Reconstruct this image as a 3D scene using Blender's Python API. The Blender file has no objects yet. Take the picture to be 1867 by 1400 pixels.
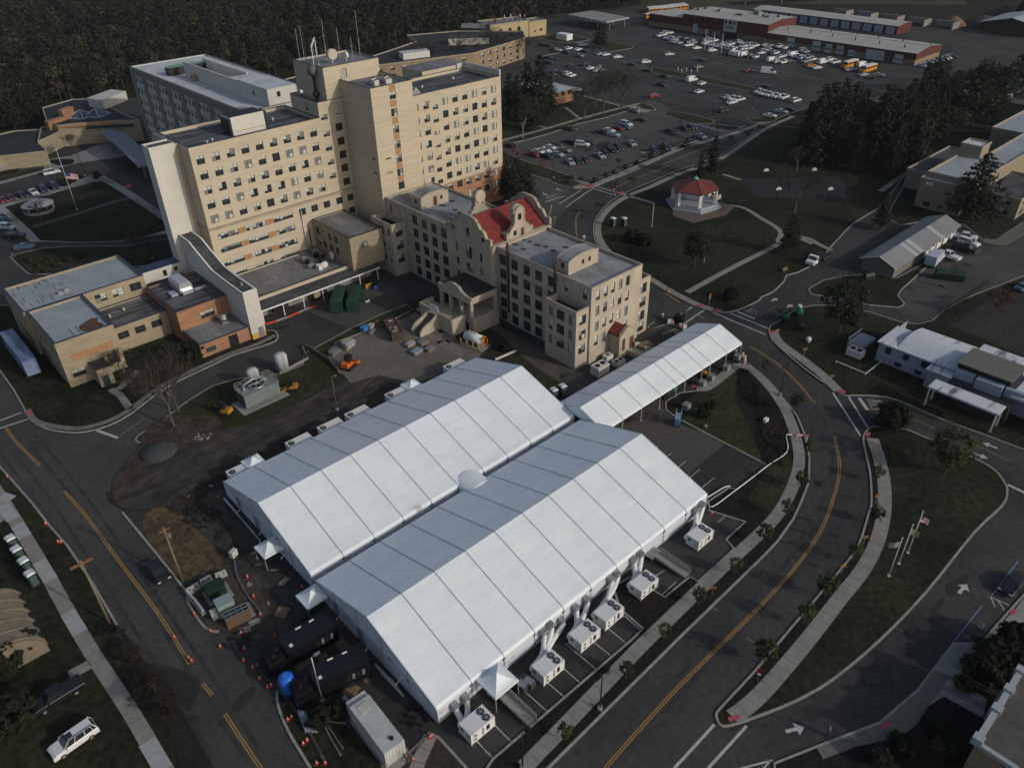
import bpy,math,random
import numpy as np
from mathutils import Vector,Matrix
random.seed(7)
S=bpy.context.scene
COL=S.collection
R_=math.radians
# camera
CP=(-27.398,-70.577,79.928);FPX=1418.195
_y,_p,_r=R_(47.94014502),R_(34.04847177),R_(-1.24727572)
f_=Vector((math.cos(_y)*math.cos(_p),math.sin(_y)*math.cos(_p),-math.sin(_p)))
r_=f_.cross(Vector((0,0,1))).normalized();u_=r_.cross(f_)
rr=math.cos(_r)*r_+math.sin(_r)*u_;uu=-math.sin(_r)*r_+math.cos(_r)*u_
cam=bpy.data.cameras.new('camera');cam.sensor_width=36;cam.lens=FPX/1867*36
cam.clip_start=0.5;cam.clip_end=3000
cob=bpy.data.objects.new('camera',cam);COL.objects.link(cob)
M=Matrix((rr,uu,-f_)).transposed().to_4x4();M.translation=Vector(CP)
cob.matrix_world=M;S.camera=cob
# light
SUN_EL,SUN_AZ=24.0,-72.0
W=bpy.data.worlds.new('World');S.world=W;W.use_nodes=True
nt=W.node_tree;nt.nodes.clear()
sk=nt.nodes.new('ShaderNodeTexSky');sk.sky_type='NISHITA';sk.sun_disc=False
sk.sun_elevation=R_(SUN_EL);sk.sun_rotation=R_(90-SUN_AZ)
sk.air_density=1.0;sk.dust_density=2.5;sk.ozone_density=1.0
bg=nt.nodes.new('ShaderNodeBackground');bg.inputs[1].default_value=0.15
ow=nt.nodes.new('ShaderNodeOutputWorld')
nt.links.new(sk.outputs[0],bg.inputs[0]);nt.links.new(bg.outputs[0],ow.inputs[0])
sl=bpy.data.lights.new('sun','SUN');sl.energy=2.6;sl.angle=R_(1.0);sl.color=(1.0,0.95,0.87)
so=bpy.data.objects.new('sun',sl);COL.objects.link(so)
sd=Vector((math.cos(R_(SUN_EL))*math.cos(R_(SUN_AZ)),math.cos(R_(SUN_EL))*math.sin(R_(SUN_AZ)),math.sin(R_(SUN_EL))))
so.rotation_euler=sd.to_track_quat('Z','Y').to_euler();so.location=(0,-100,150)
S.view_settings.view_transform='Standard';S.view_settings.look='None'
S.view_settings.exposure=-0.55;S.view_settings.gamma=1.0
S.render.engine='CYCLES'
S.cycles.max_bounces=6;S.cycles.diffuse_bounces=3;S.cycles.glossy_bounces=3
S.cycles.transparent_max_bounces=8
# helpers
def ray(x,y):
 return rr*((x-933.5)/FPX)-uu*((y-700)/FPX)+f_
def G(x,y,z=0.0):
 """world point at height z of a sight line through photo pixel x, y (survey of the place)"""
 d=ray(x,y);t=(z-CP[2])/d.z
 return(CP[0]+d.x*t,CP[1]+d.y*t,z)
def zoomf(ox,oy,s):
 return lambda x,y,z=0.0:G(ox+x/s,oy+y/s,z)
def proj(P):
 v=Vector(P)-Vector(CP);k=v.dot(f_)
 return(933.5+FPX*v.dot(rr)/k,700-FPX*v.dot(uu)/k)
def xy(P):return(P[0],P[1])
class MB:
 def __init__(s):s.v=[];s.f=[];s.m=[];s.sm=[]
 def add(s,vs,fs,m=0,smooth=False):
  b=len(s.v);s.v+=[tuple(a)for a in vs]
  for q in fs:s.f.append([b+i for i in q]);s.m.append(m);s.sm.append(smooth)
  return s
 def quad(s,a,b,c,d,m=0):return s.add([a,b,c,d],[(0,1,2,3)],m)
 def box(s,x0,x1,y0,y1,z0,z1,m=0,top=None):
  vs=[(x0,y0,z0),(x1,y0,z0),(x1,y1,z0),(x0,y1,z0),(x0,y0,z1),(x1,y0,z1),(x1,y1,z1),(x0,y1,z1)]
  s.add(vs,[(0,3,2,1),(0,1,5,4),(1,2,6,5),(2,3,7,6),(3,0,4,7)],m)
  b=len(s.v)-8;s.f.append([b+4,b+5,b+6,b+7]);s.m.append(m if top is None else top);s.sm.append(False)
  return s
 def obox(s,c,sx,sy,z0,z1,a=0,m=0,top=None):
  ca,sa=math.cos(a),math.sin(a)
  pts=[(c[0]+ca*x-sa*y,c[1]+sa*x+ca*y)for x,y in((-sx/2,-sy/2),(sx/2,-sy/2),(sx/2,sy/2),(-sx/2,sy/2))]
  return s.prism(pts,z0,z1,m,top)
 def prism(s,pts,z0,z1,m=0,top=None,bottom=True):
  n=len(pts)
  A=sum(pts[i][0]*pts[(i+1)%n][1]-pts[(i+1)%n][0]*pts[i][1]for i in range(n))
  if A<0:pts=pts[::-1]
  b=len(s.v)
  s.v+=[(p[0],p[1],z0)for p in pts]+[(p[0],p[1],z1)for p in pts]
  for i in range(n):
   j=(i+1)%n;s.f.append([b+i,b+j,b+n+j,b+n+i]);s.m.append(m);s.sm.append(False)
  s.f.append([b+n+i for i in range(n)]);s.m.append(m if top is None else top);s.sm.append(False)
  if bottom:s.f.append([b+i for i in reversed(range(n))]);s.m.append(m);s.sm.append(False)
  return s
 def bar(s,a,b,w,h=None,m=0):
  """square bar from point a to point b"""
  h=h or w;a,b=Vector(a),Vector(b);d=(b-a)
  if d.length<1e-6:return s
  d.normalize();k=Vector((0,0,1))if abs(d.z)<.95 else Vector((1,0,0))
  x=d.cross(k).normalized()*w/2;y=x.normalized().cross(d)*h/2
  vs=[a-x-y,a+x-y,a+x+y,a-x+y,b-x-y,b+x-y,b+x+y,b-x+y]
  return s.add(vs,[(0,3,2,1),(4,5,6,7),(0,1,5,4),(1,2,6,5),(2,3,7,6),(3,0,4,7)],m)
 def tube(s,pts,rs,n=8,m=0,cap=True,smooth=True):
  if not isinstance(rs,(list,tuple)):rs=[rs]*len(pts)
  P=[Vector(p)for p in pts];b=len(s.v);ref=None
  for i,p in enumerate(P):
   d=(P[min(i+1,len(P)-1)]-P[max(i-1,0)]).normalized()
   if ref is None:
    k=Vector((0,0,1))if abs(d.z)<.9 else Vector((1,0,0));ref=d.cross(k).normalized()
   ref=(ref-d*ref.dot(d)).normalized();q=d.cross(ref)
   for j in range(n):
    t=2*math.pi*j/n;s.v.append(tuple(p+(ref*math.cos(t)+q*math.sin(t))*rs[i]))
  for i in range(len(P)-1):
   for j in range(n):
    k=(j+1)%n;s.f.append([b+i*n+j,b+i*n+k,b+(i+1)*n+k,b+(i+1)*n+j]);s.m.append(m);s.sm.append(smooth)
  if cap:
   s.f.append([b+j for j in reversed(range(n))]);s.m.append(m);s.sm.append(False)
   s.f.append([b+(len(P)-1)*n+j for j in range(n)]);s.m.append(m);s.sm.append(False)
  return s
 def cyl(s,c,r,z0,z1,n=16,m=0,r2=None,smooth=True):
  return s.tube([(c[0],c[1],z0),(c[0],c[1],z1)],[r,r if r2 is None else r2],n,m,True,smooth)
 def lathe(s,c,prof,n=16,m=0):
  """prof = list of (radius, z)"""
  return s.tube([(c[0],c[1],z)for r,z in prof],[max(r,.001)for r,z in prof],n,m)
 def ball(s,c,r,n=10,m=0,sz=1.0):
  k=6;prof=[(r*math.sin(math.pi*i/k),-r*sz*math.cos(math.pi*i/k))for i in range(k+1)]
  b=len(s.v)
  for q,z in prof:
   for j in range(n):
    t=2*math.pi*j/n;s.v.append((c[0]+max(q,.001)*math.cos(t),c[1]+max(q,.001)*math.sin(t),c[2]+z))
  for i in range(k):
   for j in range(n):
    l=(j+1)%n;s.f.append([b+i*n+j,b+i*n+l,b+(i+1)*n+l,b+(i+1)*n+j]);s.m.append(m);s.sm.append(True)
  return s
 def shift(s,dx,dy,dz=0,a=0):
  ca,sa=math.cos(a),math.sin(a)
  s.v=[(x*ca-y*sa+dx,x*sa+y*ca+dy,z+dz)for x,y,z in s.v];return s
 def mesh(s,name,mats):
  me=bpy.data.meshes.new(name);me.from_pydata(s.v,[],s.f)
  for m in(mats if isinstance(mats,(list,tuple))else[mats]):me.materials.append(m)
  me.polygons.foreach_set('material_index',s.m);me.polygons.foreach_set('use_smooth',s.sm)
  me.update();return me
 def split(s,name,mats,parent):
  """every connected piece becomes a part of its own"""
  g=list(range(len(s.v)))
  def root(i):
   while g[i]!=i:g[i]=g[g[i]];i=g[i]
   return i
  for f in s.f:
   for i in f[1:]:g[root(i)]=root(f[0])
  C={}
  for k,f in enumerate(s.f):C.setdefault(root(f[0]),[]).append(k)
  for ks in C.values():
   m=MB();ix={}
   for k in ks:
    for i in s.f[k]:
     if i not in ix:ix[i]=len(m.v);m.v.append(s.v[i])
    m.f.append([ix[i]for i in s.f[k]]);m.m.append(s.m[k]);m.sm.append(s.sm[k])
   m.build(name,mats,parent)
 def build(s,name,mats,parent=None,label=None):
  o=bpy.data.objects.new(name,s.mesh(name,mats));COL.objects.link(o)
  if parent is not None:o.parent=parent
  if label:o['label']=label
  return o
THINGS=[]
def tag(o,label,cat,group=None,kind=None):
 o['label']=label;o['category']=cat
 if group:o['group']=group
 if kind:o['kind']=kind
 return o
def thing(name,label,cat,loc=(0,0,0),rz=0,group=None):
 o=bpy.data.objects.new(name,None);COL.objects.link(o)
 o.empty_display_size=.5;o.location=loc;o.rotation_euler=(0,0,rz)
 return tag(o,label,cat,group)
def struct(name,mb,mats):
 o=mb.build(name,mats);o['kind']='structure';return o
def dup(root,loc,rz=0,label=None,group=None,sc=None):
 r=root.copy();COL.objects.link(r);r.location=loc;r.rotation_euler=(0,0,rz)
 if label:r['label']=label
 if group:r['group']=group
 if sc:r.scale=sc if isinstance(sc,(tuple,list))else(sc,sc,sc)
 for ch in root.children:
  c=ch.copy();COL.objects.link(c);c.parent=r
  for g in ch.children:
   d=g.copy();COL.objects.link(d);d.parent=c
 return r
ORD=['','second','third','fourth','fifth','sixth','seventh','eighth','ninth','tenth','eleventh','twelfth',
       'thirteenth','fourteenth','fifteenth','sixteenth','seventeenth','eighteenth','nineteenth','twentieth']
NUM=['no','one','two','three','four','five','six','seven','eight','nine','ten','eleven','twelve','thirteen',
       'fourteen','fifteen','sixteen','seventeen','eighteen','nineteen','twenty']
def order_labels(objs,plural,vertical=False):
 """give look-alikes of one place their order from the left (or from the top) of the photo"""
 n=len(objs)
 if n<2:return
 k=1 if vertical else 0
 objs=sorted(objs,key=lambda o:proj(o.location)[k])
 a,z=('topmost','lowest')if vertical else('leftmost','rightmost')
 side='from the top' if vertical else 'from the left'
 for i,o in enumerate(objs):
  w=a if i==0 else z if i==n-1 else(ORD[i]+' '+side if i<len(ORD)else str(i+1)+'th '+side)
  o['label'] = f"{w} of the {NUM[n] if n <= 20 else n} {plural}"
def smooth_line(pts,k=4,closed=False):
 P=[Vector((p[0],p[1]))for p in pts];n=len(P);out=[]
 rng=range(n if closed else n-1)
 for i in rng:
  g=(lambda j:P[j%n])if closed else(lambda j:P[max(0,min(n-1,j))])
  a,b,c,d=g(i-1),g(i),g(i+1),g(i+2)
  for t in range(k):
   t/=k
   out.append(tuple(.5*((2*b)+(c-a)*t+(2*a-5*b+4*c-d)*t*t+(3*b-a-3*c+d)*t**3)))
 if not closed:out.append(tuple(P[-1]))
 return out
def offset(pts,d,closed=False):
 n=len(pts);out=[]
 for i in range(n):
  a=Vector(pts[(i-1)%n]if closed or i>0 else pts[i]);b=Vector(pts[(i+1)%n]if closed or i<n-1 else pts[i])
  t=(b-a);t=t.normalized()if t.length>0 else Vector((1,0))
  out.append((pts[i][0]-t.y*d,pts[i][1]+t.x*d))
 return out
def ribbon(mb,pts,w,z0,z1=None,closed=False,m=0,off=0.0):
 """strip of width w along pts; with z1 given a raised kerb from z0 to z1"""
 L=offset(pts,off+w/2,closed);Rr=offset(pts,off-w/2,closed);n=len(pts)
 zt=z0 if z1 is None else z1
 for i in range(n if closed else n-1):
  j=(i+1)%n
  mb.quad((*Rr[i],zt),(*Rr[j],zt),(*L[j],zt),(*L[i],zt),m)
  if z1 is not None:
   mb.quad((*L[i],zt),(*L[j],zt),(*L[j],z0),(*L[i],z0),m)
   mb.quad((*Rr[j],zt),(*Rr[i],zt),(*Rr[i],z0),(*Rr[j],z0),m)
 return mb
def flat(mb,pts,z,m=0):
 n=len(pts);A=sum(pts[i][0]*pts[(i+1)%n][1]-pts[(i+1)%n][0]*pts[i][1]for i in range(n))
 if A<0:pts=pts[::-1]
 from mathutils.geometry import tessellate_polygon
 tris=tessellate_polygon([[Vector((p[0],p[1],0))for p in pts]])
 b=len(mb.v);mb.v+=[(p[0],p[1],z)for p in pts]
 for t in tris:
  a,c,d=[Vector(pts[i])for i in t]
  cr=(c-a).x*(d-a).y-(c-a).y*(d-a).x
  mb.f.append([b+i for i in(t if cr>0 else t[::-1])]);mb.m.append(m);mb.sm.append(False)
 return mb
# materials
MATS={}
def mat(name,col,rough=.85,metal=0.,spec=.3,var=None,vs=1.0,col2=None,stretch=(1,1,1),thr=(.35,.65),bump=0.,bs=20.,coord='W',fine=None,fs=30.,crack=0):
 """principled material with up to two layers of noise between col and col2"""
 if name in MATS:return MATS[name]
 m=bpy.data.materials.new(name);m.use_nodes=True;n=m.node_tree;b=n.nodes['Principled BSDF']
 b.inputs['Roughness'].default_value=rough;b.inputs['Metallic'].default_value=metal
 b.inputs['Specular IOR Level'].default_value=spec
 b.inputs['Base Color'].default_value=(*col,1)
 if col2 is not None or bump or fine:
  if coord=='W':g=n.nodes.new('ShaderNodeNewGeometry');src=g.outputs['Position']
  else:g=n.nodes.new('ShaderNodeTexCoord');src=g.outputs['Object']
  mp=n.nodes.new('ShaderNodeMapping');mp.inputs['Scale'].default_value=stretch;n.links.new(src,mp.inputs[0])
  out=None
  if col2 is not None:
   t=n.nodes.new('ShaderNodeTexNoise');t.inputs['Scale'].default_value=vs;t.inputs['Detail'].default_value=6
   t.inputs['Roughness'].default_value=.62
   n.links.new(mp.outputs[0],t.inputs[0])
   rp=n.nodes.new('ShaderNodeMapRange');rp.inputs[1].default_value=thr[0];rp.inputs[2].default_value=thr[1]
   n.links.new(t.outputs[0],rp.inputs[0])
   mx=n.nodes.new('ShaderNodeMix');mx.data_type='RGBA';mx.inputs[6].default_value=(*col,1);mx.inputs[7].default_value=(*col2,1)
   n.links.new(rp.outputs[0],mx.inputs[0]);out=mx.outputs[2]
  if fine:
   t2=n.nodes.new('ShaderNodeTexNoise');t2.inputs['Scale'].default_value=fs;t2.inputs['Detail'].default_value=3
   n.links.new(mp.outputs[0],t2.inputs[0])
   r2=n.nodes.new('ShaderNodeMapRange');r2.inputs[1].default_value=.3;r2.inputs[2].default_value=.7
   r2.inputs[3].default_value=1-fine;r2.inputs[4].default_value=1+fine;n.links.new(t2.outputs[0],r2.inputs[0])
   mm=n.nodes.new('ShaderNodeVectorMath');mm.operation='SCALE'
   if out is not None:n.links.new(out,mm.inputs[0])
   else:mm.inputs[0].default_value=col
   n.links.new(r2.outputs[0],mm.inputs['Scale']);out=mm.outputs[0]
  if crack:
   wn=n.nodes.new('ShaderNodeTexNoise');wn.inputs['Scale'].default_value=.35;n.links.new(mp.outputs[0],wn.inputs[0])
   wa=n.nodes.new('ShaderNodeVectorMath');wa.operation='MULTIPLY_ADD';wa.inputs[1].default_value=(5,5,0);n.links.new(wn.outputs[1],wa.inputs[0]);n.links.new(mp.outputs[0],wa.inputs[2])
   vo=n.nodes.new('ShaderNodeTexVoronoi');vo.feature='DISTANCE_TO_EDGE';vo.inputs['Scale'].default_value=crack;n.links.new(wa.outputs[0],vo.inputs[0])
   vr=n.nodes.new('ShaderNodeMapRange');vr.inputs[1].default_value=.004*crack/.1;vr.inputs[2].default_value=.012*crack/.1;n.links.new(vo.outputs[0],vr.inputs[0])
   mk=n.nodes.new('ShaderNodeTexNoise');mk.inputs['Scale'].default_value=.045;n.links.new(mp.outputs[0],mk.inputs[0])
   mr=n.nodes.new('ShaderNodeMapRange');mr.inputs[1].default_value=.5;mr.inputs[2].default_value=.6;n.links.new(mk.outputs[0],mr.inputs[0])
   sb=n.nodes.new('ShaderNodeMath');sb.operation='MAXIMUM';iv=n.nodes.new('ShaderNodeMath');iv.operation='SUBTRACT';iv.inputs[0].default_value=1.0;n.links.new(mr.outputs[0],iv.inputs[1]);n.links.new(vr.outputs[0],sb.inputs[0]);n.links.new(iv.outputs[0],sb.inputs[1])
   rr2=n.nodes.new('ShaderNodeMapRange');rr2.inputs[3].default_value=.68;n.links.new(sb.outputs[0],rr2.inputs[0])
   ms=n.nodes.new('ShaderNodeVectorMath');ms.operation='SCALE';n.links.new(out,ms.inputs[0]);n.links.new(rr2.outputs[0],ms.inputs['Scale']);out=ms.outputs[0]
  if out is not None:n.links.new(out,b.inputs['Base Color'])
  if bump:
   t3=n.nodes.new('ShaderNodeTexNoise');t3.inputs['Scale'].default_value=bs;n.links.new(mp.outputs[0],t3.inputs[0])
   bp=n.nodes.new('ShaderNodeBump');bp.inputs[0].default_value=bump;bp.inputs[1].default_value=.1
   n.links.new(t3.outputs[0],bp.inputs['Height']);n.links.new(bp.outputs[0],b.inputs['Normal'])
 MATS[name]=m;return m
asphalt=mat('asphalt',(.031,.031,.0295),.9,col2=(.056,.055,.052),vs=.055,fine=.2,fs=1.3,spec=.2,crack=.13,thr=(.38,.62))
asphalt_old=mat('old asphalt',(.050,.049,.047),.9,col2=(.078,.075,.071),vs=.12,fine=.15,fs=1.6,spec=.2,crack=.18)
asphalt_far=mat('pale asphalt',(.052,.052,.052),.9,col2=(.07,.067,.064),vs=.06,fine=.15,fs=.9,spec=.2)
lot_brown=mat('weathered lot paving',(.115,.104,.090),.9,col2=(.15,.135,.115),vs=.12,fine=.18,fs=1.8)
grass=mat('lawn grass',(.012,.016,.008),.95,col2=(.030,.031,.016),vs=.07,fine=.45,fs=1.1,spec=.1,bump=.6,bs=3)
grass2=mat('bright lawn grass',(.023,.029,.012),.95,col2=(.036,.040,.019),vs=.15,fine=.4,fs=1.3,spec=.1,bump=.6,bs=3)
forest_floor=mat('forest floor',(.020,.018,.012),.95,col2=(.028,.027,.014),vs=.03,fine=.4,fs=.6,spec=.1)
mulch=mat('dark mulch',(.014,.012,.011),.95,col2=(.022,.018,.016),vs=.6,fine=.5,fs=4,spec=.1)
dirt=mat('churned dirt',(.050,.038,.028),.95,col2=(.022,.019,.016),vs=.22,fine=.4,fs=1.2,spec=.1,bump=.5,bs=2)
straw=mat('dry straw ground',(.13,.088,.048),.95,col2=(.045,.034,.022),vs=.28,fine=.4,fs=1.5,spec=.1)
gravel_road=mat('dark gravel track',(.032,.029,.026),.95,col2=(.064,.056,.047),vs=.3,fine=.4,fs=1.4,stretch=(.35,1.2,1),spec=.1)
concrete=mat('sidewalk concrete',(.20,.19,.17),.9,col2=(.26,.245,.22),vs=.3,fine=.12,fs=3)
concrete_new=mat('fresh concrete',(.34,.35,.35),.9,col2=(.28,.29,.29),vs=.8,fine=.08,fs=3)
kerbm=mat('kerb stone',(.22,.21,.19),.9,col2=(.30,.29,.26),vs=.8,fine=.15,fs=4)
paint_w=mat('white road paint',(.50,.50,.49),.8,col2=(.34,.34,.33),vs=1.5)
paint_y=mat('yellow road paint',(.40,.215,.055),.8,col2=(.28,.16,.05),vs=1.5)
paint_pink=mat('red warning pad',(.42,.08,.09),.85,col2=(.30,.07,.08),vs=2)
paint_b=mat('blue road paint',(.13,.22,.38),.85)
# setting: ground, roads, lawns, markings
z1=zoomf(0,0,2.917);z2=zoomf(600,0,2.917);z3=zoomf(1227,0,2.917);z4=zoomf(0,440,2.917);z5=zoomf(600,440,2.917)
z6=zoomf(1227,440,2.917);z7=zoomf(0,920,2.917);z8=zoomf(600,920,2.917);z9=zoomf(1227,920,2.917)
zA=zoomf(920,170,6.223);zB=zoomf(960,50,6.223);zC=zoomf(1200,90,6.223);zD=zoomf(1200,0,6.223);zE=zoomf(1440,30,6.223)
zF=zoomf(1600,0,6.993);zS=zoomf(1600,340,6.993);zQ=zoomf(0,240,5.385);zH=zoomf(0,120,4.667);zL=zoomf(0,440,4.667)
zK=zoomf(380,380,4.374);zM=zoomf(660,320,3.3945);zN=zoomf(960,420,5);zP=zoomf(880,580,3.734);zT=zoomf(380,640,3.734);zU=zoomf(740,480,7);zV=zoomf(520,960,3.685)
def pts(f,L):return[xy(f(*q))for q in L]
def pp(L):return[xy(G(*q))for q in L]
mb=MB();mb.quad((-900,-500,-.02),(1600,-500,-.02),(1600,1900,-.02),(-900,1900,-.02));struct('ground',mb,forest_floor)
mb=MB();flat(mb,[(-140,-170),(460,-170),(470,60),(430,150),(470,260),(330,300),(240,262),(150,262),(75,285),(10,262),(-140,250)],0.0)
struct('asphalt',mb,asphalt)
def island(name,poly,m,z=.12,kerb=True,sm=0,kw=.28,hk=.02):
 P=smooth_line(poly,sm,True)if sm else poly
 mb=MB();flat(mb,P,z)
 n=len(P)
 for i in range(n):
  a,b=P[i],P[(i+1)%n];mb.quad((*a,z),(*b,z),(*b,-.01),(*a,-.01))
 struct(name,mb,m)
 if kerb:
  k=MB();ribbon(k,P,kw,-.01,z+hk,True);struct('kerb',k,kerbm)
 return P
def sidewalk(line,w=1.7,z=.155,m=None,sm=4,name='sidewalk',joints=True):
 P=smooth_line(line,sm)if sm else line
 k=MB();ribbon(k,P,w,z-.05,z)
 if joints:
  acc=0.0
  for i in range(len(P)-1):
   a,b=Vector(P[i]),Vector(P[i+1]);L=(b-a).length
   if L<1e-4:continue
   t=(b-a)/L;nrm=Vector((-t.y,t.x));s=1.6-acc
   while s<L:
    c=a+t*s;p=c+nrm*w/2;q=c-nrm*w/2
    k.quad((*(q-t*.03),z+.003),(*(q+t*.03),z+.003),(*(p+t*.03),z+.003),(*(p-t*.03),z+.003),1);s+=1.6
   acc=(acc+L)%1.6
 return struct(name,k,[m or concrete,joint])
joint=mat('pavement joint',(.09,.085,.08),.9)
park=pp([(1240,310),(1183,334),(1135,355),(1107,374),(1088.5,396),(1082,413),(1084,436),(1098,458),(1122,480),(1160,502),(1186,514),(1220,534),
  (1268,558),(1296,567),(1323,570),(1347,565),(1383,549),(1388,542),(1409,532.6),(1429,513.7),(1435,502),(1455,497),(1495,475),(1513,452.5),(1529,435),(1556,408),
  (1587,389),(1604,377),(1625,352),(1650,318),(1668,285),(1690,240),(1700,215),(1650,190),(1560,185),(1500,190),(1446,206),(1392,231),(1313,284.5)])
park=island('lawn',park,grass,sm=2)
sidewalk(pp([(1446,213),(1392,238),(1313,291),(1240,317),(1187,341),(1140,361),(1113,379),(1096,399),(1090,415),(1093,436),(1106,456),(1128,476),(1165,499),(1190,512),(1223,532),(1268,555),(1300,566)]),1.7)
sidewalk(pts(z6,[(75,275),(200,205),(330,135),(560,20)]),1.4)
sidewalk(pts(z3,[(560,1300),(690,1265),(790,1310),(845,1335)]),1.3)
sidewalk(pts(z3,[(300,1095),(380,1110),(470,1165),(545,1210),(575,1245),(560,1290),(640,1260),(740,1300)]),1.3)
sidewalk(pts(z3,[(265,930),(360,960)]),1.2)
sidewalk(pts(z2,[(1560,1035),(1730,1085)]),1.2)
sidewalk(pp([(1605,350),(1640,325),(1680,300)]),1.6)
mb=MB();flat(mb,pts(z3,[(0,1120),(110,1050),(260,1080),(330,1100),(280,1150),(110,1190),(0,1150)]),.165);struct('gazebo_plaza',mb,mat('brick pavers',(.10,.07,.055),.9,col2=(.13,.1,.08),vs=1))
mb=MB();flat(mb,pts(z3,[(370,955),(880,940),(965,1060),(830,1065),(430,1050)]),.14);struct('basketball_court',mb,mat('court surface',(.018,.016,.020),.9,col2=(.026,.024,.028),vs=.2))
isl=island('lawn',pp([(1474,529),(1480,524),(1501,512),(1540,504),(1590,500),(1635,508),(1690,478),(1706,470),(1690,486),(1642,530),(1637,540),(1649,555),(1640,561),(1587,557),(1530,545),(1480,537)]),grass)
isl=island('lawn',pp([(1403,598),(1408,592),(1419,587),(1440,573),(1460,562),(1508,557),(1587,570),(1650,590),(1700,585),(1760,545),(1960,500),(1960,870),(1867,820.5),(1720,766),(1655,738),(1614,724),(1556,721),(1542,722),(1518,709),(1467,673),(1415,628),(1404,612)]),grass,sm=2)
sidewalk(pts(z6,[(530,480),(570,545),(700,640),(800,720),(880,800)]),1.9)
mb=MB();flat(mb,pts(z6,[(520,510),(560,570),(700,690),(800,760),(855,785),(845,755),(770,690),(690,640),(600,570),(545,510)]),.135);struct('planting_bed',mb,mulch)
mb=MB();flat(mb,pp([(1640,566),(1651,556),(1640,532),(1700,478),(1712,462),(1757,445),(1800,448),(1830,450),(1867,425),(1960,360),(1960,520),(1760,540),(1700,582),(1655,588)]),.004);struct('side_lot',mb,asphalt_old)
mb=MB();flat(mb,pp([(1722,592),(1795,548),(1867,535),(1980,520),(1980,690),(1867,650),(1790,618)]),.135);struct('bare_yard',mb,mat('bare dark yard',(.022,.019,.017),.95,col2=(.032,.027,.023),vs=.3,fine=.4,fs=1.5))
tear=pp([(1306,1304),(1316,1288.5),(1378,1221.7),(1450,1136),(1535.5,1035),(1564.7,995.4),(1583.5,937),(1588.7,916.5),(1587,868.5),(1580,834),(1574,805),(1577,790),(1590,779),
  (1615,780),(1652,784),(1707,807),(1765,831),(1810,855),(1832,882),(1836,899),(1827,922),(1775.5,971.4),(1690,1077.7),(1604,1166.8),(1518,1238.8),(1450,1278),(1378,1307),(1330,1322.8),(1313,1321)])
island('lawn',tear,grass,sm=3)
sidewalk(pp([(1335,1308),(1360,1290),(1400,1252),(1470,1170),(1530,1093),(1570,1043),(1597,993),(1611,937),(1612,885),(1603,838),(1590,800)]),1.9)
mb=MB();flat(mb,smooth_line(pp([(1318,1294),(1380,1225),(1453,1140),(1538,1039),(1567,998),(1586,940),(1590,885),(1583,840),(1586,840),(1599,885),(1598,938),(1580,1000),(1545,1055),(1455,1160),(1385,1247),(1335,1296)]),2,True),.135);struct('planting_bed',mb,mulch)
isl4=pp([(900,1445),(999,1400),(1239,1162),(1340,1064),(1391.6,1014),(1419,985),(1446.5,945.7),(1460,917),(1474.6,879),(1475.6,834),(1467,793),(1453,759),(1424,723),(1391.6,687),(1366,665),(1352,661),
  (1336,671),(1283,712),(1240,717),(1214,733),(1214,747),(1233.5,762),(1284.4,789),(1380,838.4),(1400,849.7),(1343,893),(1329,890),(1291,915),(1293,931),(1359,951.5),(1324,984),(1338,1000),(1328,1011),
  (1273,1060.6),(1258,1052),(1240,1065.7),(1212,1089.7),(1188,1074),(1150,1052),(1118,1070),(1130,1110),(1172,1146),(1157,1162),(898,1385),(860,1445)])
island('lawn',isl4,mulch)
mb=MB();flat(mb,pts(z6,[(0,900),(90,840),(300,690),(340,700),(330,850),(420,1000),(470,1170),(400,1140),(250,1050),(80,985),(10,960)]),.135);flat(mb,pts(z6,[(520,1180),(600,1130),(640,1180),(620,1330),(580,1400),(500,1480),(400,1370)]),.135);struct('lawn',mb,grass2)
sidewalk(pp([(955,1400),(1050,1302),(1160,1187),(1227,1122),(1310,1042),(1380,978),(1420,935),(1447,883),(1457,840),(1450,795),(1430,745),(1400,703),(1370,675),(1345,668),(1325,681),(1290,707),(1270,708)]),1.75)
isl5=pp([(-60,760),(0,851),(58,916.5),(92.6,961),(123.4,995.4),(171.4,1067.4),(219.4,1149.7),(260.5,1211.4),(329,1321),(380.5,1400),(420,1460),(-60,1460)])
island('lawn',isl5,grass)
lw=pp([(-40,845),(10,920),(41,971),(82,1040),(133.7,1132.6),(181.7,1211.4),(240,1300.5),(298,1400),(330,1450)])
sidewalk(lw,1.75,sm=4)
def panel(a,b):
 k=MB();P=pp([a,b]);ribbon(k,P,1.76,.11,.162);struct('sidewalk_panel',k,concrete_new)
panel((5,922),(25,948));panel((33,958),(46,980));panel((72,1024),(94,1060));panel((124,1117),(147,1154));panel((268,1352),(300,1405));panel((22,912),(2,905))
sidewalk(pts(z7,[(480,850),(370,910)]),1.5,sm=0);sidewalk(pts(z7,[(-20,60),(30,80)]),2,sm=0)
isl6=pp([(-60,640),(0,676),(44.6,745),(57,766),(82,781),(116.6,788),(154,788),(199,776),(240,753.7),(291.4,714),(336,690),(394,663),(425,648),(470,634),(503,622),(506,610),(498,603),(470,600),(380,560),(200,560),(40,560),(-60,560)])
island('lawn',isl6,grass,sm=2)
sidewalk(pp([(50,748),(62,766),(84,775),(118,781),(153,781),(196,769),(236,748),(288,709),(333,685),(392,658),(424,644),(470,628),(502,612)]),1.1,m=mat('weathered sidewalk',(.13,.122,.108),.9,col2=(.18,.17,.15),vs=.6,fine=.15,fs=3))
sidewalk(pts(z4,[(690,890),(640,820),(590,790)]),1.3,sm=0);sidewalk(pts(z4,[(630,790),(740,690)]),1.3,sm=0)
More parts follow.
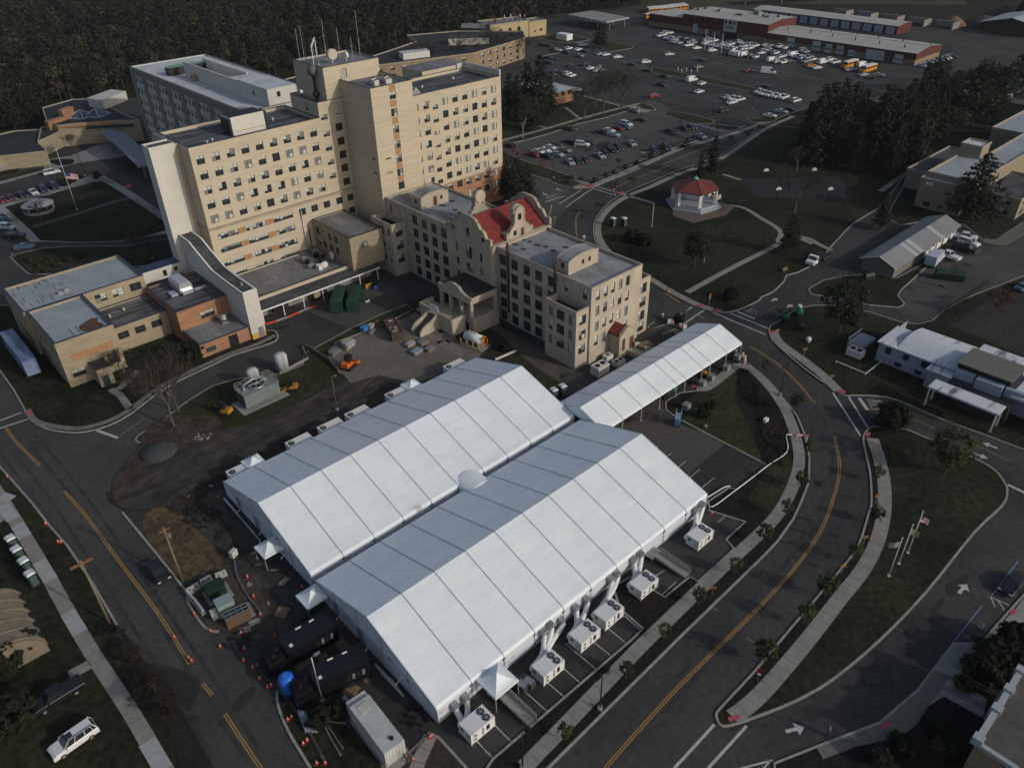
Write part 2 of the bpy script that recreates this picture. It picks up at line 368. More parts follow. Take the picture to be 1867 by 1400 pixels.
isl7=pp([(247,803),(252,795),(291.4,771),(343,731.5),(387.5,704),(430,692),(514,682),(552,666),(556,645),(640,600),(700,572),(742,556),(752,566),(690,596),(612,625),(600,650),(620,680),(690,700),(560,760),(420,800),(330,815),(262,812)])
island('lawn',isl7,grass2,sm=0)
mb=MB();flat(mb,smooth_line(pp([(205,882),(225,850),(262,814),(330,800),(420,782),(470,768),(560,728),(640,690),(690,672),(735,660),(760,690),(700,712),(560,775),(410,860),(330,905),(300,925),(240,930),(212,915)]),2,True),.145);struct('gravel_track',mb,gravel_road)
mb=MB();flat(mb,smooth_line(pp([(215,880),(250,828),(262,790),(300,762),(340,758),(395,762),(400,780),(350,800),(330,818),(290,822),(262,850),(232,885)]),2,True),.15);struct('dirt_patch',mb,mat('red brown dirt',(.035,.019,.014),.95,col2=(.06,.048,.038),vs=.3,fine=.5,fs=1.5,bump=.6,bs=2))
mb=MB();flat(mb,smooth_line(pp([(195,900),(225,930),(300,925),(335,940),(400,880),(560,790),(570,770),(450,800),(330,850),(262,872)]),2,True),.135);struct('dirt_patch',mb,dirt)
lot=pp([(597,638),(620,625),(690,600),(745,578),(770,590),(800,608),(880,640),(870,665),(760,700),(700,720),(640,700),(615,670)])
mb=MB();flat(mb,lot,.15);struct('works_lot',mb,lot_brown)
mb=MB();flat(mb,pp([(640,700),(690,685),(760,700),(745,690),(760,705),(640,770),(560,790),(600,740)]),.158);struct('muddy_patch',mb,gravel_road)
mb=MB()
for q in(((745,578),(757,570),(805,600),(795,612)),((770,610),(783,603),(812,620),(798,630)),((795,625),(815,620),(850,640),(840,655)),((800,612),(812,605),(832,617),(818,627))):flat(mb,pp(q),.165)
struct('concrete_walk',mb,mat('weathered walk',(.15,.13,.10),.9,col2=(.19,.165,.13),vs=1))
isl8=pp([(742,556),(765,548),(790,590),(830,602),(900,640),(985,655),(1060,705),(1045,735),(1020,748),(935,660),(880,648),(830,640),(760,600)])
island('lawn',isl8,grass2,kerb=False)
mb=MB();flat(mb,pts(zM,[(430,960),(800,830),(950,1000),(940,1090),(830,1140),(640,1100),(560,1060)]),.135);struct('dirt_patch',mb,mat('damp soil',(.03,.024,.018),.95,col2=(.022,.022,.013),vs=.4,fine=.4,fs=2))
mb=MB();flat(mb,pts(zM,[(800,905),(1140,1100),(1330,1200),(1330,1215),(1225,1235),(1230,1285),(1130,1230),(960,1100),(900,1030),(800,950)]),.14);struct('paved_alley',mb,mat('stained paving',(.065,.056,.047),.9,col2=(.10,.083,.066),vs=.35,fine=.2,fs=2))
mb=MB();flat(mb,pts(zN,[(300,1370),(460,1275),(640,1390),(560,1500),(380,1560)]),.15);struct('paved_pad',mb,asphalt_old)
mb=MB();flat(mb,pp([(1115,780),(1165,745),(1215,715),(1213.4,748),(1233.5,763),(1284.4,790),(1322,809),(1256,863),(1180,800)]),.006);struct('lot_paving',mb,mat('worn lot paving',(.062,.055,.050),.9,col2=(.075,.067,.06),vs=.15,fine=.15,fs=2))
mb=MB();flat(mb,pp([(640,600),(530,555),(540,520),(690,490),(740,540),(735,556)]),.006);struct('service_yard',mb,asphalt_old)
mb=MB();flat(mb,smooth_line(pp([(225,937),(281,921),(325,925),(405,880),(410,905),(440,1000),(500,1080),(560,1150),(640,1230),(700,1330),(690,1400),(700,1430),(590,1430),(566,1400),(525,1331),(506,1280),(512,1246),(530,1228),(470,1195),(440,1160),(400,1150),(374,1145),(343,1098),(333,1063),(271,992)]),1,True),.05)
struct('site_ground',mb,mat('site ground',(.062,.052,.041),.95,col2=(.026,.024,.021),vs=.22,fine=.4,fs=1.3))
mb=MB();flat(mb,smooth_line(pp([(262,942),(300,922),(330,935),(372,978),(400,1010),(420,1040),(370,1040),(338,1058),(300,1020),(270,985)]),2,True),.058);struct('straw_ground',mb,straw)
mb=MB();flat(mb,smooth_line(pp([(350,1085),(420,1050),(470,1075),(490,1120),(440,1150),(385,1140)]),2,True),.062);struct('straw_ground',mb,mat('thin straw',(.075,.055,.036),.95,col2=(.04,.034,.026),vs=.5,fine=.4,fs=2))
k=MB();ribbon(k,smooth_line(pp([(223,934),(271,992),(336,1074),(343,1098),(374,1145),(400,1152)]),3),.3,0,.15);struct('kerb',k,kerbm)
k=MB();ribbon(k,smooth_line(pp([(520,1215),(509,1246),(506,1280),(525,1331),(566,1400),(590,1440)]),4),.3,0,.16);struct('kerb',k,kerbm)
mb=MB();flat(mb,smooth_line(pp([(512,1250),(545,1240),(600,1290),(650,1345),(700,1400),(700,1460),(600,1460),(567,1400),(527,1331),(508,1280)]),2,True),.14);struct('lawn',mb,grass)
mb=MB();flat(mb,pp([(781,1336),(800,1345),(850,1400),(870,1450),(690,1450),(745,1375)]),.13);struct('lawn',mb,mat('rough grass',(.03,.028,.02),.95,col2=(.045,.038,.028),vs=.5,fine=.4,fs=2))
k=MB();ribbon(k,pp([(745,1375),(783,1336),(800,1345),(850,1400),(870,1450)]),.3,0,.16);struct('kerb',k,kerbm)
sidewalk(pp([(785,1342),(765,1385),(750,1430)]),1.5,sm=0)
mb=MB();flat(mb,pp([(-40,690),(0,682),(44,746),(60,770),(118,792),(155,791),(200,780),(242,757),(292,717),(337,693),(394,666),(430,693),(388,706),(343,733),(291,773),(252,796),(262,806),(215,882),(223,934),(271,992),(336,1074),(374,1145),(470,1197),(510,1246),(505,1280),(524,1331),(590,1440),(405,1440),(380,1400),(329,1321),(260,1211),(219,1149),(171,1067),(123,995),(58,916),(0,851),(-60,760)]),.003);struct('left_road',mb,mat('worn left road',(.042,.042,.039),.9,col2=(.066,.065,.060),vs=.07,fine=.16,fs=1.4,crack=.14,spec=.2))
mb=MB();flat(mb,smooth_line(pp([(185,1138),(223,1150),(262,1203),(285,1218),(308,1250),(326,1287),(350,1330),(382,1385),(400,1430),(345,1430),(305,1325),(268,1292),(243,1240),(225,1200),(203,1160)]),3,True),.172);struct('painted_tree_shadow',mb,mat('painted tree shadow',(.012,.010,.008),.95,col2=(.022,.017,.013),vs=.9,fine=.5,fs=4))  # tree shadow across kerb and road, painted as a dark brown sheet
C1=pts(zQ,[(-60,715),(0,700),(480,590),(700,520),(870,435),(1030,440),(1160,520),(1330,620),(1560,780),(1700,880),(1700,1000),(1600,1010),(1400,1040),(1160,1080),(800,1090),(400,1080),(300,1085),(150,950),(0,840),(-60,800)])
island('sidewalk',C1,mat('drive sidewalk',(.17,.165,.15),.9,col2=(.26,.26,.25),vs=.05,fine=.12,fs=2,thr=(.45,.5)),z=.13,kw=.2)
mb=MB();flat(mb,pts(zQ,[(50,745),(190,705),(450,635),(700,560),(920,500),(1000,490),(1060,520),(1240,635),(1500,810),(1680,930),(1620,975),(1400,1040),(1160,1080),(800,1090),(400,1075),(300,970)]),.15);struct('lawn',mb,grass)
sidewalk(pts(zQ,[(330,940),(700,830),(1060,715),(1270,655)]),2.0,z=.165,m=mat('old path',(.07,.065,.058),.9))
mb=MB();flat(mb,smooth_line(pts(zQ,[(560,480),(850,435),(850,445),(690,525),(610,545)]),2,True),.16);flat(mb,smooth_line(pts(zQ,[(480,290),(600,275),(700,275),(735,295),(690,330),(560,335)]),2,True),.17);struct('planting_bed',mb,mulch)
island('lawn',pts(zQ,[(100,1235),(180,1205),(420,1150),(700,1130),(1230,1130),(1700,1050),(1700,1300),(1250,1330),(620,1400),(280,1400),(180,1310)]),grass,sm=1)
mb=MB();flat(mb,pts(zQ,[(270,1330),(600,1290),(900,1240),(1100,1250),(700,1340),(300,1395)]),.14);struct('planting_bed',mb,mat('shrub bed',(.035,.02,.014),.95,col2=(.03,.028,.014),vs=.4,fine=.5,fs=2))
mb=MB();flat(mb,pts(zQ,[(-60,540),(0,525),(430,400),(740,320),(1000,280),(1250,250),(1400,330),(1400,200),(1200,100),(980,130),(700,240),(470,280),(420,350),(0,460),(-60,475)]),.12);struct('sidewalk',mb,mat('plaza concrete',(.20,.20,.19),.9,col2=(.25,.25,.245),vs=.2,fine=.1,fs=2))
mb=MB();flat(mb,pts(zQ,[(-60,475),(0,455),(430,350),(440,380),(0,495),(-60,510)]),.135);struct('lawn',mb,grass2)
mb=MB();flat(mb,pts(zQ,[(1140,555),(1150,575),(1290,545),(1290,515)]),.02);struct('red_kerb_paint',mb,paint_pink)
island('lawn',[(-140,232),(-20,222),(20,215),(40,245),(75,285),(10,300),(-140,300)],grass,kerb=False)
mb=MB();flat(mb,pts(zA,[(-150,600),(100,570),(480,470),(860,340),(1130,280),(1420,210),(1500,130),(1700,60),(2050,300),(2250,420),(1867,620),(1500,790),(1200,920),(950,1005),(790,955),(480,850),(190,760),(-50,660)]),.006);struct('parking_lot',mb,lotA:=mat('parking lot paving',(.056,.053,.050),.9,col2=(.080,.075,.070),vs=.06,fine=.12,fs=1.5,crack=.15))
mb=MB();flat(mb,pp([(920,500-180),(980,322),(1030,340),(1050,362),(1020,395),(1000,430),(1020,470),(940,440),(925,360)]),.007);struct('side_road',mb,asphalt_old)
island('lawn',pts(zA,[(-200,575),(0,545),(100,565),(200,545),(480,470),(860,345),(1130,285),(1440,190),(1400,150),(1300,130),(1000,60),(790,15),(600,-20),(-200,150)]),grass2)
sidewalk(pts(zA,[(-150,565),(0,535),(480,405),(860,295),(1310,175),(1530,125)]),1.7);sidewalk(pts(zA,[(790,15),(1000,65),(1310,150)]),1.2);sidewalk(pts(zA,[(690,165),(840,285)]),1.2,sm=0);sidewalk(pts(zA,[(270,340),(470,400)]),1.2,sm=0)
mb=MB();flat(mb,pts(zA,[(1400,150),(1530,118),(1690,195),(1600,230),(1500,210)]),.16);struct('sidewalk',mb,concrete)
island('lawn',pts(zA,[(1480,150),(1560,120),(1690,160),(1712,190),(1690,200),(1600,190)]),grass2,z=.17)
island('lawn',pts(zA,[(190,760),(470,850),(790,960),(900,1030),(780,1080),(600,1040),(480,980),(300,930),(100,860),(-60,800),(-60,640)]),grass2)
island('planting_bed',pts(zA,[(900,1015),(1000,1000),(1200,925),(1500,795),(1867,640),(2200,500),(2200,560),(1867,700),(1500,870),(1150,1010),(1000,1075),(800,1085),(780,1075)]),mulch)
sidewalk(pts(zA,[(790,1070),(1000,1050),(1120,1000),(1500,840),(1867,690),(2200,540)]),1.9)
sidewalk(pts(zA,[(790,985),(1000,1055)]),1.3,sm=0)
island('lawn',pts(zB,[(740,190),(960,168),(1210,220),(1200,240),(950,282),(860,240)]),grass2)
island('lawn',pts(zB,[(150,140),(290,75),(450,90),(590,110),(720,145),(560,175),(350,170)]),grass2)
sidewalk(pts(zB,[(150,340),(400,290)]),1.6,sm=0);sidewalk(pts(zB,[(500,270),(780,330),(1130,395),(1380,455)]),2.2,z=.02,m=mat('walkway',(.07,.075,.075),.9))
island('lawn',pts(zC,[(-60,205),(0,218),(300,280),(700,355),(1050,430),(1120,455),(1500,520),(1480,560),(1000,475),(600,395),(200,312),(-90,265)]),grass2)
island('lawn',pts(zC,[(-250,-30),(0,10),(400,90),(700,140),(1100,215),(1700,312),(1900,360),(1700,335),(1100,238),(700,165),(400,110),(0,32)]),grass2,z=.1)
island('lawn',pts(zC,[(60,745),(130,700),(400,750),(640,812),(600,850),(400,850)]),grass2)
island('lawn',pts(zC,[(620,850),(760,870),(900,880),(930,905),(800,930),(650,880)]),grass)
k=MB();ribbon(k,pts(zC,[(-150,560),(0,590),(300,650),(620,730),(1000,830)]),1.6,0,.1);struct('verge',k,mat('worn verge',(.045,.038,.025),.95,fine=.3,fs=1))
island('lawn',pts(zC,[(1000,800),(1200,770),(1480,740),(1500,780),(1400,820),(1100,840)]),grass2)
sidewalk(pts(zC,[(380,850),(560,890),(750,940)]),2.2,m=mat('blue grey walk',(.12,.125,.14),.9));sidewalk(pts(zC,[(-200,1180),(200,1130),(500,1060),(720,1000),(960,925),(1200,835)]),1.8)
mb=MB();flat(mb,pts(zD,[(-200,-10),(3500,-60),(3500,60),(1800,50),(900,60),(-200,60)]),.03);struct('meadow',mb,mat('meadow grass',(.032,.034,.014),.95,col2=(.05,.046,.022),vs=.04,fine=.4,fs=.5))
island('lawn',pp([(1617,395),(1635,362),(1662,318),(1683,283),(1705,240),(1960,240),(1960,370),(1867,405),(1817,438),(1790,437),(1757,410),(1690,402),(1640,412)]),grass)
sidewalk(pts(zS,[(1350,690),(1540,725),(1700,650),(1867,540),(2000,440)]),3.2,m=mat('tan walk',(.12,.11,.09),.9))
br=pp([(1412,1392),(1487.5,1362),(1604,1317.6),(1672.6,1259),(1738,1174),(1789,1172),(1867,1084.5),(1960,990),(1960,1460),(1412,1460)])
island('planting_bed',br,mulch)
mb=MB();flat(mb,pp([(1489,1364),(1605,1320),(1674,1261),(1701,1222),(1735,1238),(1690,1290),(1672,1320),(1640,1345),(1560,1362),(1500,1385)]),.15)
struct('sidewalk',mb,mat('brown walk',(.12,.11,.095),.9,col2=(.15,.14,.12),vs=.6,fine=.15,fs=3))
mb=MB();flat(mb,pp([(1701,1222),(1739,1176),(1790,1174),(1850,1112),(1867,1090),(1960,1000),(1960,1040),(1820,1180),(1798,1195),(1760,1215),(1740,1238)]),.153);flat(mb,pp([(1690,1290),(1730,1235),(1800,1275),(1790,1310),(1720,1270)]),.152)
struct('sidewalk',mb,concrete)
# painted markings
def line(L,w=.12,m=None,z=.012,sm=4,name='road_marking'):
 k=MB();ribbon(k,smooth_line(L,sm)if sm and len(L)>2 else L,w,z);return struct(name,k,m or paint_w)
def dbl(L,z=.012):
 k=MB();P=smooth_line(L,4)if len(L)>2 else L
 for o in(-.14,.14):ribbon(k,offset(P,o),.13,z)
 struct('centre_line',k,paint_y)
dbl(pp([(1103,1400),(1227,1262),(1330,1160),(1400,1090),(1460,1022),(1500,960),(1522,900),(1531,850),(1521,795)]))
dbl(pp([(1487,736),(1447,690),(1410,658),(1368,632)]));dbl(pp([(1052,432),(1050,400),(1058,386)]))
dbl(pp([(1285,568+22-10),(1266,583-10)]));dbl(pts(z3,[(-60,880),(0,855),(100,815),(260,755)]));dbl(pts(zA,[(1250,1075),(1500,965),(1790,855),(1867,820)]))
dbl(pts(z3,[(430,690),(480,660)]));dbl(pp([(1207,530),(1240,552)]))
dbl(pts(z4,[(30,990),(90,1070),(210,1190)]));dbl(pp([(117,895),(140,920),(160,945),(230,1040),(290,1120),(346,1210)]));dbl(pts(z7,[(1078,950),(1130,1012)]));dbl(pts(z7,[(1195,1110),(1300,1270),(1395,1410)]))
line(pts(z4,[(-20,960),(115,910)]),.3);line(pts(z4,[(-20,1000),(150,945)]),.3);line(pts(z4,[(515,1005),(628,1045)]),.5)
line(pts(z4,[(635,1035),(770,940)]),.12,paint_y)
line(pts(z6,[(215,380),(495,497)]),.3);line(pts(z6,[(305,382),(510,465)]),.3);line(pts(z6,[(345,375),(435,412)]),.5)
line(pts(z6,[(438,410),(545,350)]),.12,paint_y);line(pts(z6,[(0,410),(105,350)]),.3);line(pts(z6,[(45,445),(165,367)]),.3)
line(pts(z6,[(850,805),(925,920),(998,1035)]),.3);line(pts(z6,[(935,828),(1035,988)]),.3);line(pts(z6,[(990,832),(1035,897)]),.55)
line(pts(z6,[(1040,893),(1130,897),(1200,915),(1390,992)]),.12,paint_y);line(pts(z6,[(1620,1090),(1790,1165)]),.12,paint_y);line(pts(z6,[(1780,1293),(1900,1350)]),.5)
line(pts(z9,[(-30,1440),(220,1168)]),.32);line(pts(z9,[(150,1440),(392,1175)]),.32)
line(pts(z9,[(205,540),(243,565)]),.1,paint_y);line(pts(z9,[(390,705),(433,732)]),.1,paint_y)
line(pts(z9,[(1490,730),(1645,535)]),.12,paint_b);line(pts(z9,[(1685,495),(1835,300)]),.14,paint_b)
for a,b in(((1690,490),(1790,535)),((1690,490),(1712,543)),((1730,510),(1762,560))):line(pts(z9,[a,b]),.12)
line(pts(z9,[(1630,620),(1655,640),(1640,655),(1625,640)]),.1,paint_b)
line(pts(z9,[(360,1400),(530,1358)]),.2);line(pts(z9,[(480,1400),(520,1362)]),.15)
line(pts(zN,[(1160,895),(1280,855)]),.16,sm=0);line(pts(zN,[(1240,945),(1370,895)]),.16,sm=0);line(pts(zN,[(1330,820),(1500,700)]),.3);line(pts(zN,[(1410,870),(1520,800)]),.3);line(pts(zN,[(1110,870),(1165,835)]),.16,sm=0)
line(pts(z2,[(1225,1085),(1340,1012)]),.3);line(pts(z2,[(1260,1103),(1380,1018),(1420,1008),(1515,1040)]),.3);line(pts(z2,[(1430,995),(1570,1035)]),.3);line(pts(z2,[(1150,1075),(1250,1045)]),.4)
line(pts(z2,[(1155,1215),(1185,1090)]),.16)
line(pts(z3,[(375,700),(480,655)]),.3);line(pts(z3,[(355,680),(385,668)]),.4)
def arrow(f,a,b,w=.9,head=.45,two=False):
 A,B=Vector(xy(f(*a))),Vector(xy(f(*b)));d=B-A;L=d.length;d.normalize();n=Vector((-d.y,d.x));h=L*head
 k=MB();s=w*.28;C=B-d*h;A0=A+d*h if two else A
 k.add([(*(A0-n*s),.013),(*(C-n*s),.013),(*(C+n*s),.013),(*(A0+n*s),.013)],[(0,1,2,3)])
 k.add([(*(C-n*w),.013),(*B,.013),(*(C+n*w),.013)],[(0,1,2)])
 if two:k.add([(*(A0+n*w),.013),(*A,.013),(*(A0-n*w),.013)],[(0,1,2)])
 struct('arrow_marking',k,paint_w)
arrow(z9,(600,1205),(700,1180),.75);arrow(z9,(1520,470),(1563,422),.75);arrow(z6,(1725,1100),(1645,1070),.7);arrow(z6,(1595,1125),(1675,1155),.7)
arrow(z6,(525,318),(556,303),.7,.5);arrow(z6,(605,352),(637,337),.7,.5);arrow(z6,(815,318),(850,322),.5,.5);arrow(z2,(1357,1275),(1357,1248),.6,.5);arrow(z2,(1264,1265),(1264,1245),.6,.5)
arrow(z2,(1237,1015),(1205,1003),.6,.5);arrow(z2,(1160,1040),(1135,1027),.6,.5)
LET={'S':[(1,1),(0,1),(0,.5),(1,.5),(1,0),(0,0)],'T':[(0,1),(1,1),None,(.5,1),(.5,0)],'O':[(0,0),(0,1),(1,1),(1,0),(0,0)],'P':[(0,0),(0,1),(1,1),(1,.5),(0,.5)]}
def word(origin,ex,ey,w=.12):
 """ex: one letter advance, ey: letter height, as world vectors"""
 o,ex,ey=Vector(origin),Vector(ex),Vector(ey);k=MB()
 for i,ch in enumerate('STOP'):
  seg=[]
  for q in LET[ch]+[None]:
   if q is None:
    if len(seg)>1:ribbon(k,seg,w,.0145)
    seg=[]
   else:seg.append(tuple(o+ex*(i+q[0]*.72)+ey*q[1]))
 struct('stop_marking',k,paint_w)
def stopword(f,a,b,c):
 """a: foot of S, b: foot of P's end, c: top of S"""
 A,B,Cc=Vector(xy(f(*a))),Vector(xy(f(*b))),Vector(xy(f(*c)));word(A,(B-A)/3.72,Cc-A)
stopword(z6,(462,378),(408,352),(436,398));stopword(z6,(1128,886),(1098,836),(1060,893));stopword(z2,(1208,1030),(1145,1048),(1222,1043))
mb=MB()
for f,L in((z6,[(115,343),(140,335),(165,348),(140,358)]),(z6,[(215,370),(240,362),(268,368),(240,380)]),(z6,[(505,490),(515,478),(535,482),(522,498)]),(z6,[(870,795),(905,793),(922,808),(890,815)]),
             (z6,[(1015,1035),(1030,1018),(1052,1022),(1040,1045)]),(z9,[(288,1135),(345,1118),(358,1140),(300,1160)]),(z9,[(1085,1180),(1140,1150),(1160,1170),(1110,1200)]),(z9,[(1785,570),(1810,555),(1832,570),(1805,590)]),
             (z4,[(135,910),(165,900),(180,915),(150,928)]),(z2,[(1360,990),(1400,985),(1410,998),(1370,1003)]),(z2,[(1535,1030),(1560,1020),(1572,1030),(1550,1042)]),(z6,[(90,775),(120,758),(140,768),(110,782)])):
 flat(mb,pts(f,L),.175)
struct('warning_pad',mb,paint_pink)
bays=[((1845,410),(1752,494)),((1470,645),(1575,732)),((1395,720),(1500,803)),((1255,735),(1418,872)),((1240,865),(1335,945)),((1150,935),(1250,1020)),((1050,1000),(1165,1103)),((965,1080),(1075,1185)),((875,1165),(980,1270)),((775,1245),(880,1355)),((1560,580),(1650,660)),((1700,400),(1790,345))]
mb=MB()
for a,b in bays:ribbon(mb,pts(z8,[a,b]),.11,.012)
for a,b in(((1190,870),(1160,895)),((1285,920),(1245,950)),((1380,975),(1330,1015)),((1478,1030),(1410,1085)),((1578,1085),(1490,1155)),((1665,1335),(1600,1390))):ribbon(mb,pts(zP,[a,b]),.11,.012)
ribbon(mb,pts(z7,[(2170,905),(2245,960)]),.11,.14)
struct('bay_lines',mb,paint_w)
mb=MB()
for f,a,b,n,dv in((zA,(130,545),(455,465),9,(40,25)),(zA,(1150,270),(1350,215),4,(40,30)),(zC,(80,500),(600,600),9,(70,-25)),(zC,(550,560),(1000,650),7,(70,-28)),(zC,(250,300),(900,440),12,(-40,15)),
                       (zB,(1100,420),(1400,480),5,(60,-20)),(zC,(150,130),(900,230),14,(40,-14)),(zQ,(590,1140),(930,1130),3,(50,-38))):
 for i in range(n):
  t=i/(n-1);x,y=a[0]+(b[0]-a[0])*t,a[1]+(b[1]-a[1])*t;ribbon(mb,pts(f,[(x,y),(x+dv[0],y+dv[1])]),.12,.011)
struct('bay_lines',mb,mat('faded paint',(.22,.22,.21),.9))
for q in((655,770,-1),):pass
mb=MB();flat(mb,pts(z6,[(750,1272),(795,1275),(792,1302),(755,1300)]),.012);flat(mb,pts(z7,[(820,720),(835,722),(830,730),(818,728)]),.012);struct('drain_grate',mb,mat('iron grate',(.01,.01,.01),.6))
mb=MB()
for f,L in((z9,[(1450,430),(1560,370),(1570,400),(1480,490)]),(z9,[(1240,690),(1290,640),(1300,660),(1250,715)]),(z9,[(1370,560),(1420,500),(1445,510),(1385,580)]),(zA,[(1040,580),(1180,550),(1200,600),(1060,630)]),
             (zK,[(480,960),(620,930),(640,945),(520,985)]),(zA,[(900,650),(1000,620),(1010,640),(930,665)]),(zP,[(940,690),(1000,680),(1030,690),(980,712)]),(z7,[(820,840),(1060,930),(1010,1090),(960,1060),(840,900)])):
 flat(mb,smooth_line(pts(f,L),3,True),.010)
struct('asphalt_stain',mb,mat('dark stain',(.018,.018,.019),.8,col2=(.028,.028,.028),vs=1.5))
worn=mat('tyre worn asphalt',(.026,.026,.025),.8,col2=(.046,.045,.043),vs=.25,stretch=(1,1,1),thr=(.4,.6))
mb=MB();MR=smooth_line(pp([(1040,1400),(1163,1275),(1270,1165),(1355,1080),(1420,1010),(1462,950),(1492,880),(1500,820),(1486,765),(1452,705),(1400,650)]),5);LR=smooth_line(pp([(20,800),(100,900),(175,1010),(260,1140),(330,1250),(400,1365),(420,1400)]),5)
for P,offs in((MR,(-3.1,-1.5,2.0,3.6)),(LR,(-2.6,-1.0,1.6,3.2))):
 for o_ in offs:ribbon(mb,offset(P,o_),.5,.0045)
struct('worn_lanes',mb,worn)
mb=MB();rp=random.Random(21)
for f,x0,x1,y0,y1,n,s in((zA,150,1800,250,800,26,14),(zC,0,1500,450,700,26,16),(zB,300,1800,250,700,22,16),(z7,300,1300,300,1350,16,14),(z6,600,900,900,1380,8,10),(z9,300,900,700,1300,10,14),(z6,1100,1700,100,330,14,18),(zC,0,1500,60,330,16,16)):
 for _ in range(n):
  x,y=rp.uniform(x0,x1),rp.uniform(y0,y1);c=Vector(xy(f(x,y)));a=rp.uniform(0,3);L_,W_=rp.uniform(.4,2.6)*s/14,rp.uniform(.2,.9)*s/14
  flat(mb,smooth_line([(c.x+L_*math.cos(t_)*math.cos(a)*rp.uniform(.6,1.2)-W_*math.sin(t_)*math.sin(a),c.y+L_*math.cos(t_)*math.sin(a)*rp.uniform(.6,1.2)+W_*math.sin(t_)*math.cos(a))for t_ in(0,.8,1.6,2.4,3.2,4,4.8,5.6)],2,True),.0085)
struct('asphalt_stain',mb,mat('oil drips',(.020,.020,.020),.7,col2=(.034,.034,.033),vs=1.2))
# building materials
brick=mat('buff brick',(.47,.408,.308),.9,col2=(.395,.343,.256),vs=.8,stretch=(.16,.16,2.2),fine=.09,fs=5,thr=(.4,.7))
brick_dk=mat('weathered buff stucco',(.425,.368,.285),.9,col2=(.315,.272,.212),vs=.35,stretch=(1,1,.5),fine=.10,fs=3,thr=(.35,.7))
brick_tan=mat('tan brick',(.33,.275,.19),.9,col2=(.26,.215,.15),vs=.9,stretch=(.3,.3,2),fine=.10,fs=4)
brick_red=mat('orange red brick',(.33,.18,.105),.9,col2=(.24,.125,.075),vs=.8,stretch=(.3,.3,2.2),fine=.14,fs=5)
brick_or=mat('orange spandrel brick',(.37,.20,.105),.9,col2=(.31,.165,.085),vs=1,fine=.1,fs=5)
panel_w=mat('cream metal cladding',(.55,.53,.485),.7,col2=(.49,.47,.43),vs=.3,fine=.03,fs=6)
panel_g=mat('pale grey panel',(.50,.49,.44),.8,col2=(.43,.42,.385),vs=.5,fine=.05,fs=4)
coping=mat('dark metal coping',(.05,.055,.07),.5,metal=.4)
coping_l=mat('pale stone coping',(.36,.31,.235),.85,col2=(.26,.22,.17),vs=.8)
coping_b=mat('navy metal coping',(.035,.045,.08),.5,metal=.3)
roof_g=mat('grey gravel roof',(.12,.12,.125),.9,col2=(.22,.22,.225),vs=.22,stretch=(1,.35,1),fine=.2,fs=1.6,thr=(.35,.68))
roof_d=mat('dark tar roof',(.040,.041,.044),.85,col2=(.085,.085,.09),vs=.35,stretch=(.5,1,1),fine=.25,fs=1.8)
roof_stripe=mat('streaked tar roof',(.035,.036,.04),.8,col2=(.17,.175,.185),vs=.7,stretch=(.15,1.6,1),fine=.2,fs=2,thr=(.42,.66))
roof_blue=mat('pale blue grey roof',(.30,.34,.36),.8,col2=(.24,.27,.29),vs=.25,fine=.08,fs=2)
roof_black=mat('black rubber roof',(.018,.018,.020),.8,col2=(.030,.030,.033),vs=.15,fine=.2,fs=1)
roof_white=mat('white roof membrane',(.52,.55,.56),.8,col2=(.38,.41,.42),vs=.18,fine=.08,fs=2)
roof_adm=mat('weathered grey roof',(.27,.285,.295),.85,col2=(.14,.145,.15),vs=.25,stretch=(1,.45,1),fine=.16,fs=1.6,thr=(.38,.66))
tile_red=mat('red clay roof tiles',(.27,.045,.038),.8,col2=(.17,.032,.028),vs=.9,fine=.3,fs=3)
glass=mat('dark window glass',(.022,.028,.032),.12,spec=.6)
glass_g=mat('green window glass',(.03,.055,.055),.15,spec=.6)
wframe=mat('dark green window frame',(.045,.055,.05),.6)
wframe_w=mat('white window frame',(.35,.34,.31),.6)
blind=mat('pale window blind',(.50,.52,.49),.8,col2=(.36,.37,.35),vs=2)
blind_d=mat('grey window blind',(.17,.185,.18),.8)
dark=mat('dark recess',(.012,.012,.013),.9)
steel=mat('galvanised steel',(.42,.43,.44),.45,metal=.7,col2=(.34,.35,.36),vs=2,coord='O')
dsteel=mat('dark steel',(.03,.03,.032),.5,metal=.4)
white_p=mat('white painted metal',(.66,.66,.64),.5,fine=.03,fs=8,coord='O')
rust=mat('rust brown door',(.10,.04,.028),.8)
wood=mat('weathered wood',(.22,.15,.09),.9,col2=(.15,.10,.06),vs=3)
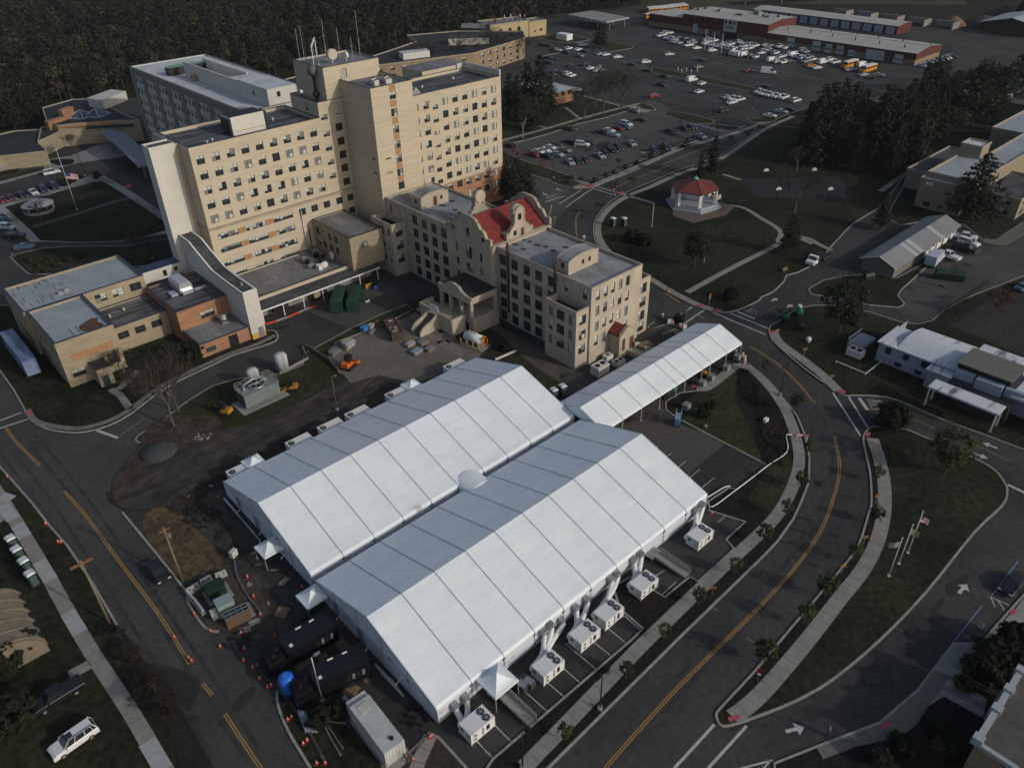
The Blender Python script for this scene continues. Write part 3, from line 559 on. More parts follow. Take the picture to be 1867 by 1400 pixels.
# window meshes (local: x along wall, y outwards = -y, z up; centre at origin)
WM={}
def win_mesh(w,h,style,v):
 k=(round(w,2),round(h,2),style,v)
 if k in WM:return WM[k]
 f,p=MB(),MB();t=.07
 f.box(-w/2,w/2,-.04,.02,-h/2,-h/2+t);f.box(-w/2,w/2,-.04,.02,h/2-t,h/2)
 f.box(-w/2,-w/2+t,-.04,.02,-h/2+t,h/2-t);f.box(w/2-t,w/2,-.04,.02,-h/2+t,h/2-t)
 cols={'pair':[0],'pair4':[0],'single':[],'strip':[(-.5+i/6)*w for i in range(1,6)],'grid':[-w/6,w/6]}[style]
 for c in cols:f.box(c-.05,c+.05,-.035,.01,-h/2+t,h/2-t)
 f.box(-w/2+t,w/2-t,-.03,.01,-.03,.03)
 xs=[-w/2+t]+[c for c in cols]+[w/2-t]
 rnd=random.Random(v*17+int(w*10))
 for i in range(len(xs)-1):
  up=[0,1,1,2][rnd.randint(0,3)]if style!='grid' else 0
  lo=[0,0,0,1,2][rnd.randint(0,4)]if style!='grid' else 0
  if v==0:up,lo=1,0
  if v==1:up,lo=(1,0)if i==0 else(2,0)
  if v==2:up,lo=0,0
  dz=rnd.choice([0,0,.15,-.2])if up else 0
  p.quad((xs[i],0,dz*h),(xs[i+1],0,dz*h),(xs[i+1],0,h/2-t),(xs[i],0,h/2-t),up)
  p.quad((xs[i],0,-h/2+t),(xs[i+1],0,-h/2+t),(xs[i+1],0,dz*h),(xs[i],0,dz*h),lo)
 WM[k]=(f.mesh('window_frame',wframe_w if style=='white' else wframe),p.mesh('window_pane',[glass,blind,blind_d]))
 return WM[k]
class Facade:
 """collects the windows of one building; the 100 largest in view become parts, the rest one part"""
 def __init__(s,root):s.root=root;s.w=[]
 def wall(s,mb,a,b,z0,z1,wins=(),depth=.22,m=0,rm=None):
  """wall from a to b (outside on the right hand side walking a->b is -normal); wins: (s, z, w, h, style)"""
  A,B=Vector(a),Vector(b);L=(B-A).length;d=(B-A)/L;nrm=Vector((d.y,-d.x))
  xs,zs={0.0,L},{z0,z1}
  W=[q for q in wins if q[0]-q[2]/2>.01 and q[0]+q[2]/2<L-.01 and q[1]+q[3]/2<z1-.01]
  for q in W:
   xs|={q[0]-q[2]/2,q[0]+q[2]/2};zs|={max(z0,q[1]-q[3]/2),q[1]+q[3]/2}
  def uniq(t):
   o=[]
   for v in sorted(t):
    if not o or v-o[-1]>1e-3:o.append(v)
   return o
  xs,zs=uniq(xs),uniq(zs)
  P=lambda x,z,dp=0:(A.x+d.x*x-nrm.x*dp,A.y+d.y*x-nrm.y*dp,z)
  for i in range(len(xs)-1):
   run=None
   for j in range(len(zs)-1):
    cx,cz=(xs[i]+xs[i+1])/2,(zs[j]+zs[j+1])/2
    if any(abs(cx-q[0])<q[2]/2 and abs(cz-q[1])<q[3]/2 for q in W):continue
    mb.quad(P(xs[i],zs[j]),P(xs[i+1],zs[j]),P(xs[i+1],zs[j+1]),P(xs[i],zs[j+1]),m)
  ang=math.atan2(d.y,d.x)
  for q in W:
   x0,x1,y0,y1=q[0]-q[2]/2,q[0]+q[2]/2,q[1]-q[3]/2,q[1]+q[3]/2
   r=m if rm is None else rm
   mb.quad(P(x0,y0),P(x0,y0,depth),P(x0,y1,depth),P(x0,y1),r);mb.quad(P(x1,y0,depth),P(x1,y0),P(x1,y1),P(x1,y1,depth),r)
   mb.quad(P(x0,y0),P(x1,y0),P(x1,y0,depth),P(x0,y0,depth),r);mb.quad(P(x0,y1,depth),P(x1,y1,depth),P(x1,y1),P(x0,y1),r)
   s.w.append((P(q[0],q[1],depth-.05),ang,q[2],q[3],q[4]if len(q)>4 else 'pair'))
 def finish(s,cap=100,name='window'):
  s.w.sort(key=lambda q:-q[2]*q[3]/(Vector(q[0])-Vector(CP)).length**2)
  rest=s.w[cap:]
  for i,q in enumerate(s.w[:cap]):
   st=q[4];v=random.choice([0,0,1,1,2,3,4,5,6,7])if st!='dark' else 2
   if st=='dark':st='pair'
   if st=='singled':st,v='single',2
   fm,pm=win_mesh(q[2],q[3],st,v)
   o=bpy.data.objects.new(name,fm);COL.objects.link(o);o.parent=s.root
   o.location=q[0];o.rotation_euler=(0,0,q[1])
   p=bpy.data.objects.new('pane',pm);COL.objects.link(p);p.parent=o
  if rest:
   mb=MB()
   for q in rest:
    fm,pm=win_mesh(q[2],q[3],'pair' if q[4]in('dark',)else 'single' if q[4]=='singled' else q[4],random.choice([0,1,2,3,4]))
    ca,sa=math.cos(q[1]),math.sin(q[1])
    for me,off in((fm,0),(pm,1)):
     b=len(mb.v)
     for v in me.vertices:mb.v.append((q[0][0]+ca*v.co.x-sa*v.co.y,q[0][1]+sa*v.co.x+ca*v.co.y,q[0][2]+v.co.z))
     for pl in me.polygons:mb.f.append([b+i for i in pl.vertices]);mb.m.append(off+pl.material_index);mb.sm.append(False)
   o=mb.build('windows',[wframe,glass,blind,blind_d],s.root);o['kind']='stuff'
def shell(F,x0,x1,y0,y1,z0,z1,wm,rm,cm,root,S_=(),W_=(),E_=(),N_=(),par=.7,name='wall',th=.3,roofname='roof'):
 """axis aligned block: walls with openings, a sunk roof, a parapet with coping. S_ = openings of the side facing -Y, W_ = -X side"""
 mb=MB()
 F.wall(mb,(x0,y0),(x1,y0),z0,z1,S_);F.wall(mb,(x1,y0),(x1,y1),z0,z1,E_)
 F.wall(mb,(x1,y1),(x0,y1),z0,z1,N_);F.wall(mb,(x0,y1),(x0,y0),z0,z1,W_)
 zr=z1-par
 for a,b,c,d in((x0+th,y0+th,x0+th,y1-th),(x0+th,y1-th,x1-th,y1-th),(x1-th,y1-th,x1-th,y0+th),(x1-th,y0+th,x0+th,y0+th)):mb.quad((a,b,zr),(c,d,zr),(c,d,z1),(a,b,z1))
 w=mb.build(name,wm,root)
 r=MB();r.quad((x0+th,y0+th,zr),(x1-th,y0+th,zr),(x1-th,y1-th,zr),(x0+th,y1-th,zr));ro=r.build(roofname,rm,root)
 c=MB();o=.04
 c.box(x0-o,x1+o,y0-o,y0+th+o,z1,z1+.1);c.box(x0-o,x1+o,y1-th-o,y1+o,z1,z1+.1);c.box(x0-o,x0+th+o,y0+th+o,y1-th-o,z1,z1+.1);c.box(x1-th-o,x1+o,y0+th+o,y1-th-o,z1,z1+.1)
 c.build('coping',cm,root)
 return w,ro
# the hospital
H=thing('hospital_building','tall buff brick hospital with a windowless tower rising between two nine storey wings','building',(70,95,0))
H.location=(0,0,0)
F=Facade(H)
ZR=[30.15-3.15*i for i in range(9)]
S1=[]
for i in range(9):S1+=[(31.7+3.28*i-29.8,z,1.75,1.75)for z in ZR[:5]]
S1+=[(x-29.8,z,1.7,1.6,'dark')for x in(52,55.2,58.5,)for z in(13.4,)]+[(x-29.8,z,1.7,1.6)for x in(54.9,58.4)for z in(10.2,7.0,4.0+2.3)if z>6.5]
for z in(13.45,10.4,7.1):S1+=[(33.75-29.8+2.2-2.2,z,4.8,1.25,'strip'),(40.4-29.8,z,4.8,1.25,'strip'),(47.1-29.8,z,4.8,1.25,'strip')]
S1+=[(s_,4.25,4.8,.95,'strip')for s_ in(33.75-29.8,40.4-29.8,47.1-29.8)]
shell(F,29.8,60.0,88,103.5,3.2,33,[brick],[roof_stripe],coping,H,S1,[])
mb=MB()
for z in(13.45,10.4,7.1):
 for x in(36.15,42.85):mb.box(x,x+1.8,87.97,88.0,z-.62,z+.62)
mb.split('spandrel',brick_or,H)
mb=MB();mb.box(29.7,66.3,87.45,87.97,15.35,15.75);mb.box(29.5,29.8,87.45,103.5,15.35,15.75);mb.build('ledge',[coping_l],H)
S2=[(61.2-60,z,1.7,1.15,'dark')for z in(32.9,29.2,26.0,22.8,19.6)]+[(64.6-60,z,1.8,1.7,'dark')for z in(33.7,30.1,26.9,23.8,20.7,17.4)]+[(x-60,z,1.7,1.6,'dark')for x in(61.9,65.2-.2)for z in(13.4,10.2,7.1)]
shell(F,60.003,66.3,88,100,4.4,36.2,[brick],[roof_g],coping,H,S2,[(7,34.6,.9,1.9,'singled')])
S3=[(71.8-66.3,z,1.65,1.7,'pair4')for z in(37.75,34.1,30.4,27.1,23.9,20.7,17.6)]+[(69.0-66.3,z,1.5,.35,'singled')for z in(24.5,21.3)]
W3=[(15.5,z,1.0,.5,'singled')for z in(24.7,21.5)]
shell(F,66.303,77.2,76,96.3,0,40,[brick],[roof_g],coping,H,S3,[(18.5,z,1.2,.5,'singled')for z in(24.6,21.4)])
mb=MB()
for z in(39.2,35.95,32.25,28.75,25.5,22.3,19.15):mb.box(70.98,72.62,75.97,76,z-.65,z+.75 if z<39 else z+.7)
mb.split('spandrel',brick_or,H)
shell(F,62.6,77.1,88.1,101,33,43,[brick],[roof_g],coping,H,[(5.3,41.15,1.1,2,'singled')],par=.35,name='penthouse_wall',roofname='penthouse_roof')
mb=MB();mb.box(66.9,68.2,88.02,88.09,40,42.05);mb.build('door',[steel],H)
S4=[]
for k,x in enumerate((89.4,95.3,98.5,101.7,104.9,108.1,111.4)):S4+=[(x-77.2,z,1.75,1.75)for z in ZR[:8]+([4.6]if k>1 else[])]
S4+=[(92.2-77.2,z-.9,1.7,1.1,'dark')for z in ZR[:7]]
S4+=[(86.9-77.2,z,.3,1.7,'singled')for z in ZR[:7]]
shell(F,77.203,114,88,103,0,33,[brick],[roof_stripe],coping,H,S4)
mb=MB();mb.box(93.6,113.95,87.95,88-.001,0,9.3-.1)
o=MB()
w=Facade(H);w.w=[]
w.wall(o,(93.6,87.96),(113.9,87.96),0.0,9.2,[(x-93.6,z,1.75,1.75)for x in(95.3,98.5,101.7,104.9,108.1,111.4)for z in(8.1-.02,4.6)if z<8.2]);w.w=[]
o.build('brick_base',brick_red,H,'orange red brick base below a pale ledge')
mb=MB();mb.box(93.5,114.05,87.85,87.95,9.2,9.45);mb.build('ledge',coping_l,H)
mb=MB();mb.box(113.6,114.02,87.98,103,33.1,34.6);mb.box(111.5,113.6,102.6,103,33.1,34.3);mb.build('parapet',[panel_w],H)
mb=MB();mb.box(100,115,103.01,112,0,34.0,0,1);mb.build('rear_stair_block',[brick,roof_g],H)
mb=MB();mb.add([(87,90.5,32.4),(90.2,90.5,32.4),(90.2,97,32.4),(87,97,32.4),(88.6,90.5,34.2),(88.6,97,34.2)],[(0,1,4),(1,2,5,4),(2,3,5),(3,0,4,5)]);mb.build('roof_hatch',steel,H)
mb=MB();mb.box(23.8,28.9,92.9,96.4,4.0,33,0,1)
for z in(9,13.5,18,22.5,27):mb.box(23.77,28.93,92.87,92.9,z,z+.1)
mb.box(23.7,29.0,92.8,93.1,33,33.3);mb.box(23.7,24.0,93.1,96.5,33,33.3);mb.box(24,29,96.2,96.5,33,33.3)
mb.build('stair_tower',[panel_w,roof_d],H,'pale clad stair shaft on the end of the left wing')
mb=MB()
mb.box(28.9,29.8,93.0,103.5,4,33,0,1);mb.build('link_wall',[brick,roof_g],H)
prof=[(65.3,10.6),(74,10.7),(78.7,11.0),(84,12.8),(88.0,14.4),(92.9,14.6)]
mb=MB()
for i in range(len(prof)-1):
 (a,za),(b,zb)=prof[i],prof[i+1]
 mb.quad((25.0,b,2.5),(25.0,a,2.5),(25.0,a,za),(25.0,b,zb));mb.quad((28.0,a,2.5),(28.0,b,2.5),(28.0,b,zb),(28.0,a,za))
 mb.quad((25.3,a,za-.25),(27.7,a,za-.25),(27.7,b,zb-.25),(25.3,b,zb-.25),1)
 for x in(25.0,27.7):mb.add([(x,a,za),(x+.3,a,za),(x+.3,b,zb),(x,b,zb),(x,a,za-.3),(x+.3,a,za-.3),(x+.3,b,zb-.3),(x,b,zb-.3)],[(0,1,2,3),(0,3,7,4),(1,5,6,2)],2)
mb.quad((25.0,65.3,1.4),(28.0,65.3,1.4),(28.0,65.3,10.6),(25.0,65.3,10.6));mb.box(25.0,28.0,65.2,65.6,10.6,10.72,2);mb.box(25.05,27.95,65.32,75,0,1.4,3)
mb.box(25.0,28.0,65.35,66,1.4,2.5)
k=0
for i in range(10):mb.box(25.02+.3*i,25.1+.3*i,65.27,65.3,1.4,10.5)
mb.box(26.6,27.0,69,69.6,10.3,10.9,4)
mb.build('covered_stair',[panel_w,roof_d,white_p,mat('ochre render',(.45,.28,.06),.85),steel],H,'pale clad covered stair sloping down from the wing')
mb=MB();mb.box(26.5,27.6,65.22,65.31,0,2.4);mb.build('door',mat('mauve grey door',(.17,.15,.18),.7),H)
P5=[]
shell(F,28.003,59.2,74.2,87.99,3.0,4.0,[brick],[roof_g],coping,H,[],par=.3,name='podium_wall',roofname='podium_roof')
mb=MB();mb.quad((28,75.3,0),(59.2,75.3,0),(59.2,75.3,3.1),(28,75.3,3.1));mb.box(28,59.2,73.2,75.3,0,.9,1)
for x in(33.5,38,43,48,54):mb.box(x,x+.5,74.9,75.3,.9,3.0)
mb.build('dock_wall',[brick_tan,concrete],H)
mb=MB()
for x,w_,c in((29.5,3,0),(33.9,2.6,1),(38.4,2.2,2),(43.6,3,0),(49,3,0)):mb.box(x,x+w_,75.2,75.29,.9,2.9,c)
mb.split('dock_door',[dark,steel,white_p],H)
mb=MB();mb.add([(28.5,70.1,3.0),(59.6,70.1,3.0),(59.6,74.19,3.2),(28.5,74.19,3.2),(28.5,70.1,2.8),(59.6,70.1,2.8)],[(0,1,2,3),(4,5,1,0)],0);mb.box(28.5,59.6,69.98,70.1,2.75,3.05,1)
for i in range(7):mb.box(30+4.8*i,30.15+4.8*i,70.15,70.3,0,2.8,1)
mb.build('dock_canopy',[roof_d,white_p],H)
shell(F,54.0,62.7,72.2,87.99,3.2,11,[brick_tan],[roof_g],coping,H,[(3.6,8.6,1.7,1.7)],[(1.9+2.6*i,z,1.5,1.6,'dark')for i in range(4)for z in(8.8,6.1)],par=.25)
F.finish(100)
def small(name,mb,mats,label,cat,group=None):return tag(mb.build(name,mats),label,cat,group)
mb=MB();mb.box(41,48.5,91,95.5,32.4,36.2,0,1);mb.box(40.6,41,91.2,95.3,32.4,35.6,2);mb.box(48.5,49.4,91.5,94,32.6,35.9,2);mb.box(41,48.5,90.98,91,33.2,33.25,2)
small('rooftop_cabin',mb,[panel_w,roof_black,dsteel],'white clad rooftop plant cabin on the left wing with a black roof','plant cabin')
t=thing('satellite_dish','large beige drum dish antenna on the tower penthouse roof','antenna',(67.6,92,42.7));mb=MB();mb.tube([(0,-.5,1.9),(0,.8,1.9)],[1.15,1.05],14);mb.build('drum',mat('beige drum',(.42,.38,.30),.7),t);mb=MB();mb.bar((0,.3,0),(0,.3,1.2),.3);mb.build('stand',steel,t)
t=thing('satellite_dish','narrow white drum dish beside the beige drum on the penthouse','antenna',(70.6,91,42.7));mb=MB();mb.tube([(-.3,0,1.4),(.2,0,1.4)],[.75,.7],12);mb.build('drum',white_p,t);mb=MB();mb.bar((0,.2,0),(0,.2,.8),.25);mb.build('stand',steel,t)
t=thing('water_globe','grey ball antenna on a dark post left of the tower penthouse','antenna',(62.0,91.5,35.9));mb=MB();mb.ball((0,0,6.2),1.25);mb.build('globe',mat('grey globe',(.10,.10,.105),.6),t);mb=MB();mb.cyl((0,0),.35,0,5.2,8);mb.ball((0,0,1.2),.8);mb.build('mast',dsteel,t)
t=thing('dish_antenna','small white dish fixed on the stair block of the left wing','antenna',(60.3,95,36.1));mb=MB();mb.ball((0,0,1.3),.45);mb.build('dish',white_p,t);mb=MB();mb.bar((0,0,0),(0,0,1),.1);mb.build('bracket',dsteel,t)
masts=[]
for i,(x,y,z,h)in enumerate(((66.9,97,42.7,6),(65.4,96,42.7,4.5),(63.4,99,42.7,8),(64.2,97.5,42.7,9.5),(64.8,99.5,42.7,8.5),(68.5,96,42.7,10),(70.2,98,42.7,9),(72.9,92,42.7,5.5),(75.5,93,42.7,11.5),(74.5,97,42.7,5),(72,96,42.7,7.5),(62.9,90,42.7,5))):
 mb=MB();h*=.85;mb.bar((0,0,0),(0,0,h),.06);mb.bar((0,0,0),(0,0,h*.4),.09)
 for q in range(i%2):mb.bar((-.5,0,h*.6),(.5,0,h*.6),.035)
 o=mb.build('antenna_mast',steel if i%3 else mat('dark mast',(.05,.05,.05),.6));o.location=(x,y,z);tag(o,'mast','antenna mast','antenna masts on the tower penthouse');masts.append(o)
order_labels(masts,'thin antenna masts on the hospital tower penthouse')
mb=MB();mb.bar((62.8,92,46.8),(68.6,100.5,46.8),.25)
for t_ in(0,1):mb.bar((62.8+5.8*t_,92+8.5*t_,42.7),(62.8+5.8*t_,92+8.5*t_,46.8),.12)
small('antenna_beam',mb,white_p,'pale horizontal antenna boom above the tower penthouse roof','antenna')
L_=[]
for x,y,z,s_ in((36,90.5,32.3,.5),(34.5,89.6,32.3,.5),(52.5,95.5,32.3,.5),(93.3,94.5,32.3,.55),(104.5,96,32.3,.5)):
 mb=MB();mb.cyl((0,0),s_*.5,0,.7,10);mb.cyl((0,0),s_,.7,.95,10,0,s_*.25);o=mb.build('roof_vent',steel);o.location=(x,y,z);tag(o,'v','roof vent','roof vents of the hospital');L_.append(o)
order_labels(L_,'shiny mushroom vents on the hospital wing roofs')
L_=[]
for x,y,z,a in((70.5,80.2,39.3,1.2),(73.3,79.6,39.3,1.5),(71.2,82.3,39.3,1.2),(74.3,81.8,39.3,1.0)):
 mb=MB();mb.box(-a/2,a/2,-.5,.5,0,1.1);mb.cyl((0,0),.35,1.1,1.2,10,1);o=mb.build('condenser_unit',[panel_g,dark]);o.location=(x,y,z);tag(o,'c','condenser','condensers on the tower roof');L_.append(o)
order_labels(L_,'small grey condensers on the tower roof')
mb=MB();mb.box(51.2,52.6,84.3,85.6,3.7,5.1);mb.tube([(51.5,86.4,3.8),(51.5,87.7,7),(51.5,87.8,14)],[.22,.16,.14],8);small('exhaust_stack',mb,[steel],'grey fan box with a thin stack rising along the wall','exhaust')
mb=MB();mb.box(52.6,52.85,87.7,87.95,3.7,10.2);mb.bar((51.6,86.8,4.1),(52.7,87.7,4.1),.3);mb.bar((52.72,87.8,10.2),(53.6,87.8,10.9),.25);small('wall_duct',mb,[mat('copper brown duct',(.14,.08,.05),.6)],'brown duct climbing the hospital wall above the podium','duct')
L_=[]
rd=random.Random(3)
for i in range(8):
 x,y=56.5+rd.uniform(-4.5,-.2)+i*.2-3,82.5+rd.uniform(-2.5,2);mb=MB();a=rd.uniform(.4,.9);mb.box(-a,a,-.4,.4,.25,rd.uniform(.7,1.3));mb.bar((-a,0,0),(-a,0,.3),.1);mb.bar((a,0,0),(a,0,.3),.1);o=mb.build('roof_unit',steel if i%2 else dsteel);o.location=(x-2,y-.5,3.7);o.rotation_euler.z=rd.uniform(0,1);tag(o,'u','roof unit','roof units on the service podium');L_.append(o)
order_labels(L_,'small mechanical units on the podium roof')
mb=MB();mb.tube([(48.9,77.5,4.2),(50.4,78,4.2)],[.75,.75],12);mb.box(48,48.9,76.9,78.2,3.7,4.8);small('roof_fan',mb,[white_p],'white drum fan on the front edge of the podium roof','roof fan')
mb=MB();mb.tube([(53.2,80.2,4.6),(53.6,80.2,4.6)],[.8,.8],12);small('dish_antenna',mb,[white_p],'white disc leaning against the link block on the podium roof','dish')
# rear white roofed wing (left)
LBt=thing('ward_building','long pale ward block with a white roof behind the hospital left wing','building');F=Facade(LBt)
Wn=[]
for i in range(8):
 s0=3.2+9.6*i
 for z in(22.4,19.0,15.6,12.2,8.8,5.4):Wn+=[(s0+dx,z,1.3,1.75,'pair')for dx in(0,2.4,4.8)]
shell(F,62,88,131,211,0,26,[panel_g],[roof_white],coping,LBt,[(2.5+4*i,z,1.5,1.7)for i in range(6)for z in(22.4,19,15.6)],Wn,par=.35)
mb=MB()
for i in range(9):y=211-.0-9.6*i;mb.box(61.75,62.0-.01,max(131.01,y-2.5),min(y,210.99),0,26-1)
mb.box(61.74,61.99,131.01,210.99,24,26.0-.01)
mb.build('pier',mat('olive grey pier',(.20,.19,.165),.85),LBt)
F.finish(100)
mb=MB();mb.box(69.6,78.2,131.3,148.2,25.65,30.3,0,1);mb.box(71,78.2,148.2,160,25.65,28.6,0,1);mb.box(69.6,70,148.2,185,25.65,30,0);mb.box(78,78.4,160,190,25.65,29,0);mb.box(72.3,73.3,131.27,131.3,28,29.3,2);mb.box(69.57,69.6,139,139.8,27.5,28.7,2)
small('rooftop_penthouse',mb,[panel_w,roof_white,dark],'white walled penthouse on the pale ward block roof','penthouse')
mb=MB();mb.box(66,78,188,191,25.65,28,0,1);mb.box(69,77,192.5,196,25.65,27.2,1,1);small('rooftop_screen',mb,[dsteel,mat('verdigris',(.16,.26,.21),.8)],'dark plant screen with a green top at the far end of the ward block roof','roof plant')
mb=MB();mb.box(68,69.5,176,177.5,25.65,27.4);small('roof_hatch',mb,[brick_tan],'small tan hatch on the ward block roof','roof hatch')
# old building with the red roof
A=thing('old_stucco_building','old four storey stucco building with curved mission gables and a red tiled centre','building');F=Facade(A)
rows=(13.75,10.6,7.4,4.25,1.35)
def wl(y1,ys,zs,w=1.95,h=2.15,st='dark'):return[(y1-y,z,w,h,st)for y in ys for z in zs]
shell(F,66.8,81,51.5,76,0,16,[brick_dk],[roof_adm],coping_l,A,[],wl(76,(64.9,61.4,58,54.5),rows)+wl(76,(73.8,),(13.9,),1,2,'single')+wl(76,(70,),(13.9,),1,2,'single'),par=.5)
shell(F,66.8,81,12,37.5,0,16,[brick_dk],[roof_adm],coping_l,A,[(x-66.8,z,1.05,2.0,'single')for x in(68.6,70.7,72.7,74.8,76.9)for z in(14.0,10.8,7.6,4.4)]+[(70.8-66.8+6.3,4.2,1.4,3,'singled')][:0],wl(37.5,(35.8,32.4,28.9,25.6,22.1),rows)+wl(37.5,(18.3,13.6),(14.2,),1.1,2,'single'),par=.5)
shell(F,62.9,66.8,68.6,76.6,0,12.4,[brick_dk],[roof_black],coping_l,A,[(1.95,z,1.9,2.0)for z in(10.4,7.2,4.0)],[(s,z,w,1.9,'pair4' if w>1.2 else 'single')for s,w in((1.4,.8),(4,1.7),(6.6,.8))for z in(10.4,7.2,4.0)],par=1.2,name='bay_wall',roofname='bay_roof')
shell(F,63.4,66.8,12.4,20.3,0,12.2,[brick_dk],[roof_black],coping_l,A,[(1.75,z,1.8,1.9)for z in(10.1,6.9,3.9)],[(s,z,w,2.0,'grid' if w>1.2 else 'single')for s,w in((1.4,1.0),(3.95,2.0),(6.5,1.0))for z in(10.2,7.2,4.2)],par=1.3,name='bay_wall',roofname='bay_roof')
shell(F,80.7,84.6,12.6,20.5,0,12.2,[brick_dk],[roof_black],coping_l,A,[(1.9,z,2.0,2.1)for z in(10.2,7.1,4.1,1.5)],[],par=1.3,name='bay_wall',roofname='bay_roof')
shell(F,80.7,84.6,68.6,76,0,12.2,[brick_dk],[roof_black],coping_l,A,par=1.3,name='bay_wall',roofname='bay_roof')
def mission(yc,half,zb,zp,n=48):
 """stepped and curved gable outline, points (y, z) from one foot over the top to the other"""
 out=[(yc-half,zb),(yc-half,zb+1.6),(yc-half+.9,zb+1.6)]
 H_=zp-zb
 for i in range(7):t=i/6;out.append((yc-half+.9+1.5*t,zb+1.3+H_*.30*(1-math.cos(math.pi*t))/2*1.1))
 for i in range(7):t=i/6;out.append((yc-half+2.9+1.2*t,zb+1.3+H_*.33+H_*.22*(1-math.cos(math.pi*t))/2))
 for i in range(1,8):t=i/8;a=math.pi*(1-t/1);out.append((yc-(half-4.1)*math.cos(t*math.pi/2)**.8,zb+1.3+H_*.55+(H_*.45-1.3)*math.sin(t*math.pi/2)))
 out.append((yc,zp))
 return out+[(2*yc-y,z)for y,z in reversed(out[:-1])]
def gable(mb,x0,x1,prof,z0,m=0,cm=1):
 """solid slab standing across x0..x1 with the outline prof, coping along its top"""
 n=len(prof);ya,yb=prof[0][0],prof[-1][0]
 ring=[(ya,z0)]+prof+[(yb,z0)]
 from mathutils.geometry import tessellate_polygon
 tr=tessellate_polygon([[Vector((y,z,0))for y,z in ring]])
 for x,fl in((x0,1),(x1,0)):
  b=len(mb.v);mb.v+=[(x,y,z)for y,z in ring]
  for t in tr:mb.f.append([b+i for i in t]);mb.m.append(m);mb.sm.append(False)
 for i in range(len(ring)-1):
  (y,z),(y2,z2)=ring[i],ring[i+1];mb.quad((x0,y,z),(x1,y,z),(x1,y2,z2),(x0,y2,z2),m)
 for i in range(n-1):
  (y,z),(y2,z2)=prof[i],prof[i+1];d=Vector((y2-y,z2-z));
  if d.length<1e-4:continue
  d.normalize();nx,nz=-d.y*.0,0
  mb.bar(((x0+x1)/2,y,z+.04),((x0+x1)/2,y2,z2+.04),x1-x0+.22,.2,cm)if abs(d.y)<.999 else mb.box(x0-.1,x1+.1,min(y,y2)-.1,max(y,y2)+.1,min(z,z2),max(z,z2),cm)
mb=MB();yc=44.5
gw=[(s,z,w,h,st)for s,w,st in((3.2,.9,'single'),(7,1.9,'pair4'),(10.8,.9,'single'))for z,h in((13.2,2.0),(9.9,2.0))]
F.wall(mb,(65.3,51.5),(65.3,37.5),0,16,[(3.2,13.3,.85,1.9,'single'),(7,13.0,2.0,2.6,'pair4'),(10.8,13.0,.85,1.9,'single'),(3.2,10.0,.85,1.7,'singled'),(7,9.6,2.0,2.0,'pair4'),(10.8,9.9,.85,1.7,'single'),(3.2,6.9,.85,1.7,'singled'),(10.8,6.8,.85,1.7,'singled')])
F.wall(mb,(65.3,37.5),(66.8,37.5),0,16.3);F.wall(mb,(66.8,51.5),(65.3,51.5),0,16.3);F.wall(mb,(66.8,37.5),(82.2,37.5),15,16.3);F.wall(mb,(82.2,51.5),(66.8,51.5),15,16.3);F.wall(mb,(82.2,37.5),(82.2,51.5),0,16.3)
mb.build('centre_wall',brick_dk,A)
for gx in(65.3,81.7):mb=MB();gable(mb,gx,gx+.45,mission(yc,6.9,16.0,21.0),16.0);mb.build('mission_gable',[brick_dk,coping_l],A,'curved mission gable with pale coping')
mb=MB()
mb.quad((65.75,38.6,16.1),(81.7,38.6,16.1),(81.7,44.6,20.2),(65.75,44.6,20.2));mb.quad((81.7,50.6,16.1),(65.75,50.6,16.1),(65.75,44.6,20.2),(81.7,44.6,20.2));mb.box(65.75,81.7,44.45,44.75,20.15,20.35)
for i in range(40):
 x=65.8+i*.4
 if x<81.6:mb.bar((x,38.6,16.13),(x,44.55,20.2),.12,.1);mb.bar((x,50.6,16.13),(x,44.65,20.2),.12,.1)
mb.build('tiled_roof',tile_red,A)
mb=MB();mb.quad((65.75,37.7,16.0),(81.7,37.7,16.0),(81.7,38.7,16.1),(65.75,38.7,16.1));mb.quad((65.75,50.5,16.05),(81.7,50.5,16.05),(81.7,51.4,16),(65.75,51.4,16));mb.build('gutter',coping_l,A)
for sgn,y in((-1,38.3),(1,50.8)):
 d=MB();xc=73.6
 pr=[(xc-3.6,15.6),(xc-3.6,17.3),(xc-2.9,17.4),(xc-2.3,18.2),(xc-1.7,18.6),(xc-1.3,19.6),(xc-1.25,21.0),(xc-1.0,21.8),(xc-.5,22.3),(xc,22.4),(xc+.5,22.3),(xc+1.0,21.8),(xc+1.25,21.0),(xc+1.3,19.6),(xc+1.7,18.6),(xc+2.3,18.2),(xc+2.9,17.4),(xc+3.6,17.3),(xc+3.6,15.6)]
 d2=MB();gable(d2,-.3,.3,[(a,b)for a,b in pr],15.0)
 d.add([(v[1],y+v[0],v[2])for v in d2.v],d2.f);d.m=list(d2.m)
 yb=y+sgn*-1*0+(-sgn)*0
 d.box(xc-3.3,xc+3.3,min(y,y-sgn*3),max(y,y-sgn*3),15,17.2)
 d.box(xc-1.3,xc-.85,y-.7 if sgn>0 else y,y if sgn>0 else y+1.4,19.5,21.4);d.box(xc+.85,xc+1.3,y-.7 if sgn>0 else y,y if sgn>0 else y+1.4,19.5,21.4)
 d.tube([(xc,y+(-.9 if sgn>0 else 0),21.3),(xc,y+(0 if sgn>0 else 1.5),21.3)],[1.35,1.35],14)
 d.build('dormer',[brick_dk,coping_l],A,'roof dormer with curved outline and a bell cote')
 e=MB();yf=y-.33 if sgn<0 else y+.33
 e.box(xc-.45,xc+.45,yf-.02,yf+.02,19.6,20.9);e.box(xc-1.7,xc-.9,yf-.02,yf+.02,16.6,17.6);e.box(xc+.3,xc+1.2,yf-.02,yf+.02,15.6,17.7,1);e.split('dormer_opening',[dark,rust],A)
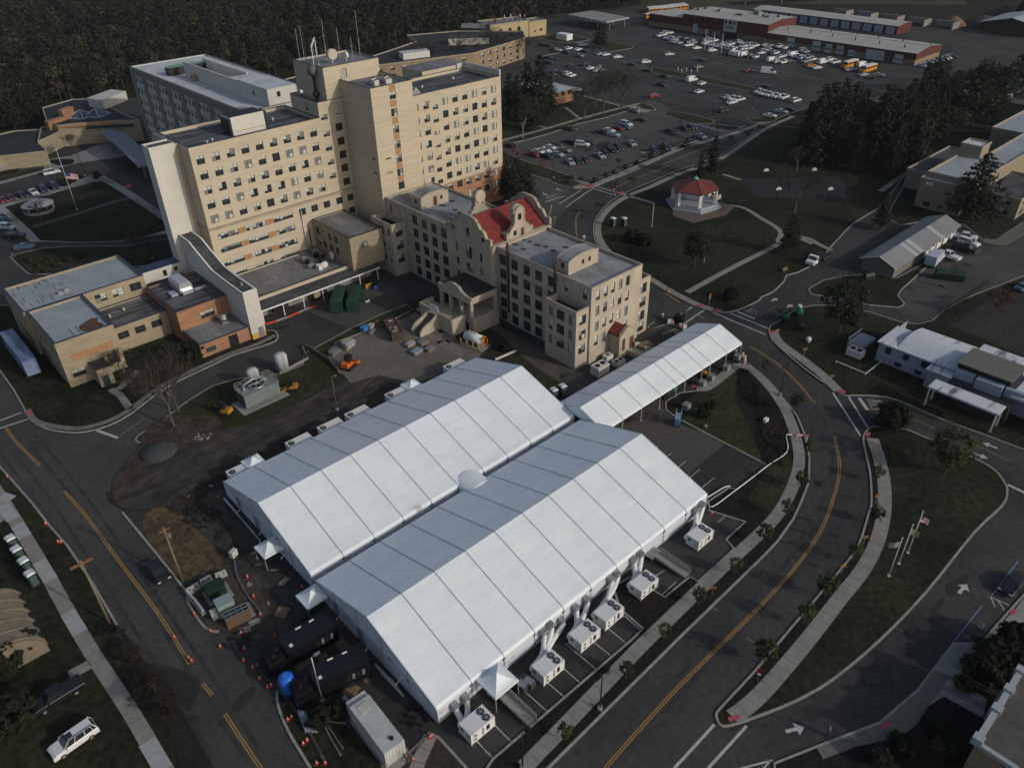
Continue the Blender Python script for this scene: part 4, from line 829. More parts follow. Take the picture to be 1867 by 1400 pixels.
mb=MB();mb.tube([(65.26,49.2,17.2),(65.31,49.2,17.2)],[.5,.5],14);mb.tube([(65.26,39.8,17.2),(65.31,39.8,17.2)],[.5,.5],14);mb.box(65.26,65.31,44.05,44.95,16.6,18.0);mb.tube([(65.26,44.5,18.0),(65.31,44.5,18.0)],[.45,.45],12);mb.split('gable_window',glass,A)
for x0,x1,y0,y1 in((68.8,76.5,64.7,68.6),(68.4,76.6,19.3,22.3)):
 mb=MB();mb.box(x0,x1,y0,y1,15.5,18.2);n=8;xs=[x0+(x1-x0)*i/n for i in range(n+1)];zz=[18.2+.75*math.sin(math.pi*i/n)**.7 for i in range(n+1)]
 for i in range(n):
  mb.quad((xs[i],y0,zz[i]),(xs[i+1],y0,zz[i+1]),(xs[i+1],y1,zz[i+1]),(xs[i],y1,zz[i]),1)
  for y in(y0,y1):mb.quad((xs[i],y,18.2),(xs[i+1],y,18.2),(xs[i+1],y,zz[i+1]),(xs[i],y,zz[i]),0)
  mb.bar((xs[i],y0,zz[i]+.03),(xs[i+1],y0,zz[i+1]+.03),.25,.15,2);mb.bar((xs[i],y1,zz[i]+.03),(xs[i+1],y1,zz[i+1]+.03),.25,.15,2)
 mb.build('roof_house',[brick_dk,roof_adm,coping_l],A)
 mb=MB()
 mb.box(x0-.03,x0,(y0+y1)/2-.35,(y0+y1)/2+.35,16.5,17.6);mb.box(x0+3.6,x0+4.2,y0-.03,y0,16.6,17.5);mb.box(x0+5.4,x0+6.0,y0-.03,y0,16.6,17.5)
 if y0>50:mb.box(x0+3.4,x0+4.4,y0-.04,y0,15.6,17.7,1)
 mb.split('roof_house_opening',[dark,rust],A)
mb=MB()
for f,L in((zM,((475,175,520,192),(535,150,575,162),(560,205,590,220),(590,222,612,235),(930,415,965,433),(985,447,1015,462),(945,378,975,393),(985,390,1010,403),(1030,400,1050,415),(1065,420,1105,438),(1125,432,1150,447),(1165,455,1200,472),(1240,435,1275,450))),):
 for a,b,c,d in L:
  flat(mb,[xy(f(a+8,b,15.6)),xy(f(c+6,d-8,15.6)),xy(f(c-8,d,15.6)),xy(f(a-6,b+8,15.6))],15.53)
mb.build('roof_patch',roof_black,A)
for y,z0_ in((34.1,2.6),(21.0,9)):mb=MB();mb.box(66.45,66.78,y-.2,y+.2,z0_,17.0);mb.cyl((66.6,y),.26,17.0,17.9,10);mb.build('flue_pipe',mat('dark rust flue',(.085,.03,.02),.8),A,'dark rust flue running up the facade')
mb=MB()
mb.box(58.3,65.28,36.2,46.2,0,3.1,0);mb.box(54.8,58.3,38.0,48.6,0,3.0,0)
for y in(36.2,39.3,42.6,45.6):mb.box(58.35,59.0,y,y+.6,3.1,6.6)
for y in(36.2,45.6):mb.box(64.6,65.28,y,y+.6,3.1,6.6)
mb.box(58.2,65.28,36.1,46.3,6.6,8.0,0,1)
pr=[(36.1,8.0),(37.4,8.05),(38.6,8.5),(39.6,9.3),(41.2,9.6),(42.8,9.3),(43.8,8.5),(45.0,8.05),(46.3,8.0)];d2=MB();gable(d2,58.15,58.55,pr,7.4,0,2)
mb.add(d2.v,d2.f);mb.m[-len(d2.f):]=d2.m
for a,b,c,d,e in((54.8,38.0,58.3,38.0,3.9),(54.8,38,54.8,42.3,3.9),(54.8,45.2,54.8,48.6,3.9),(54.8,48.6,58.3,48.6,3.9)):mb.bar((a,b,3.5),(c,d,3.5),.35,.9)
mb.box(58.3,65.2,35.5,36.15,0,3.6)
mb.tube([(58.05,41.2,8.2),(58.16,41.2,8.2)],[.55,.55],12,2)
mb.build('entrance_loggia',[brick_dk,roof_black,coping_l],A,'columned entrance loggia with a curved parapet and terrace')
mb=MB()
for i in range(12):mb.box(50.2+.38*i,54.8,42.6,45.0,.25*i,.25*(i+1))if i<12 else None
mb.build('entrance_steps',mat('brown steps',(.14,.10,.075),.9),A)
for y in(42.2,45.0):
 mb=MB()
 for i in range(8):
  a,b=49.8+.65*i,49.8+.65*(i+1);za,zb=1.0+2.9*(i/8)**.8+.15*math.sin(i),1.0+2.9*((i+1)/8)**.8+.15*math.sin(i+1);mb.add([(a,y,0),(b,y,0),(b,y,zb),(a,y,za),(a,y+.4,0),(b,y+.4,0),(b,y+.4,zb),(a,y+.4,za)],[(0,1,2,3),(5,4,7,6),(3,2,6,7),(4,0,3,7),(1,5,6,2)])
 mb.build('step_wall',brick_dk,A)
mb=MB();mb.box(54.7,54.78,42.3,45.2,3.4,5.2);mb.build('white_gate',white_p,A)
mb=MB();mb.box(61,64,36.05,36.12,0.1,2.4);mb.box(58.25,58.3,37,38,.3,2.2);mb.box(59.2,64.2,45.4,45.5,3.1,6.3);mb.split('opening',dark,A)
mb=MB();mb.box(72.2,76.6,9.2,12,0,4.6,0);mb.quad((72.0,9.0,6.0-.8),(73.9,9.0,6.6),(73.9,12,6.6),(72.0,12,5.2),1);mb.quad((73.9,9.0,6.6),(75.6,9.0,5.2),(75.6,12,5.2),(73.9,12,6.6),1)
pr=[(72.4,4.6),(72.6,5.4),(73.4,6.0),(74.4,6.6),(75.4,6.0),(76.2,5.4),(76.4,4.6)];d2=MB();gable(d2,-.2,.2,pr,4.5,0,2);b0=len(mb.m);mb.add([(v[1]-.3,9.1+v[0],v[2])for v in d2.v],d2.f);mb.m[b0:]=d2.m
mb.box(74.6,77.2,5.6,9.2,0,1.1,0)
for i in range(7):mb.box(76.6+.36*i,79.5,6.6,8.6,1.5-.22*(i+1),1.5-.22*i,3)
mb.build('side_entrance',[brick_dk,tile_red,coping_l,mat('stone steps',(.15,.12,.09),.9)],A,'small projecting side entrance with red tiles and steps')
mb=MB()
for y in(6.2,8.6):mb.add([(76.2,y,0),(79.8,y,0),(79.8,y,.6),(76.2,y,2.4),(76.2,y+.35,0),(79.8,y+.35,0),(79.8,y+.35,.6),(76.2,y+.35,2.4)],[(0,1,2,3),(5,4,7,6),(3,2,6,7),(4,0,3,7),(1,5,6,2)])
mb.split('step_wall',brick_dk,A)
mb=MB();mb.box(73.0,73.8,9.15,9.21,1.5,4.0);mb.box(75.2,76.3,9.15,9.21,1.2,3.7);mb.split('door',rust,A)
F.finish(100)
# low buildings on the left
B=thing('clinic_building','low tan brick clinic with a pale blue grey roof and an L shaped plan','building');F=Facade(B)
shell(F,-8.2,14.9,90,104.3,0,9.5,[brick_tan],[roof_blue],coping_b,B,[(s+10.2,7.6,2.3,1.7)for s in(4.0-.2,7.2,10.8)],[(3+3.3*i,z,1.6,1.6,'dark')for i in range(4)for z in(6.8,3)],par=.45)
shell(F,-7.6,2.7,73.2,89.99,0,9.5,[brick_tan],[roof_blue],coping_b,B,[(2.2,2.6,2.4,1.6),(8.4,2.4,2.2,1.4,'dark')],[(2.5+3.2*i,z,1.5,1.6,'dark')for i in range(5)for z in(6.8,)],par=.45)
shell(F,2.703,14.35,79.6,89.99,0,5.4,[brick_tan],[roof_stripe],coping,B,[(2.6,3.4,2.1,1.5,'dark'),(5.9,3.4,2.1,1.5,'dark'),(9.2,3.4,2.1,1.5,'dark')],par=.3)
mb=MB();mb.box(-3.4,-.9,69.3,73.19,0,3.8,0,1);mb.box(-3.5,-.8,69.2,69.5,3.8,3.95,2);mb.box(-3.5,-3.2,69.5,73.19,3.8,3.95,2);mb.box(-1.1,-.8,69.5,73.19,3.8,3.95,2);mb.box(-2.9,-1.7,69.24,69.3,0,2.3,3);mb.build('entrance_porch',[brick_tan,roof_d,coping,glass_g],B)
mb=MB();mb.box(-5.8,1.6,73.13,73.19,5.1,6.4);mb.build('brick_panel',brick_or,B,'orange brick panel set in the tan wall')
F.finish(60)
mb=MB()
rd=random.Random(5)
for i in range(34):
 x=-7.2+rd.uniform(0,8.5);y=91+rd.uniform(0,12.5);
 if rd.random()<.7:flat(mb,[(x,y),(x+.12,y),(x+.12,y+rd.uniform(1.5,4)),(x,y+2.5)],9.062)
 else:flat(mb,[(x,y),(x+rd.uniform(1,2.5),y),(x+1.5,y+.1),(x,y+.1)],9.064)
for x in(-4.6+3,-3.4+3,-2.4+3,-1.2+3):flat(mb,[(x-2.2,74.6),(x-2.05,74.6),(x-2.05,78.4),(x-2.2,78.4)],9.062)
o=mb.build('roof_repair_lines',roof_black,B)
mb=MB();flat(mb,smooth_line([(-2.0,77.6),(-.4,78.8),(.8,79.3),(1.8,78.6),(1.2,77.2),(1.6,74.9),(-1.0,74.6),(-2.2,75.6)],3,True),9.068);mb.build('roof_rust_stain',mat('rust stain',(.14,.06,.03),.9,col2=(.04,.03,.03),vs=1.2),B)
Bc=thing('brick_kitchen_block','orange brick block with a dark streaked roof beside the covered stair','building');F=Facade(Bc)
shell(F,14.4,24.99,73.7,89.0,0,7.2,[brick_red],[roof_stripe],coping,Bc,[(5.9,4.7,2.9,1.4,'grid')],par=.3)
mb=MB();mb.box(14.6,24.9,65.9,73.69,0,3.0,0,1);mb.box(14.5,25.0,65.8,66.1,3,3.12,2);mb.box(14.5,14.8,66.1,73.69,3,3.12,2);mb.box(20.4,22.3,65.84,65.9,.1,2.6,3);mb.box(15.6,17.6,65.86,65.9,.9,1.9,4);mb.build('porch',[brick_red,roof_g,coping,dark,glass_g],Bc)
F.finish(20)
mb=MB();mb.box(15.6,23.79,92.9,96.6,6,8.6,0,1)
for i in range(28):mb.box(15.6+.29*i,15.66+.29*i,92.87,92.9,6,8.5)
mb.box(19.7,20.5,92.85,92.9,6.6,7.9,2);mb.box(22.2,22.9,92.85,92.9,7,7.9,2);small('clad_link_corridor',mb,[panel_w,coping_b,dark],'cream clad upper corridor joining the clinic to the stair tower','corridor')
mb=MB();mb.add([(18.3,80.5,8.6),(21.0,80.5,8.6),(21.0,86,8.6),(18.3,86,8.6),(18.6,80.5,9.4),(20.7,80.5,9.4),(20.7,86,9.4),(18.6,86,9.4),(18.3,80.5,7.4),(21,80.5,7.4),(21,86,7.4),(18.3,86,7.4)],[(8,9,1,0),(9,10,2,1),(11,8,0,3),(10,11,3,2),(0,1,5,4),(1,2,6,5),(3,0,4,7),(2,3,7,6),(4,5,6,7)]);mb.box(18.6,20.8,79.8,80.5,7.2,8.0);mb.box(16.6,18,81,83,7.0,7.5);mb.box(21.2,23.6,80.2,80.6,7.2,7.6)
small('rooftop_air_handler',mb,[mat('bright duct metal',(.55,.56,.60),.35,metal=.6)],'shiny metal air handler on the orange brick block roof','air handler')
t=thing('roof_exhaust','white stacked disc exhaust on the low brick porch roof','exhaust',(22.2,71,3));mb=MB();mb.lathe((0,0),[(.5,0),(.5,.8),(.75,.85),(.75,1.15),(.5,1.2),(.5,1.4),(.8,1.5),(.75,1.8),(.1,1.9)],14);mb.build('cowl',steel,t);mb=MB();mb.box(-.7,.7,-.6,.6,0,.3);mb.build('curb',steel,t)
L_=[]
for x,y in((5.2,85.2),(8.3,86.2)):mb=MB();mb.cyl((0,0),.28,0,.6,10);mb.cyl((0,0),.36,.6,.8,10,0,.15);o=mb.build('roof_vent',steel);o.location=(x,y,5.1);tag(o,'v','roof vent','vents on the low clinic roof');L_.append(o)
order_labels(L_,'pale vents on the dark low clinic roof')
mb=MB();mb.box(-.6,.3,93.8,94.6,9.05,9.7);mb.box(.6,1.4,94.0,94.8,9.05,9.9);mb.bar((-1.8,93.6,9.2),(2,94.6,9.2),.2);small('roof_unit',mb,steel,'cluster of metal fans on the pale clinic roof','roof unit')
Cb=thing('entrance_pavilion','tan brick pavilion with black roofs behind the flag lawn','building');F=Facade(Cb)
mb=MB()
def poly_block(P,z1,wm,rm,cm,root,z0=0,nm='wall'):
 n=len(P);A_=sum(P[i][0]*P[(i+1)%n][1]-P[(i+1)%n][0]*P[i][1]for i in range(n))
 if A_<0:P=P[::-1]
 m_=MB()
 for i in range(n):a,b=P[i],P[(i+1)%n];m_.quad((*a,z0),(*b,z0),(*b,z1),(*a,z1))
 m_.build(nm,wm,root);r2=MB();flat(r2,P,z1-.25);r2.build('roof',rm,root)
 c=MB();ribbon(c,P,.35,z1-.25,z1+.12,True);c.build('coping',cm,root)
poly_block([(-40,206),(19,220),(30.8,215),(31.5,226),(37.5,243),(30,248),(-40,236)],4.6,brick_tan,roof_black,mat('pale edge',(.30,.27,.22),.8),Cb)
poly_block([(40.4,233),(46.6,230.5),(57,224),(63,219),(61.9,231),(61.9,262),(56,267),(44,262),(39.7,242)],7.2,brick_tan,roof_black,mat('pale edge',(.30,.27,.22),.8),Cb)
poly_block([(31.6,226),(40.3,233),(39.7,242),(37.5,243)],5.2,brick_tan,roof_black,coping_l,Cb)
mb=MB()
for i in range(12):
 x=-36+4.6*i;mb.obox((x,205.95+(x+40)*.237),1.7,.2,1.5,3.0,math.atan(.237))
mb.split('window',glass_g,Cb)
mb=MB();mb.bar((-40,205.9,4.1),(19,219.9,4.1),.2,.8);mb.bar((40.4,232.9,6.7),(57,223.9,6.7),.2,.8);mb.build('brick_band',brick_or,Cb)
mb=MB();mb.bar((48.2,229.3,5.6),(61,220.2,5.6),.2,.9);mb.build('ribbon_window',glass_g,Cb)
mb=MB();mb.bar((-40,205.6,1.2),(19,219.5,1.2),.1,1.0);mb.build('railing',steel,Cb)
F.finish(1)
o=MB();flat(o,[(50.8,208),(55.5,212),(60,195),(51.5,186),(47.8,175.5),(45,178)],5.2);
mb=MB();P=[(47.9,175.2),(45.5,176),(49,206),(50.0,222),(54,224),(56,213),(53,190)];mb.prism(P,4.6,5.2)
for q in((47.5,178),(49.5,190),(50.2,202),(51.0,216)):mb.cyl(q,.25,0,4.6,8)
small('entrance_canopy',mb,[mat('blue grey canopy',(.16,.18,.21),.6)],'blue grey drive-through canopy at the hospital entrance','canopy')
mb=MB();mb.prism([(62.7-3,243),(71,251),(68,258),(57,251)],7,10.2);small('rooftop_air_handler',mb,[panel_g],'pale grey plant box on the black pavilion roof','air handler')
L_=[]
for x,y in((50.5,240),(55,237.5)):
 mb=MB();b=3.2
 mb.add([(-b,-b,0),(b,-b,0),(b,b,0),(-b,b,0),(0,0,2.2)],[(0,1,4),(1,2,4),(2,3,4),(3,0,4)])
 for q in((-b,-b),(b,-b),(b,b),(-b,b)):mb.bar((*q,.05),(0,0,2.25),.25,.25,1)
 for i in range(4):P=[(-b,-b),(b,-b),(b,b),(-b,b)];mb.bar((*P[i],.05),(*P[(i+1)%4],.05),.3,.3,1)
 o=mb.build('skylight',[mat('skylight glass',(.05,.08,.11),.1,spec=.7),mat('pale blue frame',(.30,.36,.44),.5)]);o.location=(x,y,7.0);o.rotation_euler.z=.6;tag(o,'s','skylight','pyramid skylights on the pavilion');L_.append(o)
order_labels(L_,'pyramid skylights on the black pavilion roof')
mb=MB();mb.prism([(38.5,236),(44.5,238.5),(43.7,240.5),(38,238)],5.2,8.2);mb.prism([(44.5,238.5),(49,241),(48,243.5),(43.7,240.5)],7,10.4);small('brick_parapet_box',mb,[brick_red],'stepped orange brick stair box on the pavilion roof','roof box')
# the two big tents
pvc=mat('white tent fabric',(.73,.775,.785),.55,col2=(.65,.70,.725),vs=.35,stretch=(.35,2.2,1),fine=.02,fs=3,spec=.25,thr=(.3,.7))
_n=pvc.node_tree;_b=_n.nodes['Principled BSDF']
_br=_n.nodes.new('ShaderNodeTexBrick');_br.inputs['Scale'].default_value=1;_br.inputs['Brick Width'].default_value=2.5;_br.inputs['Row Height'].default_value=2.1;_br.inputs['Mortar Size'].default_value=.0
_br.inputs['Color1'].default_value=(.955,.965,.975,1);_br.inputs['Color2'].default_value=(1.02,1.015,1.01,1);_g=_n.nodes.new('ShaderNodeNewGeometry');_n.links.new(_g.outputs['Position'],_br.inputs[0])
_mm=_n.nodes.new('ShaderNodeVectorMath');_mm.operation='MULTIPLY';_n.links.new(_b.inputs['Base Color'].links[0].from_socket,_mm.inputs[0]);_n.links.new(_br.outputs[0],_mm.inputs[1]);_n.links.new(_mm.outputs[0],_b.inputs['Base Color'])
_wn=_n.nodes.new('ShaderNodeTexNoise');_wn.inputs['Scale'].default_value=.9;_wn.inputs['Detail'].default_value=5;_mp=_n.nodes.new('ShaderNodeMapping');_mp.inputs['Scale'].default_value=(1.3,.45,1);_n.links.new(_g.outputs['Position'],_mp.inputs[0]);_n.links.new(_mp.outputs[0],_wn.inputs[0])
_bp=_n.nodes.new('ShaderNodeBump');_bp.inputs[0].default_value=.35;_bp.inputs[1].default_value=.12;_n.links.new(_wn.outputs[0],_bp.inputs['Height']);_n.links.new(_bp.outputs[0],_b.inputs['Normal'])
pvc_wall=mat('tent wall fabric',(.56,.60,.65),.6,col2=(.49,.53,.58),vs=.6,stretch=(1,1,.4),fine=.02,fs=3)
seamm=mat('grey seam profile',(.30,.33,.345),.5,metal=.3)
alu=mat('aluminium',(.55,.56,.57),.4,metal=.6)
HE,HR=2.93,6.91
def roof_z(y,y0,w,he,hr):
 t=(y-y0)/w;t=t if t<.5 else 1-t
 return he+(hr-he)*t*2
def big_tent(x0,y0,w,bays,label,wins=(),he=HE,hr=HR,side_skip=()):
 t=thing('event_tent',label,'tent',(0,0,0),0,'large white frame tents')
 n=12
 rf=MB();x1=x0+5*bays
 def prof():
  P=[(y0-.02,he-.45),(y0-.0,he-.12),(y0+.22,he+.05)]
  for i in range(1,n+1):y=y0+.22+(w/2-.22)*i/n;P.append((y,he+.05+(hr-he-.05)*i/n))
  return P+[(2*y0+w-y,z)for y,z in reversed(P[:-1])]
 P=prof();m=len(P);sub=8
 xs=[]
 for b in range(bays):
  for k in range(sub):xs.append(x0+5*b+5*k/sub)
 xs.append(x1)
 b0=len(rf.v)
 for i,x in enumerate(xs):
  ph=math.sin(math.pi*((x-x0)%5)/5)if 0<i<len(xs)-1 else 0
  for j,(y,z)in enumerate(P):
   s=.035*ph*(1 if 2<j<m-3 else 0)
   if abs(y-(y0+w/2))<.5:s*=.3
   rf.v.append((x,y,z-s))
 for i in range(len(xs)-1):
  for j in range(m-1):
   rf.f.append([b0+i*m+j,b0+(i+1)*m+j,b0+(i+1)*m+j+1,b0+i*m+j+1]);rf.m.append(0);rf.sm.append(j<2 or j>m-4)
 rf.build('roof',pvc,t)
 for b in range(0,bays+1):
  x=x0+5*b;s=MB()
  for j in range(m-1):
   s.bar((x,P[j][0],P[j][1]+.01),(x,P[j+1][0],P[j+1][1]+.01),.11,.06)
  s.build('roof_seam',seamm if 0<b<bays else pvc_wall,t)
 for sx,xx in((-1,x0),(1,x1)):
  g=MB();c=y0+w/2
  ring=[(y0,0),(y0,he),(c,hr),(y0+w,he),(y0+w,0)]
  g.add([(xx,y,z)for y,z in ring],[(0,1,2,3,4)if sx>0 else(4,3,2,1,0)])
  for k in range(1,5):y=y0+w*k/5;g.bar((xx+sx*.05,y,0),(xx+sx*.05,y,roof_z(y,y0,w,he,hr)),.12,.1,1)
  g.bar((xx+sx*.05,y0,he),(xx+sx*.05,y0+w,he),.1,.1,1)
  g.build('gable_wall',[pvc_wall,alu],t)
 for sy,yy in((-1,y0),(1,y0+w)):
  g=MB();g.quad((x0,yy,0),(x1,yy,0),(x1,yy,he-.3),(x0,yy,he-.3))
  for b in range(bays+1):x=x0+5*b;g.bar((x,yy+sy*.04,0),(x,yy+sy*.04,he-.35),.14,.08,1)
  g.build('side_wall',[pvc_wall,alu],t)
 gl=MB()
 for b in range(1,bays):gl.box(x0+5*b-.22,x0+5*b+.22,y0-.08,y0-.03,he-.85,he-.62)
 for(yy,zz)in((y0+5,2.3),(y0+8.5,2.9),(y0+17,2.6)):gl.box(x0-.08,x0-.03,yy,yy+.4,zz,zz+.25)
 gl.build('wall_vent',dsteel,t)
 br=MB()
 for yy in(y0+6.3,y0+12.6,y0+19):br.bar((x0-.1,yy,2.2),(x0-.9,yy,1.7),.05);br.cyl((x0-.95,yy),.08,1.55,1.75,8)
 for yy in(y0+14.5,y0+20):br.box(x0-.12,x0-.05,yy,yy+1.1,.4,2.5,1)
 br.split('wall_fitting',[white_p,mat('grey tent door',(.20,.22,.25),.6)],t)
 return t
T1=big_tent(0,0,25.3,10,'large white frame tent on the left, behind the other one')
T2=big_tent(-.07,-26.73,25.3,10,'large white frame tent in front, beside the row of air conditioning units')
mb=MB();n=12;xc,rx,rz,zb=27.2,2.2,1.0,2.45
for i in range(n):
 a,b=math.pi*i/n,math.pi*(i+1)/n
 for y0_,y1_ in((-2.6,1.1),):
  mb.add([(xc+rx*math.cos(a),y0_,zb+rz*math.sin(a)),(xc+rx*math.cos(b),y0_,zb+rz*math.sin(b)),(xc+rx*math.cos(b),y1_,zb+rz*math.sin(b)),(xc+rx*math.cos(a),y1_,zb+rz*math.sin(a))],[(0,1,2,3)],0,True)
for y in(-2.6,1.1):
 for i in range(n):
  a,b=math.pi*i/n,math.pi*(i+1)/n;mb.add([(xc,y,zb),(xc+rx*math.cos(a),y,zb+rz*math.sin(a)),(xc+rx*math.cos(b),y,zb+rz*math.sin(b))],[(0,1,2)])
for x in(xc-rx,xc+rx):mb.quad((x,-1.45,0),(x,0,0),(x,0,2.6),(x,-1.45,2.6))
tag(mb.build('tunnel_link',pvc),'small white barrel vault bridging the gap between the two big tents','tent link')
t=thing('canopy_tent','long narrow white canopy on thin legs running from the tents to the road','canopy')
mb=MB();cx0,cx1=50.2,89.6;xsC=[50.2,55.1,60,65,69.6,72.1,77.1,79.6,84.7,89.6]
PC=[(-6.35,2.65),(-6.3,2.95),(-6.0,3.1),(-3.6,4.0),(-1.0,4.95),(1.6,4.0),(4.0,3.1),(4.3,2.95),(4.35,2.65)]
b0=0
XS=[]
for i in range(len(xsC)-1):
 for k in range(5):XS.append((xsC[i]+(xsC[i+1]-xsC[i])*k/5,math.sin(math.pi*k/5)*(xsC[i+1]-xsC[i])/5))
XS.append((xsC[-1],0))
for x,s in XS:
 for y,z in PC:mb.v.append((x,y,z-.06*s*(1 if 3.2<z<4.9 else 0)))
for i in range(len(XS)-1):
 for j in range(len(PC)-1):mb.f.append([i*9+j,(i+1)*9+j,(i+1)*9+j+1,i*9+j+1]);mb.m.append(0);mb.sm.append(False)
mb.build('roof',pvc,t)
for x in xsC:
 s=MB()
 for j in range(len(PC)-1):s.bar((x,PC[j][0],PC[j][1]+.015),(x,PC[j+1][0],PC[j+1][1]+.01),.10,.05)
 s.build('roof_seam',seamm,t)
 for y in(-6.25,4.25):
  l=MB();l.bar((x,y,0),(x,y,2.95),.14);l.box(x-.2,x+.2,y-.2,y+.2,.005,.04);l.build('leg',alu,t)
for x in(50.15,89.62):mb=MB();mb.add([(x,-6.3,2.9),(x,-1,4.95),(x,4.3,2.9)],[(0,1,2)]if x<60 else[(0,2,1)]);mb.build('gable_end',pvc,t)
def pagoda(c,s,h0,h1,a,label,flag=None):
 t=thing('peak_canopy',label,'canopy',(c[0],c[1],0),a,'small peaked entrance canopies')
 r=MB();q=[(-s,-s),(s,-s),(s,s),(-s,s)];n=6
 rings=[]
 for k in range(n+1):
  u=k/n;z=h0+(h1-h0)*u**1.6;rad=s*(1-u)
  b=len(r.v);r.v+=[(x/s*rad,y/s*rad,z)for x,y in q];rings.append(b)
 for k in range(n):
  for j in range(4):r.f.append([rings[k]+j,rings[k]+(j+1)%4,rings[k+1]+(j+1)%4,rings[k+1]+j]);r.m.append(0);r.sm.append(False)
 for j in range(4):a_,b_=q[j],q[(j+1)%4];r.quad((*a_,h0-.28),(*b_,h0-.28),(*b_,h0),(*a_,h0))
 r.build('roof',pvc,t)
 for x,y in q:l=MB();l.bar((x*.97,y*.97,0),(x*.97,y*.97,h0),.09);l.build('leg',alu,t)
 return t
def at(px,py,z):return xy(G(px,py,z))
pagoda(at(*[490,996],2.6),1.5,2.5,3.5,0,'peaked canopy at the front corner of the left tent')
pagoda(at(568,1085,2.6),1.5,2.5,3.5,0,'peaked canopy at the front corner of the right tent above the black trailers')
pagoda(at(906,1238,2.6),1.75,2.6,3.9,0,'peaked canopy over the ramp on the long side of the right tent')
pagoda((5.7,26.9),1.45,2.5,3.5,0,'peaked canopy on the back side of the left tent near its front end')
pagoda((36.4,26.9),1.45,2.5,3.5,0,'peaked canopy on the back side of the left tent near its far end')
# air conditioning units
greenlab=mat('green sticker',(.03,.16,.08),.6)
def hvac():
 t=thing('air_conditioner','x','air conditioner')
 w,d,h=2.05,3.35,1.75
 b=MB();b.box(-d/2,d/2,-w/2,w/2,.12,h);b.box(-d/2-.03,d/2+.03,-w/2-.03,w/2+.03,h-.09,h+.02);b.box(-d/2,d/2,-w/2,w/2,0,.1)
 for x in(-d/2,d/2):
  for y in(-w/2,w/2):b.bar((x,y,0),(x,y,h),.09)
 b.build('cabinet',white_p,t)
 for x,y in((.95,.45),(.95,-.5)):
  f=MB();f.cyl((x,y),.43,h+.02,h+.10,18,0);f.cyl((x,y),.38,h+.101,h+.105,18,1)
  for k in range(5):a=k*2*math.pi/5;f.bar((x,y,h+.115),(x+.34*math.cos(a),y+.34*math.sin(a),h+.115),.13,.01,2)
  f.cyl((x,y),.1,h+.11,h+.13,10,2);f.build('fan',[dsteel,dark,steel],t)
 g=MB()
 for k in range(8):g.box(-d/2-.025,-d/2-.005,-w/2+.15,-.1,.3+k*.16,.36+k*.16)
 g.build('grille',panel_g,t)
 p=MB();p.box(.5,.95,-w/2-.03,-w/2,.5,1.3);p.box(-d/2-.03,-d/2,.3,.75,.9,1.4,1);p.box(-1.2,-.9,-w/2-.03,-w/2,1.0,1.35,1);p.box(-1.2,-.9,-w/2-.03,-w/2,.35,.7,1);p.box(-.1,.1,-w/2-.03,-w/2,.3,1.5,2);p.split('cabinet_panel',[dsteel,greenlab,steel],t)
 return t
def duct(t,pts_,r=.30):
 P=[Vector(p)for p in pts_];Q=[]
 for i in range(len(P)-1):
  a,b,c,d=P[max(0,i-1)],P[i],P[i+1],P[min(len(P)-1,i+2)]
  for k in range(6):u=k/6;Q.append(.5*((2*b)+(c-a)*u+(2*a-5*b+4*c-d)*u*u+(3*b-a-3*c+d)*u**3))
 Q.append(P[-1]);rs=[r*(1+.05*(i%2))for i in range(len(Q))]
 m=MB();m.tube([tuple(q)for q in Q],rs,10);m.build('duct',mat('white duct fabric',(.62,.63,.63),.7,coord='O'),t)
ac=[]
YS=-26.73
HV=[(869,1312,((826,1283),(846,1274))),(999,1208,((987,1150),(1000,1137),(1020,1142))),(1066,1150,((1046,1105),(1066,1090))),(1110,1111,((1110,1053),(1121,1044))),(1174,1058,((1152,1018),(1164,1008))),(1277,970,((1265,928),(1276,918)))]
proto=hvac()
for i,(px,py,dd)in enumerate(HV):
 x,y=at(px,py,1.75)
 o=proto if i==0 else dup(proto,(0,0,0))
 if i==0:o.location=(x,y,0)
 else:o.location=(x,y,0)
 o['group']='air conditioning units along the right tent'
 ac.append(o)
proto_kids=None
for o,(px,py,dd)in zip(ac,HV):
 x,y=o.location.x,o.location.y
 for j,(hx,hy)in enumerate(dd):
  w=G(hx,hy,2.2);d=ray(hx,hy);t_=(YS-.1-CP[1])/d.y;wx,wz=CP[0]+d.x*t_,CP[2]+d.z*t_
  wz=min(max(wz,1.5),2.5);sx=x-1.3+.8*j
  m_=MB();m_.box(wx-.36,wx+.36,YS-.8,YS-.02,wz-.25,wz+.45);m_.build('duct_hood',steel,o).matrix_parent_inverse=Matrix.Translation((-x,-y,0))
  pr_=[(wx,YS-.42,wz),(wx+.02,YS-.6,wz-.75),(wx*.55+sx*.45,(YS+y)/2-.1+.3*j,.85),(sx,y+1.3,.75),(sx,y+.9,.9)]
  n0=len(o.children);duct(o,pr_,.33)
  o.children[-1]if False else None
  for ch in bpy.data.objects:
   if ch.parent==o and ch.name.startswith('duct')and ch.matrix_parent_inverse==Matrix.Identity(4)and not ch.name.startswith('duct_hood')and ch.location.length==0 and 'fixed' not in ch:
    ch.matrix_parent_inverse=Matrix.Translation((-x,-y,0));ch['fixed']=1
order_labels(ac,'white box air conditioners beside the right tent')
for o in ac:
 for ch in o.children:
  if 'fixed' in ch:del ch['fixed']
L_=[]
